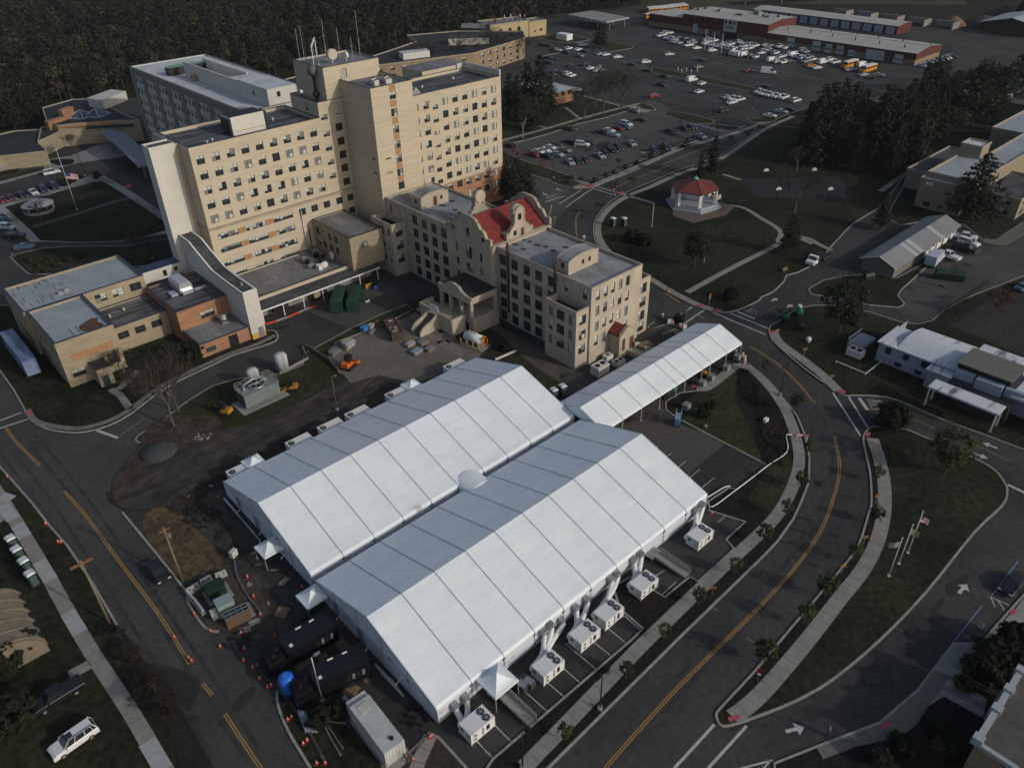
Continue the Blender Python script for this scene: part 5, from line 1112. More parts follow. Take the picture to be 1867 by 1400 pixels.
for px,py in((423,862),(533,812),(590,783),(640,759),(711,722),(818,671)):
 x,y=at(px,py,2.0);mb=MB();mb.box(-1.7,2.4,-1.0,1.0,.1,2.3);mb.box(-1.73,2.43,-1.03,1.03,2.24,2.32);a=mb
 t=thing('air_conditioner','x','air conditioner',(x+1.0,25.3+1.6,0),0,'air conditioners behind the left tent');mb.build('cabinet',white_p,t)
 f=MB();f.cyl((-1.0,.1),.5,2.32,2.42,16,0);f.cyl((-1.0,.1),.42,2.42,2.425,16,1);f.cyl((-1.0,.1),.14,2.425,2.44,8,2)
 for k in range(4):aa=k*math.pi/2;f.bar((-1,.1,2.43),(-1+.38*math.cos(aa),.1+.38*math.sin(aa),2.43),.12,.01,2)
 f.build('fan',[dsteel,dark,steel],t);L_.append(t)
order_labels(L_,'white air conditioners half hidden behind the left tent')
# ramps with railings
def ramp(x,y,dirx,label,L=5.0,w=1.3,h=.75):
 t=thing('access_ramp',label,'ramp',(x,y,0),dirx,'aluminium access ramps')
 m=MB();m.box(-1.1,1.1,.0,1.5,h-.08,h);m.bar((-1,.1,0),(-1,.1,h-.08),.08);m.bar((1,.1,0),(1,.1,h-.08),.08);m.build('platform',mat('weathered decking',(.24,.225,.20),.85),t)
 m=MB();m.add([(-w/2,0,h),(w/2,0,h),(w/2,-L,.05),(-w/2,-L,.05),(-w/2,0,h-.1),(w/2,0,h-.1),(w/2,-L,0),(-w/2,-L,0)],[(0,3,2,1),(4,5,6,7),(0,4,7,3),(1,2,6,5)]);m.build('slope',mat('weathered decking',(.24,.225,.20),.85),t)
 for s in(-1,1):
  r=MB();X=s*w/2
  for k in range(7):u=k/6;zz=h-(h-.05)*u;r.bar((X,-L*u,zz),(X,-L*u,zz+.95),.05)
  r.bar((X,0,h+.95),(X,-L,1.0),.06);r.bar((X,0,h+.5),(X,-L,.55),.05);r.quad((X,0,h),(X,-L,.05),(X,-L,.35),(X,0,h+.3));r.build('railing',alu,t)
 return t
ramp(*at(916,1266,.7),R_(4),'ramp under the peaked canopy between two air conditioners',4.6)
ramp(*at(1198,1012,.7),R_(6),'ramp near the far end of the right tent without a canopy',4.8)
for(px,py,lab)in((545,1035,'low white railing by the left tent front corner'),(640,1140,'low white railing along the right tent front wall')):
 x,y=at(px,py,.4);m=MB()
 for k in range(5):m.bar((0,k*.9-1.8,0),(0,k*.9-1.8,.95),.05)
 m.bar((0,-1.8,.95),(0,1.8,.95),.06);m.bar((0,-1.8,.5),(0,1.8,.5),.05);m.bar((0,-1.8,.95),(1.2,-1.8,.95),.05)
 o=m.build('railing',white_p);o.location=(x-.4,y,0);tag(o,lab,'railing')
mb=MB();
for o_ in(0,.35):mb.tube([(*at(407+o_*8,908,.2),.2),(*at(440,945,.2),.2),(*at(474,985,.2),.2),(*at(474+o_*3,992,.2),.2)],[.09]*4,6)
tag(mb.build('white_pipes',white_p),'pair of thin white pipes along the left tent front wall','pipe')
# buildings further off
brick_shade=mat('brown tan brick',(.26,.20,.125),.9,col2=(.20,.15,.095),vs=.6,fine=.1,fs=3)
maroon=mat('maroon metal wall',(.085,.020,.018),.7,fine=.06,fs=2)
cream_roof=mat('pale metal roof',(.40,.385,.35),.7,col2=(.35,.335,.30),vs=.1,stretch=(1,4,1))
tan_block=mat('tan block wall',(.21,.165,.105),.9,fine=.08,fs=3)
garage=mat('pale garage door',(.36,.385,.40),.7)
def block(root,P,z1,wm,rm,cm=None,z0=0,wins=None,F=None,par=.35,nm='wall'):
 n=len(P);A_=sum(P[i][0]*P[(i+1)%n][1]-P[(i+1)%n][0]*P[i][1]for i in range(n))
 if A_<0:P=P[::-1]
 m_=MB()
 for i in range(n):
  a,b=P[i],P[(i+1)%n];L=(Vector(b)-Vector(a)).length;d=(Vector(b)-Vector(a)).normalized();nr=Vector((d.y,-d.x))
  faces=(Vector(CP[:2])-Vector(a)).dot(nr)>0
  W_=[]
  if wins and faces:
   sp,w,h,zs=wins;k=int((L-sp*.4)//sp)
   W_=[((L-(k-1)*sp)/2+sp*j,z,w,h,'pair')for j in range(k)for z in zs]
  if F:F.wall(m_,a,b,z0,z1,W_)
  else:m_.quad((*a,z0),(*b,z0),(*b,z1),(*a,z1))
 m_.build(nm,wm,root);r2=MB();flat(r2,P,z1-par);r2.build('roof',rm,root)
 if cm:c=MB();ribbon(c,P,.4,z1-par,z1+.1,True);c.build('coping',cm,root)
Y=thing('angled_brick_building','three storey brown brick building with black roofs and angled wings beyond the hospital','building');F=Facade(Y)
block(Y,[(160,222),(207,209.5),(246,218),(257,231),(236,256),(212,266),(206,250),(168,236)],9.2,brick_shade,roof_black,coping_l,0,(5.5,2.0,1.5,(7.2,4.3,1.5)),F)
F.finish(60)
mb=MB();mb.prism([(211,232),(226,221),(230,226),(216,238)],8.8,11.6,0,1);mb.build('white_roof_house',[panel_w,roof_d],Y,'white walled house on the black roof')
mb=MB();mb.prism([(178,222),(190,219),(192,224),(180,228)],8.8,11.4,0,1);mb.build('white_roof_house',[panel_w,roof_white],Y,'white walled house on the black roof')
Y=thing('low_brick_wing','black roofed low wing seen between the ward block and the tower','building');F=Facade(Y)
block(Y,[(92,170),(135,165),(160,205),(150,240),(100,232)],7,brick_shade,roof_black,coping_l,0,(5.5,2,1.5,(4.5,1.6)),F);F.finish(30)
Y=thing('power_house','sunlit beige power house with arched windows and pipes on its roof','building');F=Facade(Y)
block(Y,[(260,259),(284,255),(288,268),(264,274)],8.4,mat('bright beige render',(.42,.34,.19),.9,col2=(.36,.29,.17),vs=.4),roof_g,coping_l,0,None,F)
block(Y,[(284.02,254.6),(295,252.8),(297,262),(286,264)],7.6,mat('bright beige render',(.42,.34,.19),.9),roof_g,coping_l,0,(4,1.6,1.4,(3.0,)),F)
for k in range(3):
 x,y=266.5+5.6*k,257.85-.95*k;mb=MB();a=math.atan2(-4,24);d=Vector((math.cos(a),math.sin(a)));n_=Vector((d.y,-d.x))*.15
 ring=[(-.9,3.0),(.9,3.0),(.9,5.2)]+[(.9*math.cos(t*math.pi/6),5.2+.9*math.sin(t*math.pi/6))for t in range(1,6)]+[(-.9,5.2)]
 mb.add([(x+d.x*u+n_.x,y+d.y*u+n_.y,z)for u,z in ring],[tuple(range(len(ring)))]);mb.build('arched_window',glass,Y)
F.finish(20)
rd=random.Random(2)
for k in range(9):mb=MB();x,y=266+rd.uniform(0,26),259+rd.uniform(0,7);mb.cyl((x,y),.3,8,8+rd.uniform(1,4.5),6);mb.build('flue',rust if k%2 else steel,Y)
mb=MB();mb.prism([(243,262),(250,252),(260,262),(252,272)],0,9,0,1);tag(mb.build('dark_clad_block',[mat('black blue cladding',(.02,.024,.034),.6),roof_g]),'windowless black clad block beside the beige power house','building')
t=thing('fuel_canopy','flat white steel canopy over the fuel pumps beyond the far lot','canopy');P=[(325.8,266),(321.7,233.4),(340.7,233.4),(344.4,264.8)]
mb=MB();mb.prism(P,4.5,5.2);mb.build('roof',mat('canopy roof',(.30,.30,.29),.7),t)
mb=MB();
for i in range(7):a,b=(326.3-.6*i,263-4.4*i),(342.5-.4*i,262-4.4*i);mb.bar((*a,5.25),(*b,5.25),.5,.15)
mb.build('purlin',dsteel,t)
for i in range(4):
 for q in((328,262-8.5*i),(340,261-8.3*i)):mb=MB();mb.bar((*q,0),(*q,4.5),.4);mb.build('post',steel,t)
t=thing('storage_tanks','white rectangular storage tanks on the green island','tank');mb=MB()
for i in range(3):mb.box(289.5,294,233+2.6*i-.9,235.4+2.6*i-.9,.2,3.0)
mb.build('tank',white_p,t)
for i in range(5):mb=MB();mb.cyl((288.2,231.5+2*i),.15,0,1.2,6);mb.build('bollard',paint_y,t)
t=thing('brick_cottage','small orange brick house with a grey roof behind the bare trees','building');mb=MB();mb.box(193.2,205,147,168,0,5);mb.build('wall',brick_red,t)
mb=MB();mb.add([(192.4,146.2,4.9),(205.8,146.2,4.9),(205.8,168.8,4.9),(192.4,168.8,4.9),(199,150,6.2),(199,165,6.2)],[(0,1,4),(1,2,5,4),(2,3,5),(3,0,4,5)]);mb.build('roof',roof_blue,t);mb=MB();mb.box(193,205.2,146.8,146.97,2.4,2.7);mb.build('ledge',coping_l,t)
for i in range(3):mb=MB();mb.box(194.6+3.5*i,196.2+3.5*i,146.93,146.99,3.1,4.5);mb.build('window',glass,t)
t=thing('depot_building','long two storey maroon depot with a pale roof and a white sign panel','building')
mb=MB();mb.box(352,378,153,205,0,2.6);mb.build('lower_wall',tan_block,t);mb=MB();mb.box(351.9,378.1,152.9,205.1,2.6,8.6);mb.build('upper_wall',maroon,t)
mb=MB();mb.add([(351.5,152.5,8.65),(351.5,205.5,8.65),(363,205.5,10),(363,152.5,10),(378.5,152.5,9),(378.5,205.5,9)],[(0,3,2,1),(3,4,5,2)]);mb.add([(351.95,152.88,8.5),(378,152.88,8.5),(378,152.88,8.95),(363,152.88,9.9),(351.95,152.88,8.6)],[(0,1,2,3,4)],1);mb.build('roof',[cream_roof,maroon],t)
mb=MB();mb.box(351.3,351.88,171,178.5,3,8.9);mb.build('sign_panel',mat('pale sign panel',(.42,.42,.39),.7),t)
mb=MB();mb.box(351.2,351.29,173.7,175.7,6.6,8.2);mb.tube([(351.2,177.3,7.4),(351.29,177.3,7.4)],[.75]*2,12);mb.tube([(351.2,172.2,7.4),(351.29,172.2,7.4)],[.75]*2,12)
for j,(a,b)in enumerate(((172.6,177),(171.8,177.8))):
 y=a
 while y<b:mb.box(351.2,351.29,y,y+.42,5.3-.9*j,5.8-.9*j);y+=.62
mb.build('sign_lettering',dsteel,t)
for i in range(6):mb=MB();mb.box(351.84,351.89,181+3.6*i,182.6+3.6*i,5.6,7.4);mb.build('window',dark,t)
mb=MB();mb.box(351.9,351.98,170,178,.1,2.5);mb.build('entrance',dark,t)
for y,w in((195,3),(188.2,2)):mb=MB();mb.box(351.8,351.88,y,y+w,.1,4.2 if w>2 else 2.6);mb.build('garage_door',garage,t)
for y in(186,183,180,168,166.5):mb=MB();mb.box(351.9,351.97,y,y+.9,.8,2.3);mb.build('window',dark,t)
for x,y,s in((364,199,2),(362,189,2.5),(360,176,1.8),(360,174,1.8),(366,168,3.4),(364,163,2.2),(362,159.5,2.4),(368,157,2),(371,172,3),(360,201,2)):mb=MB();mb.box(x,x+s,y,y+s*.8,9,9+s*.55+.6);mb.build('roof_unit',mat('grey green unit',(.16,.18,.17),.7),t)
mb=MB();mb.box(353,376,205.12,229,0,2.4,0);mb.box(352.9,376.1,205.12,229.1,2.4,6.2,1,2);mb.build('low_wing',[tan_block,maroon,cream_roof],t)
t=thing('garage_building','long low maroon garage with roller doors and a pale ridged roof','building')
mb=MB();mb.box(351.5,377,77.8,152.8,0,2.3);mb.build('lower_wall',tan_block,t);mb=MB();mb.box(351.4,377.1,77.7,152.8,2.3,5.1);mb.build('upper_wall',maroon,t)
mb=MB();mb.add([(351,77.3,5.15),(351,152.8,5.15),(364,152.8,6.7),(364,77.3,6.7),(377.5,77.3,5.15),(377.5,152.8,5.15)],[(0,3,2,1),(3,4,5,2)]);mb.add([(351.4,77.68,5.0),(377.1,77.68,5.0),(364,77.68,6.6)],[(0,1,2)],1);mb.bar((364,77.3,6.72),(364,152.8,6.72),.25,.1,2)
for i in range(25):mb.bar((351,78+3*i,5.18),(364,78+3*i,6.73),.08,.05,0)
mb.build('roof',[cream_roof,maroon,dsteel],t)
for y,w,h in((137,4.2,4.4),(123.3,4.2,4.4),(117.4,3.4,4.0),(111.6,3.4,4.0),(105.8,3.2,2.8),(92,8.4,4.2),(83.2,4,3.8)):
 mb=MB();mb.box(351.3,351.39,y,y+w,.1,h);
 if w<5:mb.box(351.26,351.299,y,y+w,h*.42,h*.52,1)
 mb.build('roller_door',[garage,dsteel],t)
for y in(109.7,90,88.3):mb=MB();mb.box(351.4,351.48,y,y+1,.1,2.2);mb.build('door',dark,t)
for i in range(12):mb=MB();x,y=(358 if i%2 else 370)+rd.uniform(-2,2),80+6*i;mb.cyl((x,y),.3,5.6,7.2,6);mb.build('roof_vent',dsteel,t)
t=thing('second_garage_building','second maroon garage with blue white doors behind the first one','building')
mb=MB();mb.box(414,430,115,201,0,4.3);mb.build('wall',maroon,t);mb=MB();mb.add([(413.6,114.6,4.35),(413.6,201,4.35),(422,201,5.2),(422,114.6,5.2),(430.4,114.6,4.35),(430.4,201,4.35)],[(0,3,2,1),(3,4,5,2)]);mb.add([(414,114.9,4.2),(430,114.9,4.2),(422,114.9,5.1)],[(0,1,2)],1);mb.build('roof',[cream_roof,maroon],t)
for i in range(13):mb=MB();mb.box(413.9,413.98,116.5+6.2*i,121+6.2*i,.1,3.7);mb.build('garage_door',mat('blue white garage door',(.26,.31,.38),.7),t)
t=thing('arched_shelter','large grey arched shelter with an open dark mouth in the far corner','shelter');mb=MB();mo=MB();n=14;cx,cy,r=506,78,15
for i in range(n):
 a,b=math.pi*i/n,math.pi*(i+1)/n;mb.add([(cx,cy+r*math.cos(a),r*.85*math.sin(a)),(cx,cy+r*math.cos(b),r*.85*math.sin(b)),(cx+45,cy+r*math.cos(b),r*.85*math.sin(b)),(cx+45,cy+r*math.cos(a),r*.85*math.sin(a))],[(0,1,2,3)],0,True);mo.add([(cx+6,cy,0),(cx+6,cy+r*.96*math.cos(a),r*.82*math.sin(a)),(cx+6,cy+r*.96*math.cos(b),r*.82*math.sin(b))],[(0,1,2)])
mb.build('shell',mat('grey shelter skin',(.30,.33,.38),.6),t);mo.build('mouth',dark,t)
t=thing('barn_shed','dark fronted shed with a pale gable roof near the right edge','shed');mb=MB();mb.box(452,485,60,88,0,5);mb.add([(451.9,60,5),(451.9,88,5),(451.9,74,8)],[(0,2,1)]);mb.build('wall',mat('dark brown shed wall',(.045,.025,.02),.8),t);mb=MB();mb.add([(450,59,4.8),(450,74,8.1),(450,89,4.8),(486,59,4.8),(486,74,8.1),(486,89,4.8)],[(0,3,4,1),(1,4,5,2)]);mb.build('roof',mat('pale shed roof',(.30,.33,.34),.7),t)
mb=MB();mb.prism([(446,228),(452,236),(500,205),(494,198)],3.2,3.8);
for q in((449,229),(470,216),(492,202)):mb.bar((*q,0),(*q,3.2),.5)
tag(mb.build('parking_shelter',mat('blue grey shelter roof',(.18,.22,.29),.6)),'long thin blue grey shelter roof behind the depot','shelter')
Ls=[]
for i in range(5):mb=MB();mb.box(0,9,0,.8,0,3.2);mb.box(8.2,9,.8,12,0,3.0);o=mb.build('storage_bay',concrete);o.location=(446,160-15*i,0);tag(o,'x','storage bay','concrete storage bays beyond the garages');Ls.append(o)
order_labels(Ls,'concrete storage bays beyond the garages')
for q,r,h,c,lb in(((462,106),7,4.5,(.16,.09,.05),'brown heap of material beside the storage bays'),((478,96),9,4,(.07,.06,.05),'dark heap beside the brown heap')):
 mb=MB();mb.lathe((0,0),[(r,-.2),(r*.8,h*.3),(r*.45,h*.75),(r*.1,h)],14);o=mb.build('material_heap',mat('heap '+lb[:5],c,.95,fine=.4,fs=1));o.location=(*q,0);tag(o,lb,'heap')
t=thing('garage_shed','long grey metal roofed shed with white garage doors','shed')
mb=MB();mb.box(141.4,175.4,-11.6,-4.2,0,2.9);mb.add([(141.35,-11.6,2.9),(141.35,-4.2,2.9),(141.35,-7.9,4.4)],[(0,2,1)]);mb.add([(175.45,-11.6,2.9),(175.45,-4.2,2.9),(175.45,-7.9,4.4)],[(0,1,2)]);mb.build('wall',mat('olive grey siding',(.13,.13,.115),.8,fine=.1,fs=3),t)
mb=MB();mb.add([(140.9,-12.2,2.75),(175.9,-12.2,2.75),(175.9,-7.9,4.5),(140.9,-7.9,4.5),(140.9,-3.6,2.75),(175.9,-3.6,2.75)],[(0,1,2,3),(3,2,5,4)]);mb.bar((140.85,-12.2,2.77),(140.85,-7.9,4.52),.18,.12,1);mb.bar((140.85,-3.6,2.77),(140.85,-7.9,4.52),.18,.12,1)
mb.build('roof',[mat('grey metal roof',(.19,.20,.205),.5,col2=(.24,.25,.25),vs=.25,stretch=(.8,.05,1),fine=.06,fs=3,metal=.2),panel_w],t)
for x in(150.5,153.3,164.5):mb=MB();mb.add([(x,-12.2,2.78),(x+1.6,-12.2,2.78),(x+1.6,-7.9,4.53),(x,-7.9,4.53)],[(0,1,2,3)]);mb.build('roof_sheet',mat('pale roof sheet',(.32,.33,.33),.5),t)
for x in(157.2,160.6,164.1,167.8,171.6):mb=MB();mb.box(x,x+2.4,-11.68,-11.61,.1,2.5);mb.box(x+.5,x+1.1,-11.71,-11.69,1.5,2.1,1);mb.box(x+1.3,x+1.9,-11.71,-11.69,1.5,2.1,1);mb.build('garage_door',[white_p,dark],t)
t=thing('tan_residence','tan brick building with pale roofs behind the tall dark evergreen','building');F=Facade(t)
brick_tan=mat('shaded tan brick',(.235,.20,.145),.9,fine=.1,fs=4)  # cloud shade over the residence is put into this darker brick colour
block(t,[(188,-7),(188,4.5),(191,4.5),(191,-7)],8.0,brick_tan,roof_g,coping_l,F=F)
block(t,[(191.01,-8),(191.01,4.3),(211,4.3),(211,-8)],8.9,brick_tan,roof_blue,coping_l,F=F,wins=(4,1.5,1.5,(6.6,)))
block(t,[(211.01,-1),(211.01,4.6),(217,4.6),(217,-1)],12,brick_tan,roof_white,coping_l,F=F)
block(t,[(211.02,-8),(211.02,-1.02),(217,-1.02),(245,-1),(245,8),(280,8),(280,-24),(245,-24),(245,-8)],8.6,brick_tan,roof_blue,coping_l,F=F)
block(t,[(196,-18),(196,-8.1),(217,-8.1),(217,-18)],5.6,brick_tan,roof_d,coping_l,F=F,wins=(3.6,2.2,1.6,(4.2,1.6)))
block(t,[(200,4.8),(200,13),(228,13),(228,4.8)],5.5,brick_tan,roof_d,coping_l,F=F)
F.finish(60)
mb=MB();mb.box(187.9,187.98,2.2,2.9,6.4,7.2);mb.box(187.9,187.98,1.3,1.9,6.4,7.2);mb.build('number_sign',white_p,t);mb=MB();mb.box(187.9,187.99,.6,2.2,.8,2.0);mb.build('vent',dark,t)
t=thing('flat_roofed_hall','flat roofed brown hall at the right edge beyond the evergreens','building');F=Facade(t)
block(t,[(284,-20),(284,34),(325,34),(325,-20)],7.2,mat('grey tan brick',(.15,.135,.105),.9),roof_d,coping,F=F,wins=(8,2,1.6,(4.5,)));F.finish(20)
for k in range(9):mb=MB();x,y=288+rd.uniform(0,30),rd.uniform(-15,30);mb.box(x,x+1.4,y,y+1.4,6.8,7.8);mb.build('roof_unit',white_p,t)
roof_stain=mat('stained white roof',(.50,.53,.56),.7,col2=(.13,.14,.145),vs=.3,stretch=(.45,2.6,1),fine=.10,fs=1.5,thr=(.56,.66))
bluew=mat('blue white siding',(.235,.265,.32),.8,fine=.05,fs=3)
t=thing('white_clinic','pale blue walled building with stained white roofs and a front canopy','building');F=Facade(t)
mb=MB()
F.wall(mb,(106.4,-24.8),(106.4,-39),0,4.0,[(1.9,2.9,1.1,1.3,'dark'),(5.2,2.9,1.1,1.3,'dark'),(8.8,2.9,1.6,1.4,'dark'),(4.2,.9,1.2,.9,'dark'),(7.9,.9,1.2,.9,'dark')])
F.wall(mb,(106.4,-39),(118,-39),0,4);F.wall(mb,(118,-24.8),(106.4,-24.8),0,4);mb.box(106.4,118,-75,-39,0,4.0);mb.build('wall',bluew,t)
mb=MB();mb.bar((106.3,-24.8,1.85),(106.3,-50,1.85),.12,.6);mb.build('band',mat('pale blue band',(.28,.32,.40),.7),t)
mb=MB();mb.box(106,114.2,-28,-24.5,4.0,4.25);n=8
P=[(106.1+10.9*i/n,4.1+.9*math.sin(math.pi*i/n))for i in range(n+1)]
for i in range(n):mb.add([(P[i][0],-38.6,P[i][1]),(P[i][0],-28,P[i][1]),(P[i+1][0],-28,P[i+1][1]),(P[i+1][0],-38.6,P[i+1][1])],[(0,3,2,1)],0,True);mb.add([(P[i][0],-28,3.9),(P[i+1][0],-28,3.9),(P[i+1][0],-28,P[i+1][1]),(P[i][0],-28,P[i][1])],[(0,1,2,3)],1)
mb.box(112.4,118.5,-75,-38.62,4,4.45);mb.box(104.6,112.3,-75,-48,4.0,4.4);mb.build('roof',[roof_stain,bluew],t)
mb=MB();mb.box(105.8,112.3,-47.2,-38.7,4,6.0,0,1);mb.box(105.6,112.5,-47.4,-38.5,6.0,6.2,1);mb.box(104.9,105.75,-42,-38.8,3.6,5.2,2);mb.box(104.4,105.75,-46.6,-42.4,3.2,5.2,2);mb.box(105.0,105.75,-50,-46.9,3.6,5.1,2);mb.build('roof_plant_room',[dark,mat('brown gravel roof',(.13,.125,.11),.9,fine=.1,fs=4),mat('pale blue duct',(.25,.30,.38),.6)],t)
mb=MB();mb.box(98.2,101.4,-48.6,-37.3,3.7,4.05);
mb.build('front_canopy',roof_stain,t)
mb=MB();mb.box(102.0,104.4,-49,-40.5,0,3.3);mb.build('canopy_shade_box',mat('painted canopy shade',(.03,.032,.036),.6),t)  # dark box added to stand for the shade under the front canopy
for q in((98.5,-37.6),(98.5,-48.3),(101.1,-37.6),(101.1,-48.3)):mb=MB();mb.bar((*q,0),(*q,3.7),.25);mb.build('canopy_post',panel_w,t)
mb=MB();mb.box(104.2,106.38,-38.5,-34.8,0,3.6,0,1);mb.box(103.9,106.38,-38.8,-34.5,3.6,3.8,1);mb.build('front_bay',[bluew,roof_stain],t)
mb=MB();mb.box(107.0,112.5,-21.8,-18.8,0,1.1,0);
for i in range(11):mb.bar((107.0,-18.8-.3*i,1.1),(107.0,-18.8-.3*i,2.0),.05);mb.bar((107+.5*i,-18.8,1.1),(107+.5*i,-18.8,2),.05)
mb.bar((107,-18.8,2.0),(112.5,-18.8,2.0),.09);mb.bar((107,-18.8,2),(107,-21.8,2),.09);mb.build('deck',mat('pale blue deck',(.27,.30,.34),.8),t)
F.finish(20)
mb=MB();mb.box(104.3,106.2,-22.9,-20.0,0,1.5,0);mb.cyl((105.2,-22.1),.5,1.5,1.6,12,1);mb.cyl((105.2,-20.8),.5,1.5,1.6,12,1);tag(mb.build('condenser_unit',[panel_w,dark]),'pale condenser with two fans beside the blue deck','condenser')
mb=MB();
for a,b in(((864,648),(1022,715)),((1022,715),(1107,648))):mb.bar((*xy(z6(*a)),.5),(*xy(z6(*b)),.5),.12,.12)
for q in((864,648),(943,681),(1022,715),(1065,681),(1107,648)):mb.bar((*xy(z6(*q)),0),(*xy(z6(*q)),.5),.08)
tag(mb.build('low_rail_fence',white_p),'low white rail fence on the lawn beside the white roofed building','fence')
t=thing('corner_building','flat roofed building with a pale stone parapet in the bottom right corner','building')
mb=MB();mb.box(36.2,48.5,-90,-68.6,0,5.1,0,1);mb.build('wall',[brick_shade,mat('grey terrace roof',(.09,.088,.082),.9,col2=(.06,.058,.055),vs=.5,fine=.2,fs=2)],t)
mb=MB();mb.box(36.0,48.7,-68.9,-68.3,5.1,5.8);mb.box(36,36.5,-90,-68.9,5.1,5.6)
for x in(36.1,40.9,44.2,47.6):mb.box(x,x+.9,-69.1,-68.1,5.0,6.05)
mb.build('parapet',mat('pale blue stone',(.30,.33,.34),.85,fine=.1,fs=4),t)
mb=MB();mb.box(40.5,44.6,-68.28,-68.0,4.2,4.9);mb.build('blue_canopy',mat('blue canopy edge',(.14,.19,.28),.6),t)
Ls=[]
for L in([(1465,912),(1500,915),(1560,945),(1610,980),(1700,1020)],[(1410,1020),(1450,1040),(1510,1070),(1560,1090),(1640,1135)],[(1440,965),(1470,985),(1505,990)],[(1575,1030),(1600,1055),(1640,1055)]):
 P=smooth_line(pts(z9,L),4);mb=MB()
 for i in range(len(P)-1):mb.bar((*P[i],1.05),(*P[i+1],1.05),.06);mb.bar((*P[i],.6),(*P[i+1],.6),.05)
 for i in range(0,len(P),3):mb.bar((*P[i],0.1),(*P[i],1.05),.05)
 Ls.append(tag(mb.build('handrail',alu),'x','handrail','wavy handrails of the corner building walk'))
order_labels(Ls,'wavy metal handrails at the corner building entrance')
t=thing('round_roof_hut','tan hut with a ribbed rounded roof at the left edge','building');mb=MB();n=12
for i in range(n):
 a,b=math.pi*i/n,math.pi*(i+1)/n;mb.add([(-33.4+4.6*math.cos(a),13.8,1.0+3.2*math.sin(a)),(-33.4+4.6*math.cos(b),13.8,1.0+3.2*math.sin(b)),(-33.4+4.6*math.cos(b),25,1.0+3.2*math.sin(b)),(-33.4+4.6*math.cos(a),25,1.0+3.2*math.sin(a))],[(3,2,1,0)],0,True);mb.add([(-33.4,13.8,1),(-33.4+4.6*math.cos(a),13.8,1+3.2*math.sin(a)),(-33.4+4.6*math.cos(b),13.8,1+3.2*math.sin(b))],[(0,1,2)])
mb.box(-38,-28.8,13.85,25,0,1.0);tanst=mat('tan stone',(.20,.165,.12),.9,col2=(.14,.115,.085),vs=.8,fine=.12,fs=4);mb.build('vault',tanst,t)
for k in range(6):
 y=14.3+2.0*k;m2=MB();P=[(-33.4+4.7*math.cos(math.pi*i/n),1.0+3.3*math.sin(math.pi*i/n))for i in range(n+1)]
 for i in range(n):m2.bar((P[i][0],y,P[i][1]),(P[i+1][0],y,P[i+1][1]),.18,.14)
 m2.build('rib',tanst,t)
for k in range(5):m2=MB();m2.box(-29.6,-28.6,15.0+2*k,15.6+2*k,1.5,2.1);m2.build('vent',dark,t)
# vehicles
tyre=mat('tyre rubber',(.015,.015,.016),.85)
rim=mat('alloy rim',(.35,.35,.36),.4,metal=.6)
cglass=mat('car glass',(.018,.022,.027),.08,spec=.7)
lampm=mat('lamp lens',(.5,.5,.48),.2);lampr=mat('tail lamp',(.35,.03,.02),.3)
def paint(n,c,r=.32):return mat(n+' car paint',c,r,spec=.5)
CC={'w':('white',(.60,.61,.62)),'s':('silver',(.30,.32,.34)),'k':('black',(.014,.014,.016)),'d':('dark grey',(.045,.047,.05)),'r':('red',(.20,.018,.018)),
      'n':('navy blue',(.018,.03,.065)),'b':('blue',(.05,.10,.18)),'t':('tan',(.22,.19,.12)),'m':('maroon',(.09,.02,.02)),'g':('green',(.03,.07,.04)),'p':('pale blue',(.30,.38,.45)),'o':('orange',(.45,.15,.02))}
KIND={'sedan':(4.7,1.8,1.42),'suv':(4.9,1.9,1.75),'pickup':(5.7,1.95,1.85),'van':(5.6,2.05,2.3),'cargo':(6.4,2.1,2.75)}
def side(kind):
 """lower body profile and cabin (x0,x1 bottom, x0,x1 top, z bottom, z top), front is +x"""
 L,W_,H_=KIND[kind];h=L/2
 if kind=='sedan':return[(-h,.35),(-h,.88),(-h+.25,.98),(-h+1.0,1.0),(h-1.35,.98),(h-.4,.84),(h,.68),(h,.32)],(-h+.7,h-1.15,-h+1.35,h-2.05,.96,H_)
 if kind=='suv':return[(-h,.4),(-h,1.05),(-h+.1,1.12),(h-1.3,1.1),(h-.3,1.0),(h,.82),(h,.38)],(-h+.06,h-1.2,-h+.35,h-1.95,1.08,H_)
 if kind=='pickup':return[(-h,.5),(-h,1.1),(h-1.5,1.12),(h-.3,1.08),(h,.9),(h,.45)],(-h+2.0,h-1.35,-h+2.25,h-2.0,1.1,H_)
 if kind=='van':return[(-h,.4),(-h,1.2),(h-.9,1.2),(h-.15,1.0),(h,.8),(h,.38)],(-h+.03,h-.65,-h+.15,h-1.7,1.18,H_)
 return[(-h,.45),(-h,1.4),(h-.9,1.35),(h-.15,1.1),(h,.85),(h,.4)],(-h+.02,h-.7,-h+.06,h-1.9,1.33,H_)
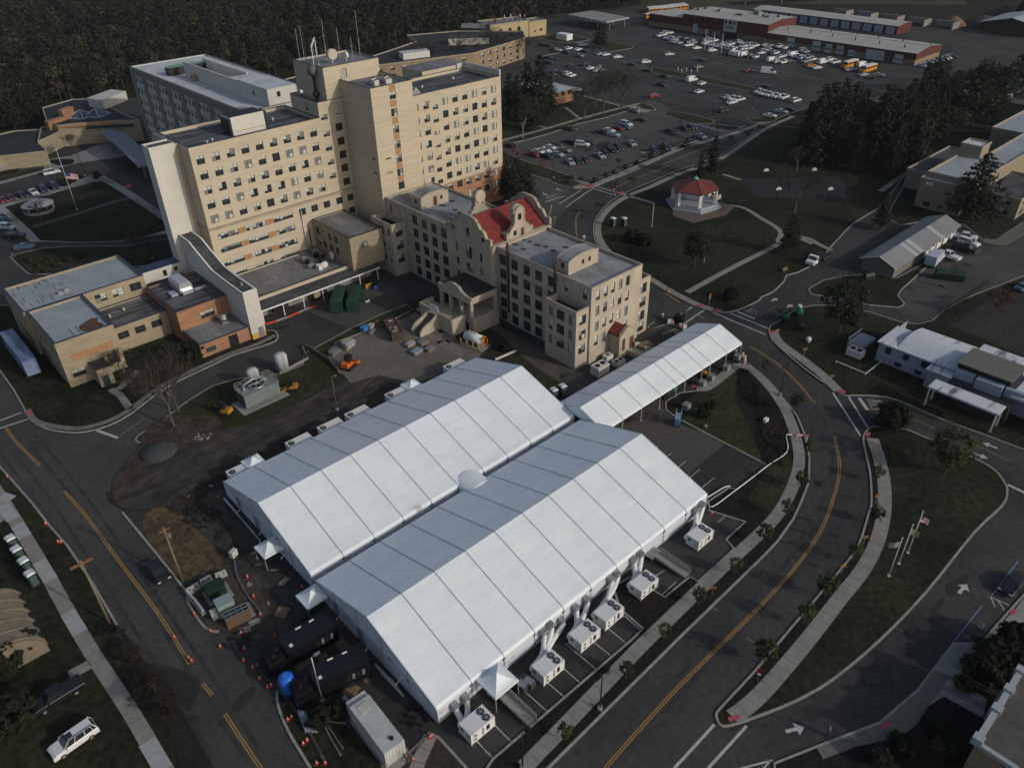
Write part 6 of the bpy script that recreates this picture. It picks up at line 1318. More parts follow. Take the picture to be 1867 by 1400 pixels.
def car_parts(kind,detail):
 L,W_,H_=KIND[kind];P,(a0,a1,b0,b1,z0,z1)=side(kind);w=W_/2
 b,g,l=MB(),MB(),MB();n=len(P)
 secs=[(-w*.90,0),(-w,.0),(w,0),(w*.90,0)]
 ys=[-w*.93,-w,w,w*.93]
 for k,y in enumerate(ys):
  s=1 if k in(1,2)else .985
  for x,z in P:
   zz=z if k in(1,2)else(z+.03 if z>.6 else z)
   b.v.append((x*s,y,min(zz,z+.03)if k in(0,3)else z-.06*(z>.6)))
 O=[1,0,3,2]
 for i in range(3):
  p,q=O[i],O[i+1]
  for j in range(n):jj=(j+1)%n;b.f.append([p*n+j,q*n+j,q*n+jj,p*n+jj]);b.m.append(0);b.sm.append(False)
 b.f.append([1*n+j for j in range(n)]);b.m.append(0);b.sm.append(False);b.f.append([2*n+j for j in reversed(range(n))]);b.m.append(0);b.sm.append(False)
 wt,wb=w*.74,w*.90
 c=[(a0,-wb,z0),(a1,-wb,z0),(a1,wb,z0),(a0,wb,z0),(b0,-wt,z1),(b1,-wt,z1),(b1,wt,z1),(b0,wt,z1)]
 if kind in('van','cargo'):glassy=[(1,2,6,5)]
 else:glassy=[(0,1,5,4),(1,2,6,5),(2,3,7,6),(3,0,4,7)]
 allf=[(0,1,5,4),(1,2,6,5),(2,3,7,6),(3,0,4,7)]
 b.add(c,[q for q in allf if q not in glassy]+[(4,5,6,7)])
 g.add(c,glassy)
 if kind in('van','cargo'):
  for s in(-1,1):g.add([(a1-1.9,s*(wb-.02)*1.005,z0+.05),(a1-.35,s*(wb-.0)*1.005,z0+.05),(a1-.95,s*(wt+.07),z1-.35),(a1-1.7,s*(wt+.07),z1-.35)],[(0,1,2,3)])
 if kind not in('van','cargo'):
  for s in(-1,1):
   for t in((.45,.42)if kind!='suv' else(.38,.36,)):
    xb,xt=a0+(a1-a0)*t,b0+(b1-b0)*t;b.bar((xb,s*wb,z0),(xt,s*wt,z1),.1,.04)
   if kind=='suv':xb,xt=a0+(a1-a0)*.7,b0+(b1-b0)*.72;b.bar((xb,s*wb,z0),(xt,s*wt,z1),.1,.04);b.bar((a0+.45,s*wb,z0),(b0+.3,s*wt,z1),.16,.04)
  for s in(-1,1):b.bar((a0,s*wb,z0),(b0,s*wt,z1),.12,.06);b.bar((a1,s*wb,z0),(b1,s*wt,z1),.08,.06)
 if kind=='pickup':
  g.quad((-L/2+.12,-w*.8,1.125),(-L/2+1.85,-w*.8,1.125),(-L/2+1.85,w*.8,1.125),(-L/2+.12,w*.8,1.125))
 for s in(-1,1):l.box(L/2-.06,L/2+.012,s*w*.78-.2,s*w*.78+.2,.62,.76,0);l.box(-L/2-.012,-L/2+.05,s*w*.82-.14,s*w*.82+.14,.7,.95,1)
 g.box(L/2-.05,L/2+.008,-w*.5,w*.5,.45,.68)
 whs=[(x,s)for x in(-L*.30,L*.31)for s in(-1,1)]
 def wheel(m,x,s,z=0,m0=0,m1=1):
  m.tube([(x,s*(w-.2),.34),(x,s*(w+.02),.34)],[.34,.34],14,m0);m.tube([(x,s*(w+.021),.34),(x,s*(w+.03),.34)],[.2,.18],10,m1)
 return b,g,l,whs,wheel
CARM={}
def simple_car(kind):
 if kind in CARM:return CARM[kind]
 b,g,l,whs,wheel=car_parts(kind,False);m=MB();m.add(b.v,b.f,0);m.add(g.v,g.f,1);
 for x,s in whs:
  wheel(m,x,s,0,2,3)
 k0=len(m.f);m.add(l.v,l.f,4)
 CARM[kind]=m.mesh(kind,[paint(*CC['w']),cglass,tyre,rim,lampm]);return CARM[kind]
LOTS={}
def car(f,x,y,c,kind,dx,dy,where,plural,z=0.0):
 p=xy(f(x,y,.7));a,b=Vector(xy(f(x-dx/2,y-dy/2,.7))),Vector(xy(f(x+dx/2,y+dy/2,.7)));d=b-a
 o=bpy.data.objects.new({'sedan':'parked_car','suv':'parked_car','pickup':'pickup_truck','van':'van','cargo':'cargo_van'}[kind],simple_car(kind));COL.objects.link(o)
 o.location=(p[0],p[1],z+.01);o.rotation_euler.z=math.atan2(d.y,d.x)
 o.material_slots[0].link='OBJECT';o.material_slots[0].material=paint(*CC[c])
 kn={'sedan':'sedan','suv':'suv','pickup':'pickup','van':'van','cargo':'cargo van'}[kind]
 key=(CC[c][0]+' '+kn,where);LOTS.setdefault(key,[]).append(o)
 tag(o, f"{CC[c][0]} {kn} parked {where}", 'car' if kind in ('sedan','suv') else 'pickup truck' if kind == 'pickup' else 'van', plural); return o
K=lambda f,L,where,pl:[car(f,x,y,c,k,dx,dy,where,pl)for x,y,c,k,dx,dy in L]
s_,u_k='sedan','suv'
wA,gA='in the middle lot','cars parked in the middle lot'
K(zA,[(330,695,'r',s_,125,30),(385,662,'w',s_,120,30),(455,645,'w',s_,120,30),(520,612,'w',s_,120,32),(570,585,'k',s_,120,32),(470,712,'k',s_,130,30),(600,690,'p',s_,120,30),(680,643,'t',s_,120,25),
 (748,545,'k',s_,120,20),(880,580,'w',u_k,130,15),(955,558,'n',s_,110,18),(748,778,'s',s_,60,60),(830,765,'k',u_k,60,45),(920,748,'m',s_,65,45),(1085,706,'s',s_,75,45),(1145,673,'k',s_,75,45),(1220,640,'k',u_k,75,45),(1290,618,'n',u_k,75,45),
 (1445,568,'s',s_,75,55),(1700,650,'n',u_k,60,55),(1840,615,'n',u_k,60,50),(1090,436,'k',s_,130,10),(1180,420,'w',s_,120,25),(1235,468,'p',s_,140,25),(1285,396,'r',s_,130,30),(1380,350,'w',u_k,120,35),(1370,382,'b',s_,110,28),
 (1485,195,'s',s_,70,20),(1545,300,'k',s_,140,10),(740,400,'d',s_,75,15),(65,595,'k',s_,70,10),(1880,430,'k',s_,60,30)],wA,gA)
wB,gB='beyond the brick cottage','cars parked in the far left lot'
K(zB,[(240,205,'k',s_,70,10),(190,190,'d',s_,60,10),(350,258,'w',s_,110,8),(310,255,'k',s_,60,20),(480,238,'w',s_,85,-20),(585,250,'w',s_,75,-20),(440,282,'n',s_,80,10),(650,272,'k',s_,90,8),(640,198,'w',u_k,80,-10),(600,318,'s',s_,50,10),
 (240,345,'k',s_,70,5),(240,400,'k',u_k,70,5),(840,302,'p',s_,60,-10),(900,308,'w',s_,85,-15),(1035,335,'w',s_,110,-12),(500,432,'k',s_,85,-20),(665,418,'k',s_,90,-20),(722,462,'w',s_,90,-25),(835,448,'s',s_,80,-35),(860,440,'k',s_,80,-30),(800,488,'w',s_,60,-20),(870,492,'k',s_,90,-10),
 (325,500,'n',s_,85,-20),(395,510,'k',s_,60,-20),(320,545,'k',s_,70,-15),(462,528,'w',u_k,85,-30),(512,545,'w',s_,75,-25),(1355,392,'w',u_k,95,-10),(1185,420,'k',s_,90,5),(1365,490,'k',s_,95,10),(585,710,'w',s_,70,-25),(610,735,'k',s_,60,-20),(1450,780,'r',u_k,85,-10),(1535,650,'k',s_,75,20),(1565,555,'k',s_,90,20)],wB,gB)
wC,gC='in the right hand lot','cars parked in the far right lot'
K(zC,[(130,55,'w',s_,80,-5),(485,122,'n',s_,60,5),(455,200,'t',s_,75,-15),(75,305,'k',s_,100,10),(35,400,'k',s_,75,20),(378,348,'w','van',110,-25),(495,385,'w',s_,90,-35),(465,478,'w',s_,90,-25),(1030,240,'m',s_,80,-10),(1250,262,'w','cargo',150,10),(1215,420,'k',s_,100,5),
 (780,540,'s',s_,70,-15),(855,560,'w','pickup',80,-20),(915,572,'w','pickup',80,-20),(835,600,'w',s_,85,-20),(735,692,'d',u_k,95,-30),(1150,480,'w','pickup',100,-30),(1200,500,'w','pickup',100,-30),(1260,515,'w','pickup',100,-40),(1340,530,'w','pickup',100,-40),(1425,545,'w','pickup',100,-35),(1560,580,'w',u_k,110,-30),
 (1400,705,'p',s_,110,15),(1270,752,'w',s_,120,15),(1490,680,'k',s_,100,10),(160,935,'k',s_,85,35),(295,893,'k',s_,85,35),(370,880,'n',s_,85,35),(495,985,'p',s_,85,45),(85,1100,'d',s_,60,30)],wC,gC)
wD,gD='before the maroon depot','cars parked before the maroon depot'
rw=random.Random(11)
L=[]
for x,y,n,dx,dy in((20,405,2,40,-10),(60,380,3,38,-3),(100,432,4,40,6),(540,470,4,34,-3),(530,492,1,1,1),(590,505,3,44,8),(700,520,5,40,6),(740,495,3,40,4),(960,555,3,40,-5),(560,450,3,36,3),(960,530,1,1,1),(760,540,3,48,8)):
 for i in range(n):L.append((x+dx*i,y+dy*i+rw.uniform(-2,2),'w',rw.choice(['sedan','suv','sedan','pickup']),80,-22))
L+=[(345,515,'w','pickup',85,-15),(440,545,'w',s_,85,-10),(610,572,'w',u_k,85,-12),(765,605,'d',s_,80,-12),(860,612,'w','van',70,-12),(900,620,'w','van',70,-12),(940,625,'w','van',70,-12),(975,625,'w','van',70,-12),(1040,640,'k','pickup',80,-10),(1105,645,'w',s_,70,-25),(1170,600,'w',s_,85,-12),
 (1215,508,'w',s_,70,-18),(1280,515,'s',s_,70,-18),(1375,528,'w','pickup',75,-25),(1440,542,'w',s_,80,-25),(1635,572,'w',u_k,85,-20),(1675,585,'s',s_,60,-15),(1390,643,'w',s_,90,-20),(1525,622,'w','van',110,-14),(1470,625,'w',s_,70,-10),(1290,688,'w','van',80,-12),(1360,700,'w',u_k,80,-12),(1435,705,'w','pickup',90,-15),(1625,645,'w',s_,70,-20),(1700,655,'s','pickup',85,-20),(1755,672,'w',s_,65,-25),(1680,695,'s','pickup',80,-20),(1725,745,'o','suv',60,-10),(640,415,'k',s_,60,-8),(1500,700,'d',s_,60,-10)]
K(zD,L,wD,gD)
L2=[]
for x,y,n,dx,dy in((1215,560,4,34,6),(1330,600,1,0,0),(870,470,5,44,10),(1010,500,3,44,10),(250,440,4,40,8),(160,470,3,42,9),(330,470,3,36,7),(1560,640,3,36,8)):
 for i in range(n):L2.append((x+dx*i,y+dy*i+rw.uniform(-2,2),rw.choice('wwwsk'),rw.choice(['sedan','suv','sedan','pickup']),78,-22))
K(zD,L2,wD,gD)
wE,gE='by the maroon garage','cars parked by the maroon garage'
K(zE,[(40,435,'w','van',90,-15),(150,380,'w','suv',95,-20),(190,395,'d',s_,60,-15),(130,450,'w',s_,80,-15),(210,465,'s','pickup',90,-15),(260,485,'w',s_,70,-20),(370,520,'w','van',95,-20),(455,490,'w','suv',90,-20),(515,520,'w','pickup',90,-20),(310,580,'w',s_,80,-10),(230,555,'o','suv',60,-10),(820,555,'w','van',100,-15),(700,605,'s','pickup',95,-5),(840,660,'s',s_,70,-10),(1015,665,'s',s_,90,8),(920,690,'k',s_,80,0),
 (1500,562,'p',s_,110,18),(1545,545,'w',s_,100,15),(1590,525,'p',s_,95,15),(1635,508,'w',s_,90,15),(1690,500,'w',s_,85,12),(1745,482,'w',s_,85,12),(1780,468,'w',s_,85,12),(1815,450,'w',s_,85,12),(1850,455,'n',s_,80,12)],wE,gE)
wQ,gQ='near the round lawn','cars parked at the left edge'
K(zQ,[(508,398,'w',u_k,170,-35),(535,535,'n',u_k,80,60),(425,565,'n',u_k,80,60),(325,592,'w',s_,75,50),(215,620,'k',s_,80,50),(105,648,'m',s_,80,50),(25,672,'r',s_,80,50),(15,835,'n',s_,90,30),(30,880,'k',u_k,110,30),(70,935,'p',u_k,150,20),(150,1025,'k',u_k,190,-12),(240,1125,'b',s_,200,-25),(-60,930,'s',s_,110,20)],wQ,gQ)
wS,gS='beside the metal shed','vehicles beside the shed'
K(zS,[(1110,640,'w','pickup',170,30),(1165,715,'w',u_k,190,60),(1120,790,'k','pickup',220,70)],wS,gS)
K(zS,[(1860,1270,'b',s_,90,-50)],'at the right edge beyond the reddish tree',gS)
ov=thing('x','x','x');bpy.data.objects.remove(ov);THINGS.clear()
for(nm,where),objs in LOTS.items():
 if len(objs) > 1: order_labels(objs, f"{nm}s parked {where}".replace('suvs','suvs'))
# near vehicles with parts
def full_car(kind,c,loc,rz,label,cat,name,extra=None,sc=1.0):
 b,g,l,whs,wheel=car_parts(kind,True);t=thing(name,label,cat,loc,rz);t.scale=(sc,sc,sc);pm=paint(*CC[c])
 bo=b.build('body',[pm],t);g.build('window',[cglass],t);bv=bo.modifiers.new('edge','BEVEL');bv.width=.07;bv.segments=2;bv.limit_method='ANGLE';bv.angle_limit=R_(25)
 for x,s in whs:m=MB();wheel(m,x,s);m.build('wheel',[tyre,rim],t)
 w=KIND[kind][1]/2;Lh=KIND[kind][0]/2
 for s in(-1,1):
  m=MB();m.box(Lh-.08,Lh+.014,s*w*.78-.2,s*w*.78+.2,.62,.78);m.build('headlight',lampm,t)
  m=MB();m.box(-Lh-.014,-Lh+.05,s*w*.82-.14,s*w*.82+.14,.7,.98);m.build('tail_light',lampr,t)
  m=MB();m.box(Lh*.36,Lh*.36+.2,s*(w+.12)-.1,s*(w+.12)+.1,1.05,1.2);m.build('mirror',pm,t)
 if extra:extra(t,pm)
 return t
def heading(f,a,b,z=.7):
 A,B_=Vector(xy(f(*a,z))),Vector(xy(f(*b,z)));d=B_-A;c=(A+B_)/2;return(c.x,c.y,.13),math.atan2(d.y,d.x)
def suvx(t,pm):
 m=MB();m.box(-.1,.75,-.38,.38,1.751,1.765);m.build('sunroof',cglass,t)
 for s in(-1,1):m=MB();m.bar((-2.0,s*.62,1.82),(.7,s*.62,1.82),.05);m.build('roof_rail',dsteel,t)
lc,rz=heading(z7,(510,1170),(272,1335));full_car('suv','w',lc,rz,'white suv with roof rails parked on the grass at the bottom left','car','parked_suv',suvx,1.0)
lc,rz=heading(z7,(800,310),(870,395));full_car('sedan','k',(lc[0],lc[1],.01),rz,'black sedan parked by the kerb beside the straw covered ground','car','parked_car',None,1.0)
lc,rz=heading(z7,(415,950),(195,1085));full_car('pickup','k',lc,rz,'black pickup truck on the grass above the white suv','pickup truck','pickup_truck')
lc,rz=heading(z9,(1850,385),(1775,455));full_car('sedan','k',(lc[0],lc[1],.01),rz,'black sedan at the right edge by the blue painted line','car','parked_car')
lc,rz=heading(zS,(1040,930),(770,830));full_car('pickup','w',(lc[0],lc[1],.01),rz,'white pickup beside the white box truck at the shed','pickup truck','pickup_truck')
def boxtruck(name,loc,rz,label,cat,L=6.5,H_=3.0,cab=True,bedcol=None,flatbed=False):
 t=thing(name,label,cat,loc,rz)
 if cab:
  m=MB();P=[(L/2-.1,.5),(L/2+.9,.5),(L/2+1.9,.55),(L/2+1.95,1.3),(L/2+1.0,1.5),(L/2+.7,2.3),(L/2-.05,2.35)]
  b0=len(m.v);n=len(P)
  for y in(-1.05,1.05):m.v+=[(x,y,z)for x,z in P]
  m.f+=[list(range(n)),list(reversed(range(n,2*n)))]+[[j,n+j,n+(j+1)%n,(j+1)%n]for j in range(n)];m.m+=[0]*(n+2);m.sm+=[False]*(n+2)
  m.build('cab',white_p,t)
  m=MB();m.add([(L/2+1.0,-.95,1.53),(L/2+1.0,.95,1.53),(L/2+.72,.9,2.28),(L/2+.72,-.9,2.28)],[(0,1,2,3)]);m.box(L/2+.15,L/2+.75,-1.07,-1.05,1.45,2.1);m.box(L/2+.15,L/2+.75,1.05,1.07,1.45,2.1);m.build('window',cglass,t)
 if flatbed:m=MB();m.box(-L/2,L/2-.3,-1.2,1.2,.95,1.15);m.bar((-L/2,-1.2,1.2),(L/2-.3,-1.2,1.2),.1);m.bar((-L/2,1.2,1.2),(L/2-.3,1.2,1.2),.1);m.box(L/2-.5,L/2-.35,-1.1,1.1,1.15,2.2);m.build('flatbed',bedcol or dsteel,t)
 else:
  m=MB();m.box(-L/2,L/2-.15,-1.2,1.2,.8,H_);
  for k in range(int(L/1.2)):m.box(-L/2+.3+1.2*k,-L/2+.36+1.2*k,-1.22,1.22,.85,H_-.02)
  m.build('cargo_box',bedcol or white_p,t)
 for x in(-L*.32,-L*.32+1.2,L/2+1.0 if cab else L*.1):
  for s in(-1,1):m=MB();m.tube([(x,s*.85,.48),(x,s*1.12,.48)],[.48,.48],14,0);m.tube([(x,s*1.121,.48),(x,s*1.13,.48)],[.25,.2],10,1);m.build('wheel',[tyre,rim],t)
 return t
a=Vector(xy(G(1515,455,1.0)));b=Vector(xy(G(1460,490,1.0)));d=b-a
boxtruck('flatbed_truck',((a.x+b.x)/2-d.x*.12,(a.y+b.y)/2-d.y*.12,.01),math.atan2(d.y,d.x),'white cab flatbed truck parked on the drive beside the park','truck',5.8,2,True,dsteel,True)
a=Vector(xy(zS(650,990,1.5)));b=Vector(xy(zS(790,860,1.5)));d=b-a
boxtruck('box_truck',((a.x+b.x)/2,(a.y+b.y)/2,.01),math.atan2(d.y,d.x),'white box truck beside the shed and the green roll-off bin','truck',5.2,3.0,True,mat('blue white box',(.36,.41,.47),.6))
t=boxtruck('semi_trailer',(-11.3,89.3,.01),-math.pi/2,'long white box trailer parked beside the clinic wall at the left edge','trailer',15.6,4.0,False,mat('blue grey trailer top',(.17,.22,.34),.6,col2=(.10,.14,.25),vs=.8,stretch=(1,.3,1),thr=(.4,.6)))
mb=MB();mb.box(-18.8,-16.2,92,108,0,3.6);tag(mb.build('storage_trailer',mat('pale grey trailer',(.30,.32,.33),.6)),'pale grey trailer roof cut by the left edge behind the long trailer','trailer')
def bus(loc,rz,label,grp='school buses'):
 t=thing('school_bus',label,'bus',loc,rz,grp);m=MB();m.box(-5,4,-1.25,1.25,.5,2.7,0);m.box(4,5.4,-1.05,1.05,.5,1.6,0);m.build('body',mat('school bus yellow',(.50,.21,.025),.5),t)
 m=MB();m.box(-4.95,3.95,-1.15,1.15,2.7,2.95);m.build('roof',mat('white bus roof',(.62,.62,.60),.5),t)
 m=MB()
 for s in(-1,1):m.box(-4.6,3.6,s*1.27-.01,s*1.27+.01,1.75,2.35)
 m.box(4.0,4.02,-1.1,1.1,1.7,2.5);m.box(-5.02,-5,-.8,.8,1.6,2.3);m.build('window_band',cglass,t)
 for x in(-3,4.4):
  for s in(-1,1):m=MB();m.tube([(x,s*1.0,.5),(x,s*1.3,.5)],[.5,.5],10);m.build('wheel',tyre,t)
 return t
b1=bus((*xy(zE(680,545,1.3)),0),0,'x');
a,b=Vector(xy(zE(610,560,.8))),Vector(xy(zE(750,520,.8)));b1.rotation_euler.z=math.atan2((b-a).y,(b-a).x)+math.pi
b2=dup(b1,(*xy(zE(890,595,1.3)),0),b1.rotation_euler.z,'y');b1['label']='yellow school bus before the garage, nearer the depot';b2['label']='yellow school bus before the garage, nearer the dark evergreens'
Ls=[]
for i,(x,y)in enumerate([(-100,118),(-60,112),(-20,110),(20,108),(60,103),(100,100),(140,94),(175,88),(215,82),(262,78),(300,75),(10,160),(-40,170),(-90,178)]):
 o=dup(b1,(*xy(zD(x,y,1.5)),0),R_(0 if i>10 else 50),'z','school buses beyond the fuel canopy');Ls.append(o)
order_labels(Ls,'school buses lined up beyond the depot left wing')
# vegetation
def leafmat(name,c,c2=None,vs=.5):
 return mat(name,c,.9,col2=c2 or tuple(x*.55 for x in c),vs=vs,fine=.35,fs=2.5,spec=.15,coord='W')
bark=mat('grey brown bark',(.085,.07,.055),.95,fine=.2,fs=4);bark_l=mat('pale bark',(.20,.18,.15),.95,fine=.2,fs=4)
twig=mat('brown twigs',(.060,.048,.036),.95);twig_r=mat('reddish twigs',(.09,.045,.03),.95)
def quads_mesh(name,C_,U,V,mats,tint=None):
 """C_, U, V: (n,3) arrays, one quad each"""
 n=len(C_);v=np.empty((n,4,3),np.float32);v[:,0]=C_-U-V;v[:,1]=C_+U-V;v[:,2]=C_+U+V;v[:,3]=C_-U+V
 me=bpy.data.meshes.new(name);me.vertices.add(4*n);me.vertices.foreach_set('co',v.ravel())
 me.loops.add(4*n);me.loops.foreach_set('vertex_index',np.arange(4*n,dtype=np.int32))
 me.polygons.add(n);me.polygons.foreach_set('loop_start',np.arange(0,4*n,4,dtype=np.int32));me.polygons.foreach_set('loop_total',np.full(n,4,np.int32))
 for m in mats:me.materials.append(m)
 if tint is not None:
  a=me.color_attributes.new('tint','FLOAT_COLOR','POINT');c=np.ones((n,4,4),np.float32);c[:,:,:3]=tint[:,None,:];a.data.foreach_set('color',c.ravel())
 me.update(calc_edges=True);me.validate();return me
def rand_dirs(rg,n):
 d=rg.normal(size=(n,3));return d/np.linalg.norm(d,axis=1,keepdims=True)
def leaf_cloud(rg,centres,radii,per,size,jit=.75):
 n=len(centres)*per;D=rand_dirs(rg,n);C_=np.repeat(centres,per,0)+D*(np.repeat(radii,per)*rg.uniform(.2,1,n)**.5)[:,None]*np.array([1,1,.7])
 N=D*.5+np.array([0,0,.55])+rand_dirs(rg,n)*jit;mid=centres.mean(0);o_=C_-mid;N+=o_/(np.linalg.norm(o_,axis=1,keepdims=True)+1e-6)*.6
 W=rand_dirs(rg,n);U=np.cross(N,W);U/=np.linalg.norm(U,axis=1,keepdims=True)+1e-9;V=np.cross(N,U);V/=np.linalg.norm(V,axis=1,keepdims=True)+1e-9
 s=size*rg.uniform(.5,1.3,n)[:,None];return C_,U*s,V*s*.6
def trunk_mb(h,r,lean=0,seed=0,stop=.9):
 m=MB();m.tube([(0,0,-.1),(lean*.3,0,h*.3),(lean*.6,.1,h*.6),(lean,0,h*stop)],[r,r*.75,r*.5,r*.12],7);return m
def tree_thing(name,label,cat,trunk,crown_me,group=None,cname='crown'):
 t=thing(name,label,cat,(0,0,0),0,group);trunk.build('trunk',bark,t)
 o=bpy.data.objects.new(cname,crown_me);COL.objects.link(o);o.parent=t;return t
def pine_proto(seed,h=20.0,r=4.5,c=(.020,.030,.014)):
 rg=np.random.default_rng(seed);cen,rad=[],[]
 m=MB();m.tube([(0,0,-.2),(.1,0,h*.5),(0,.1,h)],[.32,.2,.04],7)
 z=h*.16
 while z<h*.985:
  u=(z-h*.16)/(h*.84);R=r*(1-u)**.6*rg.uniform(.6,1.2)+.25;k=max(3,int(7*(1-u)+2));a0=rg.uniform(0,6)
  for i in range(k):
   a=a0+i*2*math.pi/k+rg.uniform(-.3,.3);L=R*rg.uniform(.6,1.15)
   for t in(.35,.65,.95):
    if L*t<.3 and t<.9:continue
    cen.append((math.cos(a)*L*t,math.sin(a)*L*t,z+L*t*.12-L*t*t*.2));rad.append(.28+.32*(1-u)+.12*t)
   if L>1.5:m.tube([(0,0,z),(math.cos(a)*L*.9,math.sin(a)*L*.9,z-.05*L)],[.07,.02],4,0,False)
  z+=h*.042*rg.uniform(.8,1.2)
 cen=np.array(cen);rad=np.array(rad);C_,U,V=leaf_cloud(rg,cen,rad*1.15,17,.22)
 return m,quads_mesh('pine_crown',C_,U,V,[leafmat('dark pine needles %d'%seed,c)])
def leafy_proto(seed,h,r,c,sparse=1.0,z0=.35,per=22,leaf=.22,nc=70,branches=True,c2=None):
 rg=np.random.default_rng(seed);d=rand_dirs(rg,nc);rr_=rg.uniform(.25,1,nc)**.45
 cz=h*(z0+1)/2;cen=d*rr_[:,None]*np.array([r,r,h*(1-z0)/2])+np.array([0,0,cz]);cen*=1+rg.normal(size=(nc,1))*.04
 m=trunk_mb(h*.75,max(.07,h*.018),seed=seed)
 if branches:
  for i in range(0,nc,3):q=cen[i];m.tube([(0,0,h*rg.uniform(.25,.5)),(q[0]*.5,q[1]*.5,q[2]*.85),tuple(q)],[h*.006,h*.004,h*.0015],4,0,False)
 C_,U,V=leaf_cloud(rg,cen,np.full(nc,r*.24),int(per*sparse),leaf)
 return m,quads_mesh('leafy_crown',C_,U,V,[leafmat('leaves %d'%seed,c,c2)])
def bare_proto(seed,h,spread=.5,mt=None,depth=5,buds=None):
 rd_=random.Random(seed);m,t=MB(),MB()
 def grow(p,d,L,r,k):
  q=p+d*L;mid=p+d*L*.5+Vector((rd_.uniform(-1,1),rd_.uniform(-1,1),0))*L*.05
  (m if k<2 else t).tube([tuple(p),tuple(mid),tuple(q)],[r,r*.85,r*.68],6 if k<2 else 3,0,False)
  if k>=depth:return
  for i in range((3 if k<5 else 2)if k else 4):
   a=rd_.uniform(0,2*math.pi);s=spread*rd_.uniform(.55,1.25)
   n=(d+Vector((math.cos(a)*s,math.sin(a)*s,rd_.uniform(-.05,.25)))).normalized()
   grow(q if i else p+d*L*rd_.uniform(.7,1),n,L*rd_.uniform(.6,.82),max(.022,r*.6),k+1)
 grow(Vector((0,0,-.1)),Vector((0.03,0,1)),h*.30,h*.017,0)
 if buds:
  rg=np.random.default_rng(seed);vs=np.array(t.v[::7]);sel=vs[rg.random(len(vs))<.45];C_,U,V=leaf_cloud(rg,sel,np.full(len(sel),.5),2,.10 if depth>5 else .13)
  return m,t,quads_mesh('bud_crown',C_,U,V,[leafmat('buds %d'%seed,buds)])
 return m,t,None
FIRST={};PLANTS={}
def plant(key,make,label,cat,px,py,sc=1.0,rz=None,zc=0.0,group=None,name='tree',z=.0):
 x,y=xy(G(px,py,zc))
 if key not in FIRST:
  parts=make();t=thing(name,label,cat,(0,0,0),0,group)
  parts[0].build('trunk',bark_l if 'pale' in key else bark,t)
  if len(parts)==3:
   parts[1].build('branches',twig_r if 'red' in key else twig,t)
   if parts[2]:o=bpy.data.objects.new('buds',parts[2]);COL.objects.link(o);o.parent=t
  else:o=bpy.data.objects.new('crown',parts[1]);COL.objects.link(o);o.parent=t
  FIRST[key]=t
 else:t=dup(FIRST[key],(0,0,0),0,label)
 t.name=name;t.location=(x,y,z);s=sc*random.uniform(.96,1.04);t.scale=(sc,sc,s);t.rotation_euler.z=random.uniform(0,6.28)if rz is None else rz
 t['label']=label;t['category']=cat
 if group:t['group']=group
 elif 'group' in t:del t['group']
 return t
P1=('pine a',lambda:pine_proto(1,19,5.4,(.030,.036,.022)));P2=('pine b',lambda:pine_proto(2,19,4.6,(.033,.038,.025)));P3=('pine wide',lambda:pine_proto(3,16,6.8,(.020,.028,.015)))
def pl(p,lab,cat,*a,**k):return plant(p[0],p[1],lab,cat,*a,**k)
L=[(1462,292,.95),(1478,300,1.15),(1497,285,1.2),(1518,300,1.2),(1540,278,1.15),(1562,262,1.0),(1590,300,1.2),(1612,290,1.2),(1635,302,1.1),(1652,285,1.15),(1675,268,1.0),(1605,262,1.05),(1642,252,1.05),(1490,255,1.0),(1525,250,1.05),(1570,292,.9),(1700,255,1.0),(1690,232,1.1),(1665,232,1.1),(1725,225,.95),(1622,322,.85),(1660,310,.9),(1550,310,.8)]
G1=[pl(P1 if i%3 else P2,'x','evergreen tree',x,y,s,group='tall evergreens beyond the park',name='evergreen_tree')for i,(x,y,s)in enumerate(L)]
order_labels(G1,'tall dark evergreens standing beyond the park')
L=[(984,222,1.25),(962,216,1.05),(944,232,.9),(1001,208,.75),(975,240,.8),(930,205,.8)]
G2=[pl(P1 if i%2 else P2,'x','evergreen tree',x,y,s,group='evergreens beside the brick cottage',name='evergreen_tree')for i,(x,y,s)in enumerate(L)]
order_labels(G2,'dark evergreens beside the brick cottage')
L=[(943,380,.80),(962,372,.62),(925,362,.6)]
G3=[pl(P1,'x','evergreen tree',x,y,s,group='evergreens at the right wing corner',name='evergreen_tree')for x,y,s in L];order_labels(G3,'evergreens at the corner of the right hospital wing')
pl(P3,'very broad dark evergreen between the metal roofed shed and the tan residence','evergreen tree',1765,402,1.1,name='evergreen_tree')
pl(P2,'narrow dark evergreen behind the gazebo, the taller of the pair','evergreen tree',1297,322,.62,name='evergreen_tree');pl(P2,'short dark evergreen behind the gazebo, left of a taller one','evergreen tree',1275,330,.42,name='evergreen_tree')
pl(P1,'dark evergreen beside the bend of the park path','evergreen tree',1437,462,.55,name='evergreen_tree');pl(P1,'small evergreen at the left end of the metal roofed shed','evergreen tree',1604,418,.5,name='evergreen_tree')
pl(P3,'round dark evergreen on the green island of the far lot','evergreen tree',1094,88,.72,name='evergreen_tree')
L=[(5,205,.9),(28,236,.9),(58,228,.85),(88,208,.75),(-8,240,.9),(40,195,.8)]
G4=[pl(P1 if i%2 else P3,'x','evergreen tree',x,y,s,group='evergreens at the left edge',name='evergreen_tree')for i,(x,y,s)in enumerate(L)];order_labels(G4,'dark evergreens behind the entrance pavilion')
B1=('bare a',lambda:bare_proto(4,14,.6,None,6,(.05,.042,.032)));B2=('bare b',lambda:bare_proto(9,14,.85,None,6,(.052,.043,.032)));B3=('bare pale',lambda:bare_proto(12,14,.7,None,6,(.06,.052,.042)));B4=('bare bud',lambda:bare_proto(15,12,.7,None,5,(.09,.085,.03)))
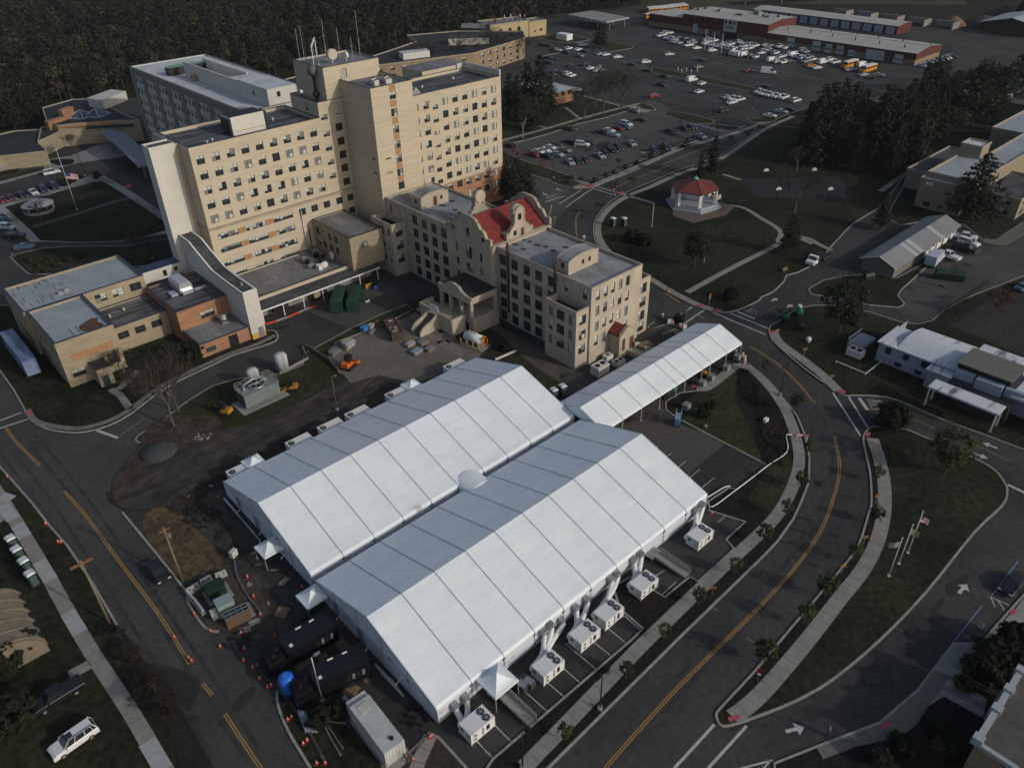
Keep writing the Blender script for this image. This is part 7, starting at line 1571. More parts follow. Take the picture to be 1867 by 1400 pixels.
pl(B1,'tall bare tree rising from the earth patch by the drive bend','bare tree',318,778,1.05,name='bare_tree');pl(B1,'bare tree behind the taller one near the drive','bare tree',326,752,.8,name='bare_tree');pl(B2,'bare tree in front of the clinic wall','bare tree',235,700,.62,name='bare_tree')
pl(B3,'pale barked bare tree on the lawn by the parking lot corner','bare tree',953,253,1.0,name='bare_tree')
Ls=[pl(B1 if i%2 else B2,'x','bare tree',x,y,s,group='bare trees along the walk',name='bare_tree')for i,(x,y,s)in enumerate([(1065,221,1.15),(1100,212,1.25),(1133,201,1.25),(1117,189,.9),(1085,200,.9)])];order_labels(Ls,'bare trees along the walk by the middle lot')
Ls=[pl(B1 if i%2 else B2,'x','bare tree',x,y,s,group='bare trees before the rear building',name='bare_tree')for i,(x,y,s)in enumerate([(745,140,1.0),(775,138,1.1),(800,132,1.05),(838,128,1.0),(862,118,1.1),(890,116,1.15),(915,112,1.1),(955,112,.8),(935,100,.9)])];order_labels(Ls,'bare trees before the rear brown brick building')
pl(B3,'pale bare tree on the park lawn in front of the gazebo','bare tree',1283,480,.75,name='bare_tree');pl(B2,'broad spreading bare tree in the middle of the park','bare tree',1446,396,1.15,name='bare_tree')
pl(B4,'thin pale green budding tree beside the upper road','tree',1420,290,.9,name='budding_tree');pl(B3,'small pale bare tree beyond the basketball court','bare tree',1452,312,.6,name='bare_tree')
pl(B4,'yellow green budding tree beside the entrance pavilion','tree',142,290,.75,name='budding_tree');pl(B2,'bare tree in front of the round glass hut','bare tree',76,402,.5,name='bare_tree');pl(B4,'budding tree beside the stair tower foot','tree',268,478,.75,name='budding_tree')
R1=('bare red',lambda:bare_proto(21,8,.8,None,5,(.10,.035,.02)))
pl(R1,'rust coloured bushy tree by the right side lot','tree',1808,578,.95,name='rust_tree');pl(R1,'reddish twiggy tree at the right hospital wing corner','tree',915,318,.9,name='rust_tree')
pk=('blossom',lambda:leafy_proto(31,4,1.8,(.20,.085,.085),.7,.35,12,.14,40))
pl(pk,'pink blossoming tree on the grass by the middle lot','tree',991,316,1.0,name='blossom_tree');pl(pk,'pink blossoming tree at the left corner of the middle lot','tree',943,292,1.2,name='blossom_tree')
D1=('olive',lambda:leafy_proto(41,8,3.2,(.045,.060,.018),.8,.3,22,.2,80));D2=('dark olive',lambda:leafy_proto(43,12,4.2,(.022,.032,.013),.8,.25,24,.24,110))
pl(D1,'light green leafy tree on the teardrop shaped lawn','tree',1722,862,1.0,name='leafy_tree');pl(D2,'dark loose tree on the corner lawn left of the shed','tree',1528,612,1.0,name='leafy_tree')
pl(D2,'dark reddish tree at the lower left of the park','tree',1265,488,.75,name='leafy_tree')
Ls=[pl(D1 if i%3==0 else D2,'x','tree',x,y,s,group='trees at the upper right edge',name='leafy_tree')for i,(x,y,s)in enumerate([(1745,182,1.3),(1780,192,1.3),(1812,200,1.3),(1850,212,1.4),(1702,168,1.1),(1768,235,1.3),(1830,165,1.2),(1860,170,1.3),(1715,205,1.1),(1790,160,1.0),(1880,190,1.3),(1800,230,1.1),(1740,245,1.1)])];order_labels(Ls,'brownish green trees at the upper right edge')
st=('street',lambda:leafy_proto(51,3.4,1.05,(.035,.050,.018),1.0,.36,14,.10,55));st2=('street2',lambda:leafy_proto(53,3.3,.95,(.05,.078,.024),.8,.34,16,.10,45))
Ls=[pl(st if i%2 else st2,'x','street tree',x,y,s,zc=2.3,group='young trees on the inner side of the main road',name='street_tree')for i,(x,y,s)in enumerate([(1398,667,1.05),(1452,731,1.1),(1475,813,1),(1463,870,1),(1437,922,1),(1396,970,1.05),(1343,1027,1),(1276,1081,.9),(1213,1145,.9),(1143,1216,.85),(1031,1327,.9)])];order_labels(Ls,'young trees on the tent side of the road',True)
Ls=[pl(st if i%2 else st2,'x','street tree',x,y,s,zc=2.3,group='young trees beside the teardrop lawn',name='street_tree')for i,(x,y,s)in enumerate([(1604,858,1),(1600,934,1),(1560,1004,1.05),(1508,1067,1.25),(1469,1119,1.2),(1398,1189,1.25)])];order_labels(Ls,'young trees beside the curved teardrop lawn',True)
sp=('sparse street',lambda:bare_proto(61,4,.6,None,4,(.045,.05,.02)))
Ls=[pl(sp,'x','street tree',x,y,s,group='sparse young trees along the upper road',name='street_tree')for x,y,s in[(1150,342,1),(1092,392,1.1),(1360,258,1),(1384,245,1),(1330,266,1),(1170,318,.9),(1205,290,.9),(1250,272,1),(1128,305,.9),(1308,245,.9)]];order_labels(Ls,'sparse young trees along the upper road')
sb=('dark twig',lambda:bare_proto(71,6,1.0,None,6,(.016,.013,.010)))
Ls=[pl(sb,'x','tree',x,y,s,group='dark twiggy trees beside the left road',name='twiggy_tree')for x,y,s in[(222,1165,.45),(250,1212,.55),(285,1262,.62),(318,1305,.6),(262,1290,.5)]];order_labels(Ls,'dark twiggy trees beside the left road',True)
sh=('shrub',lambda:leafy_proto(81,2.0,1.3,(.016,.021,.010),1.0,.02,30,.13,60,False));sh2=('shrub2',lambda:leafy_proto(83,1.4,1.0,(.05,.05,.018),.9,.02,24,.12,40,False))
SH=[(1620,778,2.2,'large round dark bush at the tip of the teardrop lawn'),(1152,440,1.6,'dark bush by the two green cabinets in the park, left one'),(1175,447,1.5,'dark bush by the two green cabinets in the park, right one'),(1330,548,1.3,'low olive bush at the park corner by the crosswalk'),
      (1283,760,.9,'thin dark bush on the lawn beside the canopy'),(1295,745,.8,'dark bush beside the thin one on the canopy lawn'),(362,650,1.5,'dark bush beside the low brick porch, right one'),(337,655,1.7,'dark bush beside the low brick porch, middle one'),(312,652,1.5,'dark bush beside the low brick porch, left one'),
      (255,300,1.2,'low dark bush at the pavilion steps'),(178,326,1.0,'round dark bush at the tip of the round drive lawn'),(580,1318,1.1,'green bush beside the stacked grey boards'),(612,1300,1.0,'green bush between the boards and the white container'),(42,1188,1.7,'olive bush beside the round roofed hut'),(8,1228,2.0,'olive bush at the left edge below the hut'),(20,1330,2.2,'green bush at the left edge beside the white suv'),
      (1238,588,1.0,'bush with red flowers beside the side entrance steps'),(920,640,.9,'dark vine bush near the white tank')]
for x,y,s,lab in SH:pl(sh,lab,'bush',x,y,s,name='bush',z=.1)
Ls=[pl(sh if i%3 else sh2,'x','bush',x,y,s,group='dark bushes by the corner building',name='bush',z=.1)for i,(x,y,s)in enumerate([(1790,1195,1.6),(1815,1210,1.8),(1845,1190,1.8),(1770,1225,1.5),(1800,1240,1.7),(1835,1235,1.8),(1862,1210,1.6),(1705,1325,.9),(1722,1345,1.0),(1712,1368,1.1),(1738,1362,.9),(1745,1385,1.1),(1755,1255,1.2),(1650,1375,1.1),(1600,1385,1.0),(1630,1350,.8)])];order_labels(Ls,'dark bushes around the corner building entrance')
Ls=[pl(sh2,'x','bush',x,y,s,group='yellowish shrubs in the bed by the clinic',name='bush',z=.1)for x,y,s in[(62,480,1.2),(75,490,1.0),(90,483,1.1),(108,487,1.0),(70,500,.9),(128,478,1.0),(150,470,.9),(88,498,.9)]];order_labels(Ls,'yellowish shrubs in the bed behind the clinic')
Ls=[pl(sh2,'x','bush',x,y,s,group='low shrubs between the middle lot and the road',name='bush',z=.1)for x,y,s in[(1085,332,.9),(1105,322,.8),(1120,318,.9),(1060,330,.8),(1040,326,.8),(1140,308,.9),(1160,300,.8),(1185,288,1.0),(1210,275,1.0),(1035,334,.7)]];order_labels(Ls,'low shrubs between the middle lot and the road')
rg=np.random.default_rng(5);cs=[]
for _ in range(2600):
 x,y=rg.uniform(1335,1455),rg.uniform(672,850)
 e1=1345+(y-672)*.32+10*math.sin(y*.06);e2=1370+(y-672)*.52 if y<800 else 1437
 if e1<x<e2-8:q=G(x,y,.2);cs.append(q)
cs=np.array(cs);C_,U,V=leaf_cloud(rg,cs,np.full(len(cs),.28),5,.10)
o=bpy.data.objects.new('ground_cover',quads_mesh('ground_cover',C_,U,V,[leafmat('dead ground cover',(.045,.032,.024),(.018,.014,.012),1.0)]));COL.objects.link(o);tag(o,'dark brown low planting beside the curved walk','ground cover',kind='stuff')
# the wood
def border(x):
 B_=[(-400,330),(0,240),(60,218),(150,190),(240,165),(330,150),(480,150),(600,128),(745,88),(850,60),(1000,40),(1040,28),(1130,20),(1200,10),(1250,2),(1400,-14),(2400,-40)]
 for(a,ya),(b,yb)in zip(B_,B_[1:]):
  if a<=x<=b:return ya+(yb-ya)*(x-a)/(b-a)
 return-99
rg=np.random.default_rng(77);T=[]
step=7.5
for i in range(int(1200/step)):
 for j in range(int(900/step)):
  x=-200+i*step+rg.uniform(-2.6,2.6);y=225+j*step+rg.uniform(-2.6,2.6)
  px,py=proj((x,y,0))
  if px<-140 or px>2010 or py<-190 or py>border(px):continue
  if y-CP[1]<0:continue
  T.append((x,y))
for i in range(300):
 px,py=rg.uniform(1480,1900),rg.uniform(-60,12)
 if py<0 or px<1830:q=G(px,py-8);T.append((q[0],q[1]))
Cs,Us,Vs,Ts=[],[],[],[]
pal=np.array([(.036,.031,.024),(.031,.028,.022),(.022,.027,.016),(.018,.023,.015),(.042,.035,.024),(.034,.042,.018),(.048,.052,.022),(.027,.025,.020)])
wts=np.array([.20,.18,.20,.16,.08,.07,.03,.08])
tr=MB()
for x,y in T:
 dist=math.hypot(x-CP[0],y-CP[1]);nc=26 if dist<420 else 15 if dist<560 else 9;per=14 if dist<420 else 11
 h=rg.uniform(10,18);r=rg.uniform(3.0,5.2);k=rg.choice(8,p=wts);con=k in(2,3)and rg.random()<.5
 d=rand_dirs(rg,nc);d[:,2]=np.abs(d[:,2])*1.5-.55
 if con:
  u=rg.random(nc);a=rg.uniform(0,6.28,nc);R=r*.75*(1-u)**.8;cen=np.stack([R*np.cos(a),R*np.sin(a),h*(.15+.95*u)],1)
 else:cen=d*np.array([r,r,h*.42])*rg.uniform(.45,1,(nc,1))+np.array([0,0,h*.5])
 C_,U,V=leaf_cloud(rg,cen,np.full(nc,r*.38),per,.38 if dist<420 else .52,.14)
 Cs.append(C_+np.array([x,y,0]));Us.append(U);Vs.append(V);c=pal[k]*rg.uniform(.8,1.35);Ts.append(np.tile(c*rg.uniform(.9,1.1),(len(C_),1)))
 if dist<480:tr.tube([(x,y,0),(x,y,h*.6)],[.16,.08],4,0,False)
Cs,Us,Vs,Ts=map(np.concatenate,(Cs,Us,Vs,Ts));Ts=Ts*rg.uniform(.94,1.06,(len(Ts),1))
wm_=bpy.data.materials.new('woodland leaves');wm_.use_nodes=True;nn=wm_.node_tree;bb=nn.nodes['Principled BSDF'];at_=nn.nodes.new('ShaderNodeVertexColor');at_.layer_name='tint'
nn.links.new(at_.outputs[0],bb.inputs['Base Color']);bb.inputs['Roughness'].default_value=.95;bb.inputs['Specular IOR Level'].default_value=.1
o=bpy.data.objects.new('wood',quads_mesh('wood',Cs,Us,Vs,[wm_],Ts));COL.objects.link(o);tag(o,'dark mixed wood filling the ground beyond the hospital and lots','wood',kind='stuff')
o=tr.build('wood_trunks',bark);tag(o,'trunks of the dark wood beyond the hospital','wood',kind='stuff')
# street furniture and site objects
orange=mat('traffic orange',(.50,.055,.02),.6);black_m=mat('black metal',(.012,.012,.013),.5,metal=.3);toilet_g=mat('dark green plastic',(.012,.035,.03),.6)
grey_b=mat('grey concrete block',(.20,.205,.20),.9,fine=.1,fs=4,coord='O');jersey=mat('pale barrier plastic',(.34,.34,.33),.7,fine=.1,fs=5,coord='O');yell=mat('machine yellow',(.42,.20,.03),.5)
def lamp(px,py,h,label,heads=1,a=0,group=None,col=None,zz=.15):
 x,y=xy(G(px,py,zz));t=thing('street_lamp',label,'street lamp',(x,y,zz-.02),a,group);c=col or black_m
 m=MB();m.cyl((0,0),.30,0,.45,12);m.build('base',concrete,t);m=MB();m.tube([(0,0,.45),(0,0,h)],[.09,.06],8);m.build('pole',c,t)
 for s in range(heads):m=MB();q=1 if s==0 else-1;m.bar((0,0,h-.05),(q*.5,0,h),.06);m.box(min(q*.35,q*1.05),max(q*.35,q*1.05),-.16,.16,h-.04,h+.06);m.build('lamp_head',c,t)
 return t
lamp(1422,720,6.1,'tall black street lamp by the canopy bend of the main road',2);lamp(1093.7,1292,6.3,'tall black street lamp on the strip beside the tent parking bays',2);lamp(953,1400,6.3,'black street lamp at the bottom edge beside the main road')
lamp(1286,778,6.3,'thin black street lamp on the lawn beside the canopy');lamp(1217,532,5.6,'black street lamp behind the end of the old building');lamp(1121,356,6,'black street lamp at the upper crosswalk')
Ls=[lamp(x,y,h,'x',2,0,'lamps of the parking lots',zz=.02)for x,y,h in[(1047,268,8),(1009,325,7.5),(1167,232,8),(1017,108,9),(1142,135,9),(1186,130,9),(1223,162,7),(1298,215,9),(1318,148,9),(1371,199,8),(1235,265,8),(1296,238,6),(1331,112,8),(1382,125,9),(1460,140,9),(1205,90,8),(1045,95,7),(1222,268,5)]];order_labels(Ls,'tall lamps standing in the parking lots')
lamp(155,321,9,'tall black lamp at the planted bed by the round drive');lamp(279,472,8,'tall black lamp between the stair tower and the round drive');lamp(308,720,4,'lamp with a white globe beside the drive and bare trees',1);lamp(588,1278,8,'thin lamp post on a white foot beside the second black trailer',1,0,None,steel)
lamp(646,548,6,'thin lamp by the blue tarp and the service yard',1,0,None,dsteel);lamp(615,748,7,'grey lamp post between the track and the left tent',1,0,None,mat('grey pole',(.12,.10,.08),.8))
for bx,by,h,lab,cx_ in((333,1058,10.0,'leaning wooden utility pole on the straw covered ground',1.4),(200,1136,11.5,'wooden utility pole with double crossarms beside the left road',2.6)):
 x,y=xy(G(bx,by,.1));t=thing('utility_pole',lab,'utility pole',(x,y,0));m=MB();m.tube([(0,0,0),(0,0,h)],[.17,.11],8);m.build('pole',mat('weathered pole wood',(.16,.125,.09),.9),t)
 for k in range(2 if cx_>2 else 1):m=MB();m.bar((-cx_/2,-.1+.25*k,h-.5),(cx_/2,-.1+.25*k,h-.5),.12,.14);m.build('crossarm',mat('brown crossarm',(.24,.10,.045),.85),t)
 for k in range(4):m=MB();q=-cx_/2+cx_*k/3;m.cyl((q,0),.05,h-.42,h-.2,6);m.build('insulator',dsteel,t)
 if cx_<2:m=MB();m.cyl((.35,0),.25,h-2.2,h-1.3,8);m.build('transformer',mat('grey transformer',(.12,.12,.12),.6),t)
def toilet(x,y,a,label,grp):
 t=thing('portable_toilet',label,'portable toilet',(x,y,.12),a,grp);m=MB();m.box(-.58,.58,-.6,.6,0,2.05);m.build('cabin',toilet_g,t)
 m=MB();m.add([(-.62,-.64,2.05),(.62,-.64,2.05),(.62,.64,2.05),(-.62,.64,2.05),(-.45,-.5,2.28),(.45,-.5,2.28),(.45,.5,2.28),(-.45,.5,2.28)],[(0,1,5,4),(1,2,6,5),(2,3,7,6),(3,0,4,7),(4,5,6,7),(3,2,1,0)]);m.build('roof',mat('white toilet roof',(.52,.55,.56),.5),t)
 m=MB();m.box(-.4,.4,-.63,-.6,.1,1.85);m.build('door',mat('green grey door',(.05,.085,.075),.6),t);return t
Ls=[toilet(*xy(G(x,y,2.3)),.15,'x','portable toilets left of the sidewalk')for x,y in((17,979),(28,999),(41,1020),(53,1043))];order_labels(Ls,'dark green portable toilets left of the sidewalk',True)
Ls=[toilet(*xy(G(x,y,2.3)),-.2,'x','portable toilets behind the left tent')for x,y in((1010,709),(1026,702))];Ls[0]['label']='left of the two portable toilets behind the tent gable';Ls[1]['label']='right of the two portable toilets behind the tent gable'
for(px,py),lab in(((1118,398),'left one of two white topped green cabinets in the park'),((1138,398),'right one of two white topped green cabinets in the park')):x,y=xy(G(px,py,2.2));toilet(x,y,0,lab,None)
def cone_mesh():
 m=MB();m.box(-.2,.2,-.2,.2,0,.04);m.lathe((0,0),[(.16,.04),(.11,.3)],10);m.lathe((0,0),[(.11,.3),(.08,.48)],10,1);m.lathe((0,0),[(.08,.48),(.03,.74)],10);return m.mesh('traffic_cone',[orange,white_p])
CM=cone_mesh();Ls=[]
for f,x,y in((z7,242,98),(z7,308,195),(z7,323,195),(z7,926,700),(z7,1003,812),(z7,1018,826),(z7,1120,668),(z7,1170,750),(z7,1298,762),(z7,1295,823),(z7,1343,862),(z7,1365,850),(z7,1380,920),(z7,1422,968),(z7,1440,955),(z7,1383,578),(z7,1348,483),(z7,1605,432),(z7,1314,380),(z7,1033,578),(z7,1530,1138),(z7,1550,1125),(z7,1612,1265),(z7,1632,1247),(z7,1683,1370),(z7,1728,1368),(z7,1283,678),(z7,1460,688),
    (z8,410,1335),(z8,446,1350),(z8,535,1232),(z8,545,1225),(z4,38,1248),(z9,207,42),(zN,1107,885),(z6,15,485),(z5,1750,545)):
 o=bpy.data.objects.new('traffic_cone',CM);COL.objects.link(o);q=f(x,y,.35);o.location=(q[0],q[1],.12);o.rotation_euler.z=random.uniform(0,1.5);s=.95;o.scale=(s,s,s);tag(o,'x','traffic cone','orange cones around the site');Ls.append(o)
order_labels(Ls,'small orange cones scattered over the site')
def barrel_mesh():
 m=MB();m.cyl((0,0),.36,0,.08,12,2)
 for k in range(6):m.cyl((0,0),.30-.008*k,.08+.155*k,.08+.155*(k+1),12,0 if k%2==0 else 1,.292-.008*k)
 m.cyl((0,0),.1,1.0,1.1,8);return m.mesh('traffic_barrel',[orange,white_p,tyre])
BM_=barrel_mesh();Ls=[]
for f,x,y in((z6,370,605),(z6,381,620),(z6,381,640),(z6,333,590),(zN,1330,835),(zN,1398,870),(zN,1240,780)):
 o=bpy.data.objects.new('traffic_barrel',BM_);COL.objects.link(o);q=f(x,y,.5);o.location=(q[0],q[1],.02);tag(o,'x','traffic barrel','orange and white barrels by the canopy');Ls.append(o)
order_labels(Ls,'orange and white barrels at the canopy end')
for f,x,y,lab in((zN,1302,835,'white folding sign board by the barrels behind the canopy end'),(zN,1443,885,'white folding sign board just behind the canopy roof')):
 q=f(x,y,.6);m=MB();m.bar((-.35,-.2,0),(-.35,0,1.3),.05);m.bar((.35,-.2,0),(.35,0,1.3),.05);m.add([(-.4,-.16,.3),(.4,-.16,.3),(.4,.0,1.3),(-.4,0,1.3)],[(0,1,2,3),(3,2,1,0)]);o=m.build('sign_board',white_p);o.location=(q[0],q[1],0);o.rotation_euler.z=-.5;tag(o,lab,'sign')
Ls=[]
for x,y in((1252,738),(1281,696),(1297,685),(1325,668),(1345,649)):
 q=G(x,y,.9);m=MB();m.box(-.62,.62,-.55,.55,0,1.0);m.box(-.12,.12,-.12,.12,1.0,1.04,1);o=m.build('concrete_block',[grey_b,dark]);o.location=(q[0],q[1],.14);o.rotation_euler.z=.1;tag(o,'x','concrete block','ballast blocks along the canopy');Ls.append(o)
order_labels(Ls,'grey concrete ballast blocks beside the canopy legs')
m=MB();m.cyl((0,0),.42,.3,1.1,12);m.box(-.4,.4,-.3,.3,0,.35,1);o=m.build('propane_heater',[yell,dsteel]);q=G(1285,681,.6);o.location=(q[0],q[1],.02);tag(o,'small orange tank standing between the ballast blocks under the canopy','tank')
m=MB();m.tube([(0,0,.4),(1.6,.2,1.6)],[.09,.09],6);m.box(1.3,2.3,-.3,.5,.9,1.9);m.tube([(-.2,-.2,.35),(-.2,.1,.35)],[.35,.35],10,1);m.tube([(-.9,-.2,.35),(-.9,.1,.35)],[.35,.35],10,1);o=m.build('green_lift',[mat('lift green',(.03,.22,.08),.5),dsteel]);q=G(1217,722,.4);o.location=(q[0],q[1],.02);tag(o,'bright green wheeled lift parked under the canopy','lift')
q=G(1235,772,.2);t=thing('scissor_lift','blue scissor lift standing on the open brown paving','lift',(q[0],q[1],.01),.5);m=MB();m.box(-.9,.9,-.45,.45,.25,.9);m.build('base',mat('lift blue',(.04,.13,.25),.5),t)
m=MB()
for k in range(3):m.bar((-.7,-.3,.9+.25*k),(.7,-.3,1.15+.25*k),.07);m.bar((.7,.3,.9+.25*k),(-.7,.3,1.15+.25*k),.07)
m.build('scissor',steel,t);m=MB();m.box(-.95,.95,-.45,.45,1.65,1.75)
for x in(-.9,0,.9):
 for y in(-.42,.42):m.bar((x,y,1.75),(x,y,2.7),.05)
for y in(-.42,.42):m.bar((-.9,y,2.7),(.9,y,2.7),.06);m.bar((-.9,y,2.25),(.9,y,2.25),.05)
m.build('platform',mat('pale blue rail',(.20,.28,.36),.5),t)
for x in(-.6,.6):
 for s in(-1,1):m=MB();m.tube([(x,s*.4,.25),(x,s*.55,.25)],[.25,.25],10);m.build('wheel',tyre,t)
def sign(f,x,y,label,kind,h=2.2,a=0):
 q=f(x,y,.15);t=thing('road_sign',label,'road sign',(q[0],q[1],.13),a);m=MB();m.bar((0,0,0),(0,0,h),.06);m.build('post',steel,t);m=MB()
 if kind=='diamond':m.add([(0,-.05,h-.1),(.42,-.05,h+.32),(0,-.05,h+.74),(-.42,-.05,h+.32)],[(0,1,2,3),(3,2,1,0)]);m.build('panel',mat('sign yellow',(.50,.22,.02),.5),t);m=MB();m.box(-.22,.22,-.06,-.04,h-.5,h-.15);m.build('small_panel',mat('sign yellow',(.50,.22,.02),.5),t)
 elif kind=='white':m.box(-.28,.28,-.05,-.02,h-.5,h+.2);m.build('panel',white_p,t)
 elif kind=='amber':
  for s in(-1,1):m.box(s*.25-.14,s*.25+.14,-.06,-.02,h-.4,h+.1)
  m.build('panel',mat('sign amber',(.30,.13,.02),.5),t)
 elif kind=='stop':m.add([(.38*math.cos(math.pi/8+math.pi*i/4),-.05,h+.38*math.sin(math.pi/8+math.pi*i/4))for i in range(8)],[tuple(range(8)),tuple(reversed(range(8)))]);m.build('panel',mat('sign red',(.38,.03,.025),.5),t);m=MB();m.box(-.2,.2,-.06,-.03,h-.8,h-.5);m.build('small_panel',white_p,t)
 return t
sign(z6,190,345,'yellow diamond warning sign with a small plate at the park crosswalk','diamond',2.4,-.3);sign(zA,1240,1100+60,'orange diamond sign near the upper crosswalk lamp','diamond',2.2)
for(x,y),lab in(((548,515),'pair of amber sign plates nearest the stop bar on the curved walk'),((694,615),'amber sign plates halfway along the curved walk'),((835,760),'amber sign plates at the lower end of the curved walk')):sign(z6,x,y,lab,'amber',2.0,-.6)
for(x,y),lab in(((1072,1140),'amber sign at the top of the teardrop strip'),((1075,1395),'amber sign halfway down the teardrop strip')):sign(z6,x,y,lab,'amber',1.8,-.6)
for(x,y),lab in(((1010,212),'amber sign at the bend of the teardrop strip'),((893,365),'dark amber sign between two young trees on the teardrop strip')):sign(z9,x,y,lab,'amber',1.7,-.6)
sign(z9,448,940,'red stop sign with a white plate at the teardrop tip','stop',2.1,-1.2);sign(zQ,140,1255,'red stop sign with a white plate at the left edge','stop',2.2,-1.2);sign(z9,207,480,'small dark sign on a post beside the sidewalk','amber',1.6,-.8)
sign(z2,1200,1190,'yellow sign on the traffic island near the old building','amber',2,-.5)
def flagpole(f,x,y,h,label,fl,a=-.3,dz=0):
 q=f(x,y,.15);t=thing('flagpole',label,'flagpole',(q[0],q[1],.13),a);m=MB();m.tube([(0,0,0),(0,0,h)],[.08,.045],8);m.ball((0,0,h+.06),.09,8);m.cyl((0,0),.22,0,.15,12);m.build('pole',mat('white pole',(.55,.56,.57),.4),t)
 if fl:
  W_,H_=(1.15,1.0)if h<10 else(2.9,1.7);z1_=h-.3-dz;n=8
  for part in(('stripes','white')if fl=='us' else('plain',)):
   m=MB()
   rows=13 if fl=='us' else 1
   for r in range(rows):
    for i in range(n):
     if part=='stripes' and r%2:continue
     if part=='white' and not r%2:continue
     x0,x1=W_*i/n,W_*(i+1)/n;z0_,zt=z1_-H_*(r+1)/rows,z1_-H_*r/rows;wv=lambda u:.16*math.sin(u*4.2)*u/W_;dr=lambda u:-.55*u/W_*H_
     m.add([(.08+x0,wv(x0),z0_+dr(x0)),(.08+x1,wv(x1),z0_+dr(x1)),(.08+x1,wv(x1),zt+dr(x1)),(.08+x0,wv(x0),zt+dr(x0))],[(0,1,2,3)])
   m.build('flag_stripes' if part=='stripes' else 'flag',mat('flag red',(.40,.03,.04),.8)if part=='stripes' else mat('flag '+fl,{'us':(.55,.55,.56),'green':(.12,.16,.09),'pale':(.28,.32,.30)}[fl],.8),t)
  if fl=='us':
   m=MB()
   for i in range(4):x0,x1=W_*.42*i/4,W_*.42*(i+1)/4;wv=lambda u:.16*math.sin(u*4.2)*u/W_-.02;dr=lambda u:-.55*u/W_*H_;m.add([(.08+x0,wv(x0),z1_-H_*.54+dr(x0)),(.08+x1,wv(x1),z1_-H_*.54+dr(x1)),(.08+x1,wv(x1),z1_+dr(x1)),(.08+x0,wv(x0),z1_+dr(x0))],[(0,1,2,3)])
   m.build('flag_canton',mat('flag blue',(.03,.05,.16),.8),t)
 return t
flagpole(z9,1248,255,7.7,'flagpole with the striped flag, tallest of the three on the teardrop lawn','us',-.7,.6);flagpole(z9,1200,313,7.2,'middle flagpole with a green flag on the teardrop lawn','green',-.7,.4);flagpole(z9,1147,378,7.0,'nearest flagpole with a pale flag on the teardrop lawn','pale',2.2,.3)
flagpole(zH,655,1225,16.9,'very tall white flagpole with the striped flag on the round lawn','us',-.2,6.0);flagpole(z2,1717,1205,6.0,'white flagpole without a flag beside the gazebo',None)
cx_,cy_=xy(zH(325,1200,1.5));t=thing('glass_hut','round glass hut with a pale grey faceted roof on the round lawn','hut',(cx_,cy_,.14));n=10;m=MB();m2=MB()
for i in range(n):
 a,b=2*math.pi*i/n,2*math.pi*(i+1)/n;A_,B_=(3.9*math.cos(a),3.9*math.sin(a)),(3.9*math.cos(b),3.9*math.sin(b));m.quad((*A_,0),(*B_,0),(*B_,.9),(*A_,.9));m2.quad((*A_,.9),(*B_,.9),(*B_,2.1),(*A_,2.1));m.bar((*A_,0),(*A_,2.2),.16)
m.build('wall',mat('pale hut wall',(.26,.25,.22),.8),t);m2.build('window',glass,t);m=MB()
for i in range(n):
 a,b=2*math.pi*i/n,2*math.pi*(i+1)/n;m.add([(4.3*math.cos(a),4.3*math.sin(a),2.15),(4.3*math.cos(b),4.3*math.sin(b),2.15),(1.6*math.cos(b),1.6*math.sin(b),3.3),(1.6*math.cos(a),1.6*math.sin(a),3.3),(0,0,3.5)],[(0,1,2,3),(3,2,4)])
m.build('roof',mat('hut roof',(.27,.28,.31),.6),t)
t=thing('gazebo','white hexagonal gazebo with a dark red roof and a small green cupola','gazebo',(147.3,47.1,.15),R_(-8));hx=lambda r,i:(r*math.cos(math.pi/3*i),r*math.sin(math.pi/3*i));blue_d=mat('pale blue deck',(.27,.30,.34),.8)
m=MB();m.prism([hx(7.7,i)for i in range(6)],0,.45);m.prism([hx(7.0,i)for i in range(6)],.45,.9);m.build('platform',blue_d,t)
m=MB();m.box(6.2,8.9,-1.9,-1.6,0,1.3);m.box(6.2,8.9,1.6,1.9,0,1.3)
for k in range(4):m.box(6.9+.4*k,7.3+.4*k,-1.6,1.6,0,.9-.22*k)
m.build('steps',panel_w,t)
for i in range(6):p_=hx(5.8,i);m=MB();m.obox(p_,.85,.85,.9,4.9,math.pi/3*i);m.box(p_[0]-.09,p_[0]+.09,p_[1]-.47,p_[1]-.43,1.7,3.4,1);m.build('pillar',[white_p,dark],t)
for i in range(6):
 a,b=Vector(hx(5.9,i)),Vector(hx(5.9,(i+1)%6));m=MB();n=12;d=(b-a);z_=lambda u:3.5+1.1*math.sin(math.pi*u)**.6
 for k in range(n):
  u0,u1=k/n,(k+1)/n;p0,p1=a+d*u0,a+d*u1;q0,q1=p0*.95,p1*.95
  m.quad((*p0,z_(u0)),(*p1,z_(u1)),(*p1,5.0),(*p0,5.0));m.quad((*q1,z_(u1)),(*q0,z_(u0)),(*q0,5.0),(*q1,5.0));m.quad((*p1,z_(u1)),(*p0,z_(u0)),(*q0,z_(u0)),(*q1,z_(u1)))
 m.build('arch',white_p,t)
m=MB();ev=[(*hx(6.7,i),5.0)for i in range(6)]
for i in range(6):m.add([ev[i],ev[(i+1)%6],(0,0,7.3)],[(0,1,2)]);m.add([ev[i],ev[(i+1)%6],(*hx(6.6,(i+1)%6),4.75),(*hx(6.6,i),4.75)],[(0,3,2,1)],1);m.bar(ev[i],(0,0,7.3),.12,.12,1)
m.build('roof',[mat('gazebo red roof',(.15,.035,.028),.7,fine=.12,fs=4),mat('dark green trim',(.02,.035,.03),.6)],t);m=MB();m.lathe((0,0),[(.65,7.0),(.75,7.3),(.35,7.65),(.06,7.8),(.03,8.3)],10);m.build('cupola',mat('copper green',(.12,.36,.28),.6),t)
m=MB()
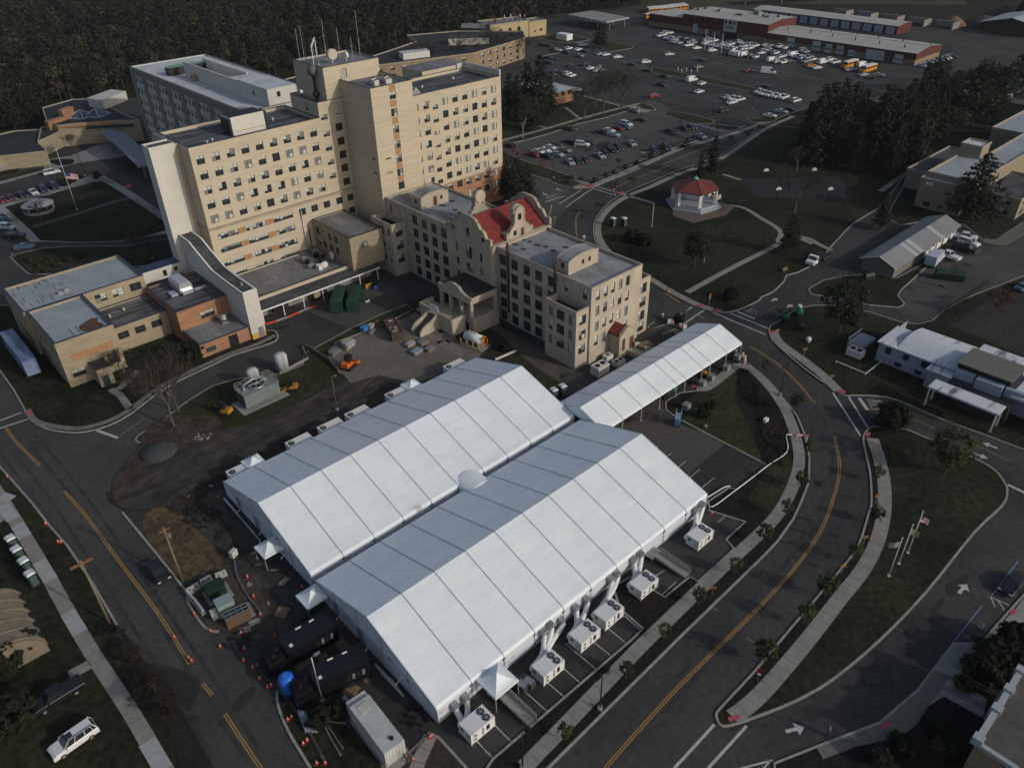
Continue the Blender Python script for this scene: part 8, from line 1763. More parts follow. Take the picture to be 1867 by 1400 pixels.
for i in range(6):
 if i!=0:a,b=Vector(hx(6.8,i)),Vector(hx(6.8,(i+1)%6));m.bar((*a.lerp(b,.02),1.0),(*a.lerp(b,.98),1.0),.25,.45)
m.split('low_wall',blue_d,t)
Ls=[]
for x,y in((1397.5,310),(1485,309),(1420.5,344),(1515,344)):
 q=G(x,y,3.2);t=thing('basketball_hoop','x','basketball hoop',(q[0],q[1],0),.0,'basketball hoops of the park court');m=MB();m.tube([(0,.6,0),(0,.6,2.6),(0,.1,3.1)],[.07,.07,.05],6);m.build('post',black_m,t)
 m=MB();ring=[(.85*math.cos(math.pi*i/8),0,2.9+.75*math.sin(math.pi*i/8))for i in range(9)]+[(-.85,0,2.75),(.85,0,2.75)];m.add(ring,[tuple(range(len(ring)))]);m.v+=[(a,.05,c)for a,b,c in ring];m.f.append(list(reversed(range(len(ring),2*len(ring)))));m.m.append(0);m.sm.append(False);m.build('backboard',mat('white backboard',(.5,.5,.5),.5),t);t.rotation_euler.z=-.5;Ls.append(t)
order_labels(Ls,'white fan shaped basketball hoops of the park court')
for(px,py),s,lab in(((1094,669),1.0,'large beige rooftop style unit with two fans below the old building corner'),((1108,650),.62,'small beige condenser behind the larger one'),((1128,655),.8,'flat grey condenser beside the side entrance steps')):
 q=G(px,py,1.4*s);m=MB();hh=1.9*s if s!=.8 else .8;m.box(-1.5*s,1.5*s,-1.0*s,1.0*s,0,hh)
 for u in((-.6,.6)if s!=.62 else(0,)):m.cyl((u*s*1.2,0),.5*s,hh,hh+.08,12,1)
 m.box(-1.52*s,1.52*s,-1.02*s,1.02*s,hh-.12,hh-.02);o=m.build('condenser_unit',[panel_w if s!=.8 else panel_g,dark]);o.location=(q[0],q[1],.1);tag(o,lab,'condenser')
c_=Vector(xy(zU(870,960,1.6)));t=thing('storage_tank','white horizontal tank with yellow posts and an orange end ladder','tank',(c_.x,c_.y,.15),R_(-78));m=MB();m.tube([(-2.1,0,1.7),(-1.95,0,1.7),(1.8,0,1.7),(1.95,0,1.7)],[.5,.95,.95,.5],16);m.build('drum',mat('tank white',(.60,.62,.62),.4),t)
for x in(-1.3,1.3):m=MB();m.box(x-.12,x+.12,-.8,.8,.1,1.1);m.build('saddle',steel,t)
m=MB();m.box(-2.6,3.0,-1.5,1.5,0,.12);m.build('pad',concrete,t)
for x in(-2.3,-.8,.7,2.2):
 for y in(-1.35,1.35):m=MB();m.cyl((x,y),.09,.1,1.45,8);m.build('bollard',mat('bollard yellow',(.55,.30,.02),.5),t)
m=MB()
for k in range(6):m.bar((2.1,-.5,.4+.35*k),(2.1,.5,.4+.35*k),.07)
m.bar((2.1,-.5,.1),(2.3,-.5,2.6),.1);m.bar((2.1,.5,.1),(2.3,.5,2.6),.1);m.box(1.9,2.6,-.7,.7,2.3,2.4);m.build('end_ladder',mat('ladder orange',(.55,.17,.02),.5),t)
m=MB();
for k in range(3):m.cyl((-1+k*.8,0),.1,2.6,3.0,8)
m.build('vent_pipes',white_p,t)
for(px,py),r,h,lab in(((466,704),1.1,3.9,'left one of the two upright white tanks, beside the cooling tower'),((516,674),1.2,3.7,'right one of the two upright white tanks, inside the fence')):
 q=G(px,py,.2);t=thing('upright_tank',lab,'tank',(q[0],q[1],.15));m=MB();m.lathe((0,0),[(r,.4),(r,h-.5),(r*.75,h-.1),(r*.2,h),(.05,h+.05)],18);m.build('shell',mat('off white tank',(.47,.48,.48),.5,col2=(.38,.39,.39),vs=.8),t);m=MB();m.cyl((0,0),r*.9,0,.4,12);m.build('skirt',steel,t)
 m=MB();
 for k in range(10):m.bar((-.2,-r-.1,.5+.4*k),(.2,-r-.1,.5+.4*k),.04)
 m.bar((-.2,-r-.1,.3),(-.2,-r-.1,h),.05);m.bar((.2,-r-.1,.3),(.2,-r-.1,h),.05);m.build('ladder',steel,t)
def fence(L,h,lab,post=2.0,m_=None,wall=.0):
 P=pp(L);t=thing('chain_fence',lab,'fence',(0,0,0));m=MB();w=MB()
 for a,b in zip(P,P[1:]):
  A_,B_=Vector(a),Vector(b);n=max(1,int((B_-A_).length/post))
  for i in range(n+1):p=A_+(B_-A_)*i/n;m.bar((*p,.1),(*p,h),.06)
  m.bar((*a,h),(*b,h),.04);m.bar((*a,h*.55),(*b,h*.55),.03);m.bar((*a,.3),(*b,.3),.03)
  k=int((B_-A_).length/.35)
  for i in range(k):p,q=A_+(B_-A_)*i/k,A_+(B_-A_)*min(1,(i+3)/k);w.bar((*p,.2),(*q,h),.018);w.bar((*q,.2),(*p,h),.018)
  if wall:w.bar((*a,wall/2),(*b,wall/2),.3,wall,1)
 m.build('frame',m_ or dsteel,t);w.build('mesh',[m_ or dsteel,concrete],t);return t
fence([(510,682),(562,655),(551,632)],2.6,'dark mesh fence on a low wall around the upright tank',wall=.5);fence([(1862,556),(1790,556),(1745,590),(1690,605)],1.8,'mesh fence behind the white roofed building');fence([(1710,580),(1762,545),(1800,520)],1.8,'mesh fence along the right side lot')
fence([(785,1340),(742,1392)],1.9,'mesh fence panel between the tent corner and the white container')
m=MB();P=pp([(548,632),(565,638),(600,660),(618,680)])
for a,b in zip(P,P[1:]):m.bar((*a,.45),(*b,.45),.3,.9)
tag(m.build('retaining_wall',mat('brown retaining wall',(.10,.08,.055),.9)),'low brown retaining wall between the lawn and the works lot','wall')
A_,B_=Vector(xy(zT(265,405,.2))),Vector(xy(zT(495,300,.2)));d=B_-A_;ang=math.atan2(d.y,d.x);Lc=d.length;Wc=3.2
cc=A_+d/2+Vector((-d.y,d.x)).normalized()*Wc/2;t=thing('cooling_tower','grey metal cooling tower with a roof fan and railing on a concrete pad','cooling tower',(cc.x,cc.y,.15),ang)
m=MB();m.box(-Lc/2-1.1,Lc/2+1.2,-Wc/2-.9,Wc/2+.6,-.05,.1);m.build('pad',concrete,t);m=MB();m.box(-Lc/2,Lc/2,-Wc/2,Wc/2,.4,3.0);m.box(-Lc/2-.08,Lc/2+.08,-Wc/2-.08,Wc/2+.08,2.9,3.05)
for i in range(9):m.box(-Lc/2+Lc*i/9,-Lc/2+Lc*i/9+.05,-Wc/2-.03,-Wc/2,.4,2.9)
m.build('casing',mat('grey green metal',(.17,.20,.20),.5,col2=(.13,.155,.155),vs=.8),t)
m=MB();m.box(-Lc/2-.03,-Lc/2,-Wc/2+.1,Wc/2-.1,.6,2.7)
for k in range(8):m.box(-Lc/2-.06,-Lc/2-.03,-Wc/2+.1,Wc/2-.1,.7+.25*k,.76+.25*k,1)
m.build('louvre',[dark,steel],t)
m=MB();m.cyl((0,0),1.45,3.05,3.45,24);m.cyl((0,0),1.35,3.46,3.47,24,1)
m.build('fan_ring',[steel,dark],t);m=MB()
for k in range(6):a=k*math.pi/3;m.bar((0,0,3.52),(1.3*math.cos(a),1.3*math.sin(a),3.52),.2,.03)
m.bar((-1.4,0,3.6),(1.4,0,3.6),.15);m.build('fan',steel,t);m=MB()
for z_ in(3.6,4.1):
 m.bar((-Lc/2,Wc/2,z_),(Lc/2,Wc/2,z_),.05);m.bar((-Lc/2,-Wc/2,z_),(-Lc/2,Wc/2,z_),.05);m.bar((Lc/2,-Wc/2,z_),(Lc/2,Wc/2,z_),.05);m.bar((-Lc/2,-Wc/2,z_),(-Lc/2+1.2,-Wc/2,z_),.05)
for i in range(7):m.bar((-Lc/2+Lc*i/6,Wc/2,3.05),(-Lc/2+Lc*i/6,Wc/2,4.1),.05)
for y in(-Wc/2,0):m.bar((-Lc/2,y,3.05),(-Lc/2,y,4.1),.05);m.bar((Lc/2,y,3.05),(Lc/2,y,4.1),.05)
m.build('railing',mat('galvanised rail',(.32,.31,.25),.5),t);m=MB();m.tube([(-Lc/2+.8,-.4,3.3),(-Lc/2+1.2,.9,3.5),(0,1.55,3.6),(1.5,1.2,3.5),(1.9,0,3.3)],[.2]*5,8);m.build('pipe',steel,t)
def machine(px,py,a,label,name,col,boom=True,sc=1.0):
 q=G(px,py,.4);t=thing(name,label,'machine',(q[0],q[1],.15),a);t.scale=(sc,sc,sc)
 m=MB();m.add([(-1.2,-.7,.5),(.7,-.7,.5),(.7,.7,.5),(-1.2,.7,.5),(-1.25,-.65,1.35),(.2,-.7,1.2),(.2,.7,1.2),(-1.25,.65,1.35)],[(0,3,2,1),(0,1,5,4),(1,2,6,5),(2,3,7,6),(3,0,4,7),(4,5,6,7)]);m.build('body',col,t)
 m=MB();m.box(-.3,.65,-.5,.5,1.2,2.15);m.build('cab',cglass,t);m=MB();m.box(-.4,.72,-.56,.56,2.15,2.24);m.build('cab_roof',black_m,t)
 for s in(-1,1):m=MB();m.tube([(-.9,s*.75,.35),(-.9,s*1.0,.35)],[.36,.36],10);m.tube([(.6,s*.75,.35),(.6,s*1.0,.35)],[.36,.36],10);m.box(-.9,.6,s*.87-.12,s*.87+.12,.05,.66);m.build('track',tyre,t)
 m=MB()
 if boom:m.tube([(.6,0,.9),(1.7,0,2.2),(2.7,0,1.2),(2.8,0,.5)],[.14,.13,.1,.08],6);m.box(2.5,3.1,-.35,.35,.05,.5);m.build('boom',black_m,t)
 else:m.bar((-.4,-.78,1.3),(1.3,-.78,.5),.14);m.bar((-.4,.78,1.3),(1.3,.78,.5),.14);m.add([(1.25,-.95,.1),(2.3,-.95,.15),(2.3,.95,.15),(1.25,.95,.1),(1.3,-.95,.9),(1.3,.95,.9)],[(0,1,2,3),(0,3,5,4),(0,4,1),(3,2,5)]);m.build('bucket',col,t)
 return t
machine(411,752,R_(118),'yellow mini digger with a raised black arm on the lawn by the cooling tower','mini_digger',yell,True,1.0);machine(533,708,R_(140),'yellow skid loader beside the cooling tower pad','skid_loader',yell,False,.85);machine(636,668,R_(25),'bright orange skid loader on the works lot','skid_loader',mat('bright orange paint',(.60,.13,.02),.45),False,1.15)
def rolloff(px,py,a,L_,label,col,open_=True,H_=1.7,W_=2.3,z=.15,load=None):
 q=G(px,py,H_*.6);t=thing('rolloff_container',label,'container',(q[0],q[1],z),a);m=MB();w=W_/2;l=L_/2
 m.box(-l,l,-w,w,.2,.35);m.box(-l,l,-w,-w+.1,.35,H_);m.box(-l,l,w-.1,w,.35,H_);m.box(-l,-l+.1,-w+.1,w-.1,.35,H_);m.box(l-.1,l,-w+.1,w-.1,.35,H_)
 for k in range(int(L_/.7)):m.box(-l+.3+.7*k,-l+.4+.7*k,-w-.07,w+.07,.3,H_)
 m.build('box',col,t)
 if not open_:m=MB();m.add([(-l,-w,H_),(l,-w,H_),(l,w,H_),(-l,w,H_),(-l+.2,-w*.5,H_+.55),(l-.2,-w*.5,H_+.55),(l-.2,w*.5,H_+.55),(-l+.2,w*.5,H_+.55)],[(0,1,5,4),(1,2,6,5),(2,3,7,6),(3,0,4,7),(4,5,6,7)]);m.build('cover',col,t)
 return t
gr_=mat('container green',(.012,.042,.026),.6);gr2=mat('dark container green',(.012,.03,.02),.6)
_a=heading(zK,(1020,790),(1062,640))[1]
rolloff(617,545,_a,7.5,'left of the two big green compactor containers in the service yard',gr_,False,2.6,2.6,.02);rolloff(646,543,_a,7.5,'right of the two big green compactor containers in the service yard',gr_,False,2.6,2.6,.02)
t=rolloff(717,601,R_(70),6.5,'open rusty container full of scrap on the works lot',mat('rusty brown steel',(.085,.05,.035),.9,col2=(.05,.04,.035),vs=1),True,1.8,2.4)
rd=random.Random(8)
for k in range(14):m=MB();m.obox((717*0+rd.uniform(-2.6,2.6),rd.uniform(-.8,.8)),rd.uniform(.3,1.2),rd.uniform(.2,.6),1.0,rd.uniform(1.5,2.0),rd.uniform(0,3));o=m.build('scrap_piece',[white_p,wood,steel][k%3],t)
rolloff(1732,502,R_(-62),6,'dark green roll-off bin behind the white box truck',gr2,False,1.5,2.3,.02);q=G(1665,468,.5)
rolloff(1583,505,R_(-20),2.6,'small dark green bin at the shed gable',gr2,False,1.2,1.5,.02)
for(px,py,a,lab)in((1432,577,.6,'left green wheeled tank of the pair on the corner lawn'),(1457,568,.6,'right green wheeled tank with a white top on the corner lawn')):
 q=G(px,py,.8);t=thing('wheeled_tank',lab,'tank',(q[0],q[1],.14),a);m=MB();m.tube([(-1.2,0,1.0),(-1.0,0,1.0),(1.0,0,1.0),(1.2,0,1.0)],[.4,.7,.7,.4],12);m.build('drum',mat('bright green tank',(.02,.15,.05),.5),t);m=MB();m.box(-1.3,1.3,-.6,.6,.3,.45)
 m.build('frame',dsteel,t);m=MB();m.cyl((.3 if px>1440 else-.5,0),.4,1.6,2.0,10);m.build('cap',white_p if px>1440 else dsteel,t)
 for s in(-1,1):m=MB();m.tube([(0,s*.65,.35),(0,s*.85,.35)],[.35,.35],10);m.build('wheel',tyre,t)
for(px,py,r,c,lab)in((1474,620,.55,(.4,.42,.42),'white round tank on the corner lawn'),(1460,595,.7,(.02,.025,.03),'dark round tank near the tree on the corner lawn')):q=G(px,py,.5);m=MB();m.ball((0,0,.6),r,12,0,.95);m.cyl((0,0),r*.6,0,.2,10);o=m.build('round_tank',mat('tank '+lab[:5],c,.5));o.location=(q[0],q[1],.13);tag(o,lab,'tank')
def crate(px,py,sx,sy,h,a,label,m_=None,n=3):
 q=G(px,py,h*.6);m=MB();m.obox((0,0),sx,sy,0,.12,0,1);rd2=random.Random(int(px));k=0;z=.12
 while z<h:dz=h/n;m.obox((rd2.uniform(-.06,.06),rd2.uniform(-.06,.06)),sx*rd2.uniform(.8,.97),sy*rd2.uniform(.8,.97),z+.01,z+dz*.9,rd2.uniform(-.05,.05),0);z+=dz
 o=m.build('material_stack',[m_ or mat('grey packed goods',(.20,.205,.20),.8,col2=(.12,.125,.13),vs=2,coord='O'),wood]);o.location=(q[0],q[1],.16);o.rotation_euler.z=a;tag(o,label,'stack')
white_g=mat('white packed goods',(.36,.36,.34),.8,col2=(.2,.2,.2),vs=2,coord='O')
crate(635,628,2.6,1.7,1.4,.2,'tall grey stack at the left end of the works lot',white_g,4);crate(610,643,2.5,1.6,.6,.2,'low grey stack left of the tall one on the works lot');crate(748,628,2.3,1.5,.6,.1,'grey stack on the works lot, left one of the back pair',white_g);crate(760,642,2.3,1.5,.6,.1,'grey stack with blue wrap on the works lot, left one of the front pair',mat('blue wrapped goods',(.14,.22,.34),.8,col2=(.3,.3,.3),vs=1.5,coord='O'));crate(771,625,2.3,1.5,.6,.1,'grey stack on the works lot, right one of the back pair');crate(784,637,2.2,1.4,.6,.1,'grey stack on the works lot, right one of the front pair')
crate(664,600,1.6,1.2,1.0,.3,'bags under a blue tarp beside the works lot, left bundle',mat('blue tarp',(.03,.17,.42),.6));crate(676,596,1.6,1.2,1.0,.3,'white bags and blue tarp beside the works lot, middle bundle',white_g);crate(688,590,1.4,1.0,.7,.5,'brown rubble on a blue tarp beside the works lot, right bundle',mat('brown rubble',(.16,.09,.05),.9));crate(678,606,2.2,.8,.4,.25,'low grey boxes in front of the blue tarp bundles')
for i,(px,py,sx,h,c,lab)in enumerate(((578,542,1.6,1.5,(.30,.22,.13),'tan plywood crate on the loading dock'),(670,520,1.6,1.2,(.35,.22,.03),'yellow machine part in the service yard corner'),(684,523,1.2,1.0,(.04,.08,.25),'blue drum cart in the service yard corner'),(668,548,.9,.5,(.5,.5,.5),'white bag on the service yard ground'),(600,520,2.4,1.1,(.04,.04,.045),'dark bins lined on the loading dock'),(512,565,3.5,1.6,(.015,.015,.016),'row of black bins beside the dock doors'))):
 q=G(px,py,h*.5);m=MB();m.box(-sx/2,sx/2,-.5,.5,0,h);m.box(-sx/2-.04,sx/2+.04,-.54,.54,h-.1,h);m.bar((-sx/2,-.5,0),(sx/2,-.5,h),.06);o=m.build('crate',mat('crate colour %d'%i,c,.8));o.location=(q[0],q[1],.9 if 'dock' in lab else .02);tag(o,lab,'crate')
m=MB();P=pts(zK,[(455,930),(540,905),(640,870),(720,835),(800,800),(860,785)])
for i in range(len(P)-1):m.bar((*P[i],.2),(*P[i+1],.2),.22,.35,i%2)
tag(m.build('jersey_barriers',[orange,concrete]),'row of orange and tan barriers along the loading dock','barrier')
m=MB();m.bar((*xy(zU(1140,1245)),.3),(*xy(zU(1405,1130)),.3),.3,.35);tag(m.build('duct_run',panel_w),'pale pipe run across the soil behind the left tent','pipe')
m=MB();m.bar((*xy(zM(355,830)),.3),(*xy(zM(420,870)),.3),1.5,.3);tag(m.build('concrete_ledge',coping_l),'concrete ledge left of the entrance steps','ledge')
def jb(px,py,a,lab,L_=2.8):
 q=G(px,py,.4);m=MB();m.box(-L_/2,L_/2,-.28,.28,0,.3);m.box(-L_/2+.05,L_/2-.05,-.13,.13,.3,.95);m.box(-L_/2+.5,-L_/2+.9,-.14,.14,.55,.75,1);m.box(L_/2-.9,L_/2-.5,-.14,.14,.55,.75,1);o=m.build('water_barrier',[jersey,dark]);o.location=(q[0],q[1],.06);o.rotation_euler.z=a;tag(o,lab,'barrier');return o
zW=zoomf(320,1020,6.223)
def seg(f,a,b):A_,B_=Vector(xy(f(*a,.5))),Vector(xy(f(*b,.5)));d=B_-A_;c=(A_+B_)/2;return c,math.atan2(d.y,d.x),d.length
Ls=[]
for a,b in(((120,370),(270,285)),((280,270),(410,200)),((450,195),(580,140)),((150,400),(230,480)),((230,480),(320,600))):
 c,an,L_=seg(zW,a,b);m=MB();m.box(-L_/2,L_/2,-.3,.3,0,.3);m.box(-L_/2+.05,L_/2-.05,-.14,.14,.3,.95);m.box(-L_*.3,-L_*.15,-.15,.15,.5,.75,1);m.box(L_*.15,L_*.3,-.15,.15,.5,.75,1);o=m.build('water_barrier',[jersey,dark]);o.location=(c.x,c.y,.06);o.rotation_euler.z=an;tag(o,'x','barrier','pale barriers around the transformer');Ls.append(o)
order_labels(Ls,'pale barriers around the green transformer')
c,an,_=seg(zW,(440,440),(640,340));t=thing('transformer','dark green transformer box on a pale pad','transformer',(c.x-.4,c.y+.9,.06),an);m=MB();m.box(-1.6,1.6,-1.5,1.3,0,.2);m.build('pad',concrete,t);m=MB();m.box(-1.2,1.0,-.7,1.0,.2,1.7);m.box(-1.25,1.05,-.9,-.7,.3,1.3);m.box(-1.3,1.1,-.75,1.05,1.7,1.78);m.build('casing',gr2,t)
c,an,_=seg(zW,(545,640),(690,570));t=thing('generator_cabinet','pale blue grey electrical cabinet beside a slatted solar rack','cabinet',(c.x-.1,c.y+.9,.06),an);m=MB();m.box(-1.0,1.1,-.9,.8,.1,2.1);m.box(-1.05,1.15,-.95,.85,2.1,2.2);m.bar((0,-.95,.1),(0,-.95,2.1),.06);m.build('casing',mat('pale blue cabinet',(.23,.28,.28),.5),t);m=MB();m.box(-1.9,-1.1,-.5,.5,.05,1.1);m.build('side_box',panel_g,t)
c,an,_=seg(zW,(600,730),(830,620));t=thing('switchboard_rack','wooden backed switchboard with dark glass panels','switchboard',(c.x,c.y,.06),an);m=MB();m.box(-1.5,1.5,-.6,-.5,.1,1.8);m.build('back_board',mat('brown board',(.12,.075,.045),.9),t);m=MB()
for k in range(5):m.bar((-1.5+.75*k,-.5,1.9),(-1.5+.75*k,.7,1.9),.07)
for y in(-.5,.1,.7):m.bar((-1.5,y,1.9),(1.5,y,1.9),.07)
for x in(-1.5,1.5):
 for y in(-.5,.7):m.bar((x,y,0),(x,y,1.9),.09)
m.build('frame',mat('grey frame',(.18,.19,.20),.6),t);m=MB();m.quad((-1.45,-.45,1.86),(1.45,-.45,1.86),(1.45,.65,1.86),(-1.45,.65,1.86));m.build('panel',glass,t)
m=MB();c,an,_=seg(zW,(840,620),(770,500));m.obox((c.x,c.y),2.6,1.4,.05,.12,an);c,an,_=seg(zW,(730,790),(820,760));m.obox((c.x,c.y),1.5,.9,.05,.13,an);c,an,_=seg(zW,(850,700),(930,670));m.obox((c.x,c.y),1.4,.9,.05,.15,an);struct('concrete_pad',m,concrete)
def pallet(px,py,a,lab):
 q=G(px,py,.2);m=MB()
 for k in range(7):m.box(-.6,.6,-.6+.18*k,-.5+.18*k,.1,.14)
 for x in(-.55,0,.55):m.box(x-.05,x+.05,-.6,.6,0,.1)
 o=m.build('wooden_pallet',mat('pallet wood',(.26,.18,.11),.9));o.location=(q[0],q[1],.07);o.rotation_euler.z=a;o.scale=(1.3,1.3,1.3);tag(o,lab,'pallet')
pallet(514,1115,.6,'wooden pallet on the ground before the first black trailer');pallet(640,1258,.4,'wooden pallet between the second black trailer and the white container')
q=G(427,1013,.6);t=thing('cable_reel','small grey cabinet on a post beside the cable trench','cabinet',(q[0],q[1],.06),.4);m=MB();m.box(-.5,.5,-.3,.3,.5,1.6);m.build('casing',panel_g,t);m=MB();m.bar((-.3,0,0),(-.3,0,.5),.1);m.bar((.3,0,0),(.3,0,.5),.1);m.build('stand',dsteel,t)
rg2=random.Random(4)
def heap(cx,cy,n,rad,label,m_,name='debris',s=(.1,.5)):
 m=MB()
 for k in range(n):a=rg2.uniform(0,6.28);r=rad*rg2.random()**.5;m.obox((r*math.cos(a),r*math.sin(a)),rg2.uniform(*s),rg2.uniform(*s)*.6,0,rg2.uniform(.05,.35),rg2.uniform(0,3))
 o=m.build(name,m_);q=G(cx,cy,.1);o.location=(q[0],q[1],.06);tag(o,label,'debris',kind='stuff')
heap(366,945,60,2.6,'dark pile of small debris beside the left tent front',dsteel);heap(352,925,30,1.5,'dark debris at the far end of the trench',dsteel);heap(405,975,14,1.2,'loose dark rubble near the grey cabinet',dsteel);heap(755,1310,26,1.6,'dark cans and cables behind the white container',black_m);heap(545,1150,16,1.5,'dark gear behind the first black trailer',black_m);heap(440,1165,30,1.8,'dark pipes and gravel at the end of the cable trench',dsteel)
heap(370,797,16,1.3,'broken pale stones on the earth patch',concrete,'rubble',(.2,.7));heap(505,705,1,.1,'small debris by the cooling tower',dsteel)
m=MB();m.lathe((0,0),[(3.3,-.1),(2.4,.5),(1.2,1.05),(.2,1.2)],16);q=G(288,822,.3);o=m.build('gravel_heap',mat('grey gravel',(.045,.05,.052),.95,fine=.4,fs=3,bump=.6,bs=4));o.location=(q[0],q[1],.1);tag(o,'rounded grey gravel heap beside the drive bend','heap')
for(a,b,w,h,c,lab)in(((480,1208),(612,1065),.7,.25,mat('trench timber',(.03,.027,.025),.9),'dark timber beam along the trench beside the first black trailer'),((340,1040),(412,1112),.0,.0,None,'')):
 if w:m=MB();m.bar((*xy(G(*a)),.2),(*xy(G(*b)),.2),w,h);tag(m.build('timber_beam',c),lab,'beam')
def hose(L,r,lab,m_,z=.12,nm='cable_duct'):
 m=MB();P=smooth_line(pp(L),4);m.tube([(*p,z)for p in P],[r]*len(P),6);tag(m.build(nm,m_),lab,'cable')
hose([(427,1020),(432,1050),(450,1085),(470,1110),(478,1122)],.16,'grey cable duct winding past the transformer',mat('grey duct',(.10,.11,.11),.8));hose([(425,1175),(440,1195),(465,1215),(495,1245),(530,1280),(560,1330),(590,1385)],.22,'long grey hose lying along the kerb by the cones',mat('grey green hose',(.04,.042,.04),.8));hose([(398,935),(430,990),(470,1045)],.07,'thin black cable along the trench',black_m)
m=MB()
for k in range(4):a=k*.35;m.bar((*xy(G(545+6*k,1297+1*k)),.3),(*xy(G(560+6*k,1337)),.3),.3,.15)
tag(m.build('metal_boards',mat('blue grey boards',(.25,.28,.33),.5)),'stacked blue grey metal boards near the kerb','boards')
m=MB()
for k in range(7):m.bar((*xy(G(684+5*k,1212+5*k)),.2+.05*(k%2)),(*xy(G(700+6*k,1232+6.5*k)),.2),.28,.12)
tag(m.build('white_boards',mat('white boards',(.36,.38,.38),.6)),'loose white boards lying along the front wall of the right tent','boards')
hose([(582,1303),(602,1316),(632,1320)],.12,'bent wooden beam lying on the ground',wood,.2,'beam');hose([(590,1320),(605,1350),(622,1378)],.06,'thin pale poles lying on the grass',concrete,.2,'pole');hose([(596,1322),(612,1345),(626,1366)],.05,'second bundle of thin pale poles on the grass',concrete,.22,'pole')
for i,(A_,B_,lab)in enumerate((((500,1188),(586,1139),'black trailer nearest the road corner, left of the other'),((558,1240),(640,1203),'black trailer nearest the white container'))):
 a,b=Vector(xy(G(*A_,3.0))),Vector(xy(G(*B_,3.0)));d=b-a;an=math.atan2(d.y,d.x);c=(a+b)/2;t=thing('black_trailer',lab,'trailer',(c.x,c.y,.06),an);Lt=9.0
 m=MB();m.box(-Lt/2+2.6,Lt/2,-1.35,1.35,.5,3.2);m.box(-Lt/2,-Lt/2+2.6,-1.3,1.3,.5,1.9);m.box(-Lt/2+2.5,Lt/2+.04,-1.4,1.4,3.2,3.28,1);m.build('body',[mat('gloss black',(.007,.008,.010),.35),mat('blue black top',(.009,.010,.015),.6)],t)
 m=MB();m.box(-Lt/2+.2,-Lt/2+2.2,-1.0,1.0,1.9,2.6);m.tube([(-Lt/2+1.0,-.5,2.6),(-Lt/2+1.0,-.5,3.2)],[.25,.25],8);m.tube([(-Lt/2+1.8,.4,2.6),(-Lt/2+1.8,.4,3.0)],[.35,.35],10);m.build('engine',black_m,t)
 for k in range(4):m=MB();m.box(1.6+.6*k,1.95+.6*k,-1.39,-1.36,1.4,2.3);m.build('side_panel',steel if k%2 else dsteel,t)
 m=MB();m.box(-Lt/2+3.1,-Lt/2+3.5,-.9,-.5,3.28,3.36);m.box(.2,.9,1.0,1.15,3.28,3.4);m.box(2.0,2.6,1.0,1.15,3.28,3.4);m.build('roof_handles',white_p,t)
 for s in(-1,1):m=MB();m.tube([(.8,s*1.2,.45),(.8,s*1.42,.45)],[.45,.45],12);m.tube([(1.9,s*1.2,.45),(1.9,s*1.42,.45)],[.45,.45],12);m.build('wheels',tyre,t)
 m=MB();m.bar((-Lt/2-1.4,0,.7),(-Lt/2,0,.7),.15);m.build('hitch',dsteel,t)
mb=MB();flat(mb,pp([(574,1128),(592,1120),(648,1190),(645,1200),(636,1196),(622,1188)]),.07);flat(mb,pp([(572,1192),(586,1182),(600,1196),(586,1208)]),.075);flat(mb,pp([(536,1215),(570,1195),(575,1205),(545,1225)]),.08);struct('plywood_path',mb,mat('plywood sheets',(.17,.14,.075),.9,col2=(.12,.10,.06),vs=1))
q=G(521,1235,2.4);t=thing('blue_tank','tall bright blue plastic tank by the kerb','tank',(q[0],q[1],.1));m=MB();m.lathe((0,0),[(.85,0),(.87,.1),(.87,2.3),(.8,2.5),(.4,2.7)],20)
for z_ in(.6,1.2,1.8):m.cyl((0,0),.9,z_,z_+.08,20)
m.build('body',mat('bright blue plastic',(.02,.14,.55),.4),t);m=MB();m.cyl((0,0),.38,2.7,2.8,16);m.build('lid',mat('blue lid',(.03,.17,.6),.4),t)
a,b=Vector(xy(G(655,1278,2.6))),Vector(xy(G(719,1362,2.6)));d=b-a;an=math.atan2(d.y,d.x);c=(a+b)/2;t=thing('white_container','white ribbed plant container at the bottom edge beside the right tent','container',(c.x,c.y,.1),an);Lt=d.length
m=MB();m.box(-Lt/2,Lt/2,-1.25,1.25,.1,2.6);m.box(-Lt/2-1.0,-Lt/2,-1.2,1.2,.1,2.3)
for k in range(int(Lt/.4)):m.box(-Lt/2+.2+.4*k,-Lt/2+.3+.4*k,-1.29,1.29,.25,2.5)
for k in range(6):m.box(Lt/2,Lt/2+.04,-1.1+.4*k,-1.0+.4*k,.25,2.5)
m.build('body',mat('dirty white container',(.46,.48,.47),.6,col2=(.36,.38,.36),vs=.6),t);m=MB();m.box(-Lt/2+.5,-Lt/2+1.7,-.7,.5,2.6,2.66);m.bar((-Lt/2+.6,-.5,2.7),(-Lt/2+1.5,.4,2.7),.06);m.build('roof_plate',panel_g,t);m=MB();m.cyl((Lt/2-1.0,.3),.24,2.6,2.75,12);m.build('exhaust',dark,t)
m=MB();m.box(-Lt/2-.4,Lt/2+.9,-1.5,1.6,0,.1);m.build('skid',concrete,t)
m=MB();q=G(634,1280,.6);m.box(-.25,.25,-.8,.8,.4,.8);m.bar((-.8,0,.6),(.8,0,.6),.15);m.bar((0,0,0),(0,0,.5),.1);o=m.build('blue_valve',mat('pale blue steel',(.30,.36,.42),.5));o.location=(q[0],q[1],.1);tag(o,'pale blue pipe fitting in front of the white container','valve')
q=G(952,1240,1.2)
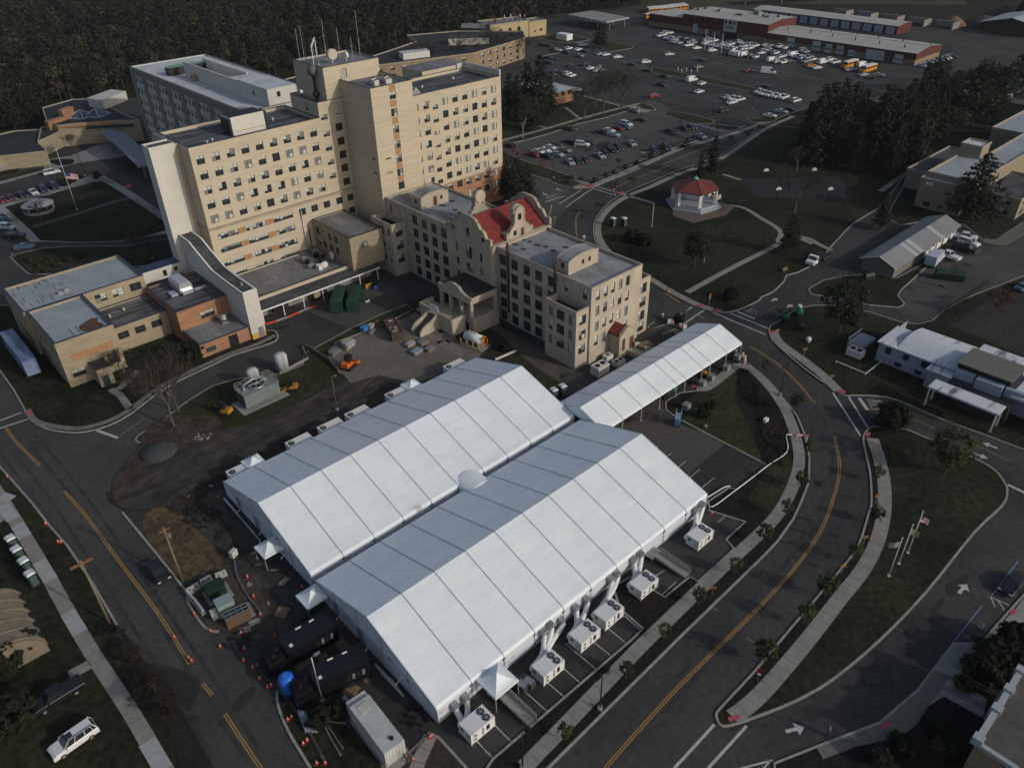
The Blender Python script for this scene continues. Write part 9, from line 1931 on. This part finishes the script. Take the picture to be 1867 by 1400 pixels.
for i,(px,py)in enumerate(((947,1246),(960,1240))):q=G(px,py,1.0);t=thing('light_tower_trailer',('left','right')[i]+' one of the two dark generators beside the covered ramp','generator',(q[0],q[1],.01),R_(100));m=MB();m.box(-1.0,.8,-.45,.45,.35,1.3);m.build('housing',mat('dark grey housing',(.05,.052,.055),.5),t);m=MB();m.box(-.9,.2,-.4,.4,1.3,1.36);m.build('lid',steel,t);m=MB();m.bar((.8,0,.5),(1.7,0,.4),.09);m.bar((.4,0,1.3),(.4,0,2.1),.07);m.build('drawbar',dsteel,t);m=MB();m.tube([(0,-.5,.3),(0,.5,.3)],[.3,.3],10);m.build('wheels',tyre,t)
q=xy(z6(600,1052)),xy(z6(712,1057));m=MB()
for k in range(4):a=Vector(q[0]).lerp(Vector(q[1]),k/4);b=Vector(q[0]).lerp(Vector(q[1]),(k+1)/4);m.bar((*a,1.0),(*b,1.0),.06,.25,k%2)
for k in(0,2,4):a=Vector(q[0]).lerp(Vector(q[1]),k/4);m.bar((*a,.1),(*a,1.1),.08)
tag(m.build('road_barricade',[white_p,orange]),'red and white barrier board across the curved walk','barrier')
hose([(1433,800),(1434,826),(1400,850),(1372,872),(1344,893),(1300,925),(1290,918)],.09,'thin white pipe along the edge of the tent lot',white_p,.25,'edge_pipe')
hose([(1331,888),(1317,892),(1275,918)],.09,'short white pipe at the far corner of the right tent',white_p,.25,'edge_pipe')
m=MB();m.box(-.45,.45,-.3,.3,0,.7);o=m.build('utility_box',white_p);q=z6(494,950,.5);o.location=(q[0],q[1],.14);tag(o,'small white utility box in the dark planting bed','box')
m=MB();A_=(24.5-7.6,-.15,0)
for s in(0,.45):m.bar((17.6+s,-.9,2.2),(17.6+s,-.05,3.5),.07)
for k in range(5):m.bar((17.6,-.85+.17*k,2.3+.26*k),(18.05,-.85+.17*k,2.3+.26*k),.05)
m.box(17.5,18.2,-1.4,-.02,0,.05);m.bar((17.6,-.9,0),(17.6,-.9,2.2),.07);m.bar((18.05,-.9,0),(18.05,-.9,2.2),.07);tag(m.build('ladder',mat('yellow ladder',(.30,.24,.12),.7)),'short ladder in the gap between the two big tents','ladder')
L_=[]
for x,y in((1240,96),(1243,99),(1247,97),(1251,100),(1256,99)):
 q=G(1236+(x-1240)*2.2,128+(y-96)*1.0,.5);m=MB();m.cyl((0,0),.18,0,1.6,6);o=m.build('pale_post',panel_w);o.location=(q[0],q[1],0);tag(o,'x','post','pale posts on the far lot');L_.append(o)
order_labels(L_,'pale posts standing on the far lot')
m=MB()
for i,(x,y)in enumerate(((1318,147),(1340,150),(1352,148),(1368,150),(1380,152),(1392,152),(1415,156),(1432,160),(1450,160))):q=G(x,y,.5);m.bar((q[0],q[1],0),(q[0],q[1],1.2),.15);
tag(m.build('rail_fence',mat('dull fence',(.12,.12,.11),.9)),'low rail fence posts across the far lot','fence',kind='stuff')
L_=[]
for x,y,h in((1284,95,15),(1299,98,17),(1314,101,17)):q=G(x,y);m=MB();m.tube([(0,0,0),(0,0,h*.55)],[.14,.08],6);o=m.build('bare_flagpole',white_p);o.location=(q[0],q[1],0);tag(o,'x','flagpole','bare poles before the depot');L_.append(o)
order_labels(L_,'bare white poles before the maroon depot')
q=G(1237,83,.1);t=thing('person','person in a bright yellow jacket standing by the far lot entry','person',(q[0],q[1],0));m=MB();m.tube([(-.1,0,0),(-.1,0,.85)],[.07,.1],8,1);m.tube([(.1,0,0),(.1,0,.85)],[.07,.1],8,1);m.tube([(0,0,.8),(0,0,1.1),(0,0,1.45),(0,0,1.55)],[.2,.19,.23,.08],10,0);m.tube([(-.24,0,1.42),(-.32,0,1.1),(-.3,.1,.85)],[.07,.06,.05],6,0);m.tube([(.24,0,1.42),(.32,0,1.1),(.3,.1,.85)],[.07,.06,.05],6,0);m.ball((0,0,1.7),.12,8,2,1.15);m.build('body',[mat('safety yellow',(.55,.62,.02),.7),mat('dark trousers',(.02,.02,.025),.9),mat('skin',(.3,.18,.12),.7)],t)
q=z9(820,1225,.1);t=thing('person','person in dark clothes walking on the side road beside the arrow','person',(q[0],q[1],.01),.6);m=MB();m.tube([(-.1,.12,0),(-.1,.02,.45),(-.09,0,.88)],[.06,.08,.11],8,1);m.tube([(.1,-.14,0),(.1,.03,.45),(.09,0,.88)],[.06,.08,.11],8,1);m.tube([(0,0,.82),(0,0,1.1),(0,0,1.42),(0,0,1.52)],[.19,.17,.22,.07],10,0);m.tube([(-.23,0,1.4),(-.3,.05,1.12),(-.26,.18,.9)],[.07,.055,.045],6,0);m.tube([(.23,0,1.4),(.3,-.05,1.12),(.27,-.12,.88)],[.07,.055,.045],6,0);m.ball((0,.01,1.68),.115,8,2,1.2);m.build('body',[mat('grey jacket',(.10,.10,.11),.8),mat('dark trousers',(.02,.02,.025),.9),mat('skin',(.3,.18,.12),.7)],t)
mb=MB();mb.box(-.9,.9,-.3,.3,.4,.5);mb.bar((-.7,0,0),(-.7,0,.4),.1);mb.bar((.7,0,0),(.7,0,.4),.1);mb.box(-.9,.9,.25,.3,.5,.95);o=mb.build('park_bench',wood);q=G(1432,494,.3);o.location=(q[0],q[1],.14);tag(o,'low brown bench beside the flatbed truck','bench')
q=G(1815,375,.8);m=MB();m.box(-1.2,1.2,-.9,.9,0,1.3);m.box(-1.25,1.25,-.95,.95,1.2,1.3);o=m.build('white_cabinet',white_p);o.location=(q[0]+6,q[1],0);tag(o,'white cabinet beside the broad dark evergreen','cabinet')
q=G(1560,590,.4);m=MB();m.box(-.8,.8,-.4,.4,.2,.8);m.tube([(-.5,-.5,.25),(-.5,.5,.25)],[.25,.25],8);o=m.build('lawn_mower',black_m);o.location=(q[0],q[1],.13);tag(o,'black mower parked on the lawn beside the dark loose tree','mower')
rd=random.Random(31);Ls=[]
for x,y in((432,905),(448,930),(462,1008),(470,1030),(500,1040),(518,1060),(455,1065),(398,905),(385,885),(345,905),(530,1102),(488,1100),(610,1300),(700,1400),(655,1225),(668,1240)):
 q=G(x,y,.1);m=MB();a=rd.uniform(.4,1.5);b_=rd.uniform(.12,.5)
 for k in range(3):m.obox((rd.uniform(-.15,.15),k*b_*.5-.2),a,b_*.45,.03*k,.05+.03*k,rd.uniform(-.15,.15))
 o=m.build('plank_pile',wood if rd.random()<.5 else concrete);o.location=(q[0],q[1],.07);o.rotation_euler.z=rd.uniform(0,3);tag(o,'x','plank pile','loose planks around the tent site');Ls.append(o)
order_labels(Ls,'small piles of planks around the tents')
# thin haze over the whole place
mb=MB();mb.box(-1000,1700,-600,2000,-1.5,95);hz=mb.build('haze',[])
hm=bpy.data.materials.new('haze');hm.use_nodes=True;hn=hm.node_tree;hn.nodes.clear()
ho=hn.nodes.new('ShaderNodeOutputMaterial');hv=hn.nodes.new('ShaderNodeVolumePrincipled');hv.inputs['Color'].default_value=(.80,.84,.90,1);hv.inputs['Density'].default_value=.00006;hv.inputs['Anisotropy'].default_value=.2
hn.links.new(hv.outputs[0],ho.inputs['Volume']);hz.data.materials.append(hm);tag(hz,'thin pale haze over the whole place','haze',kind='stuff')
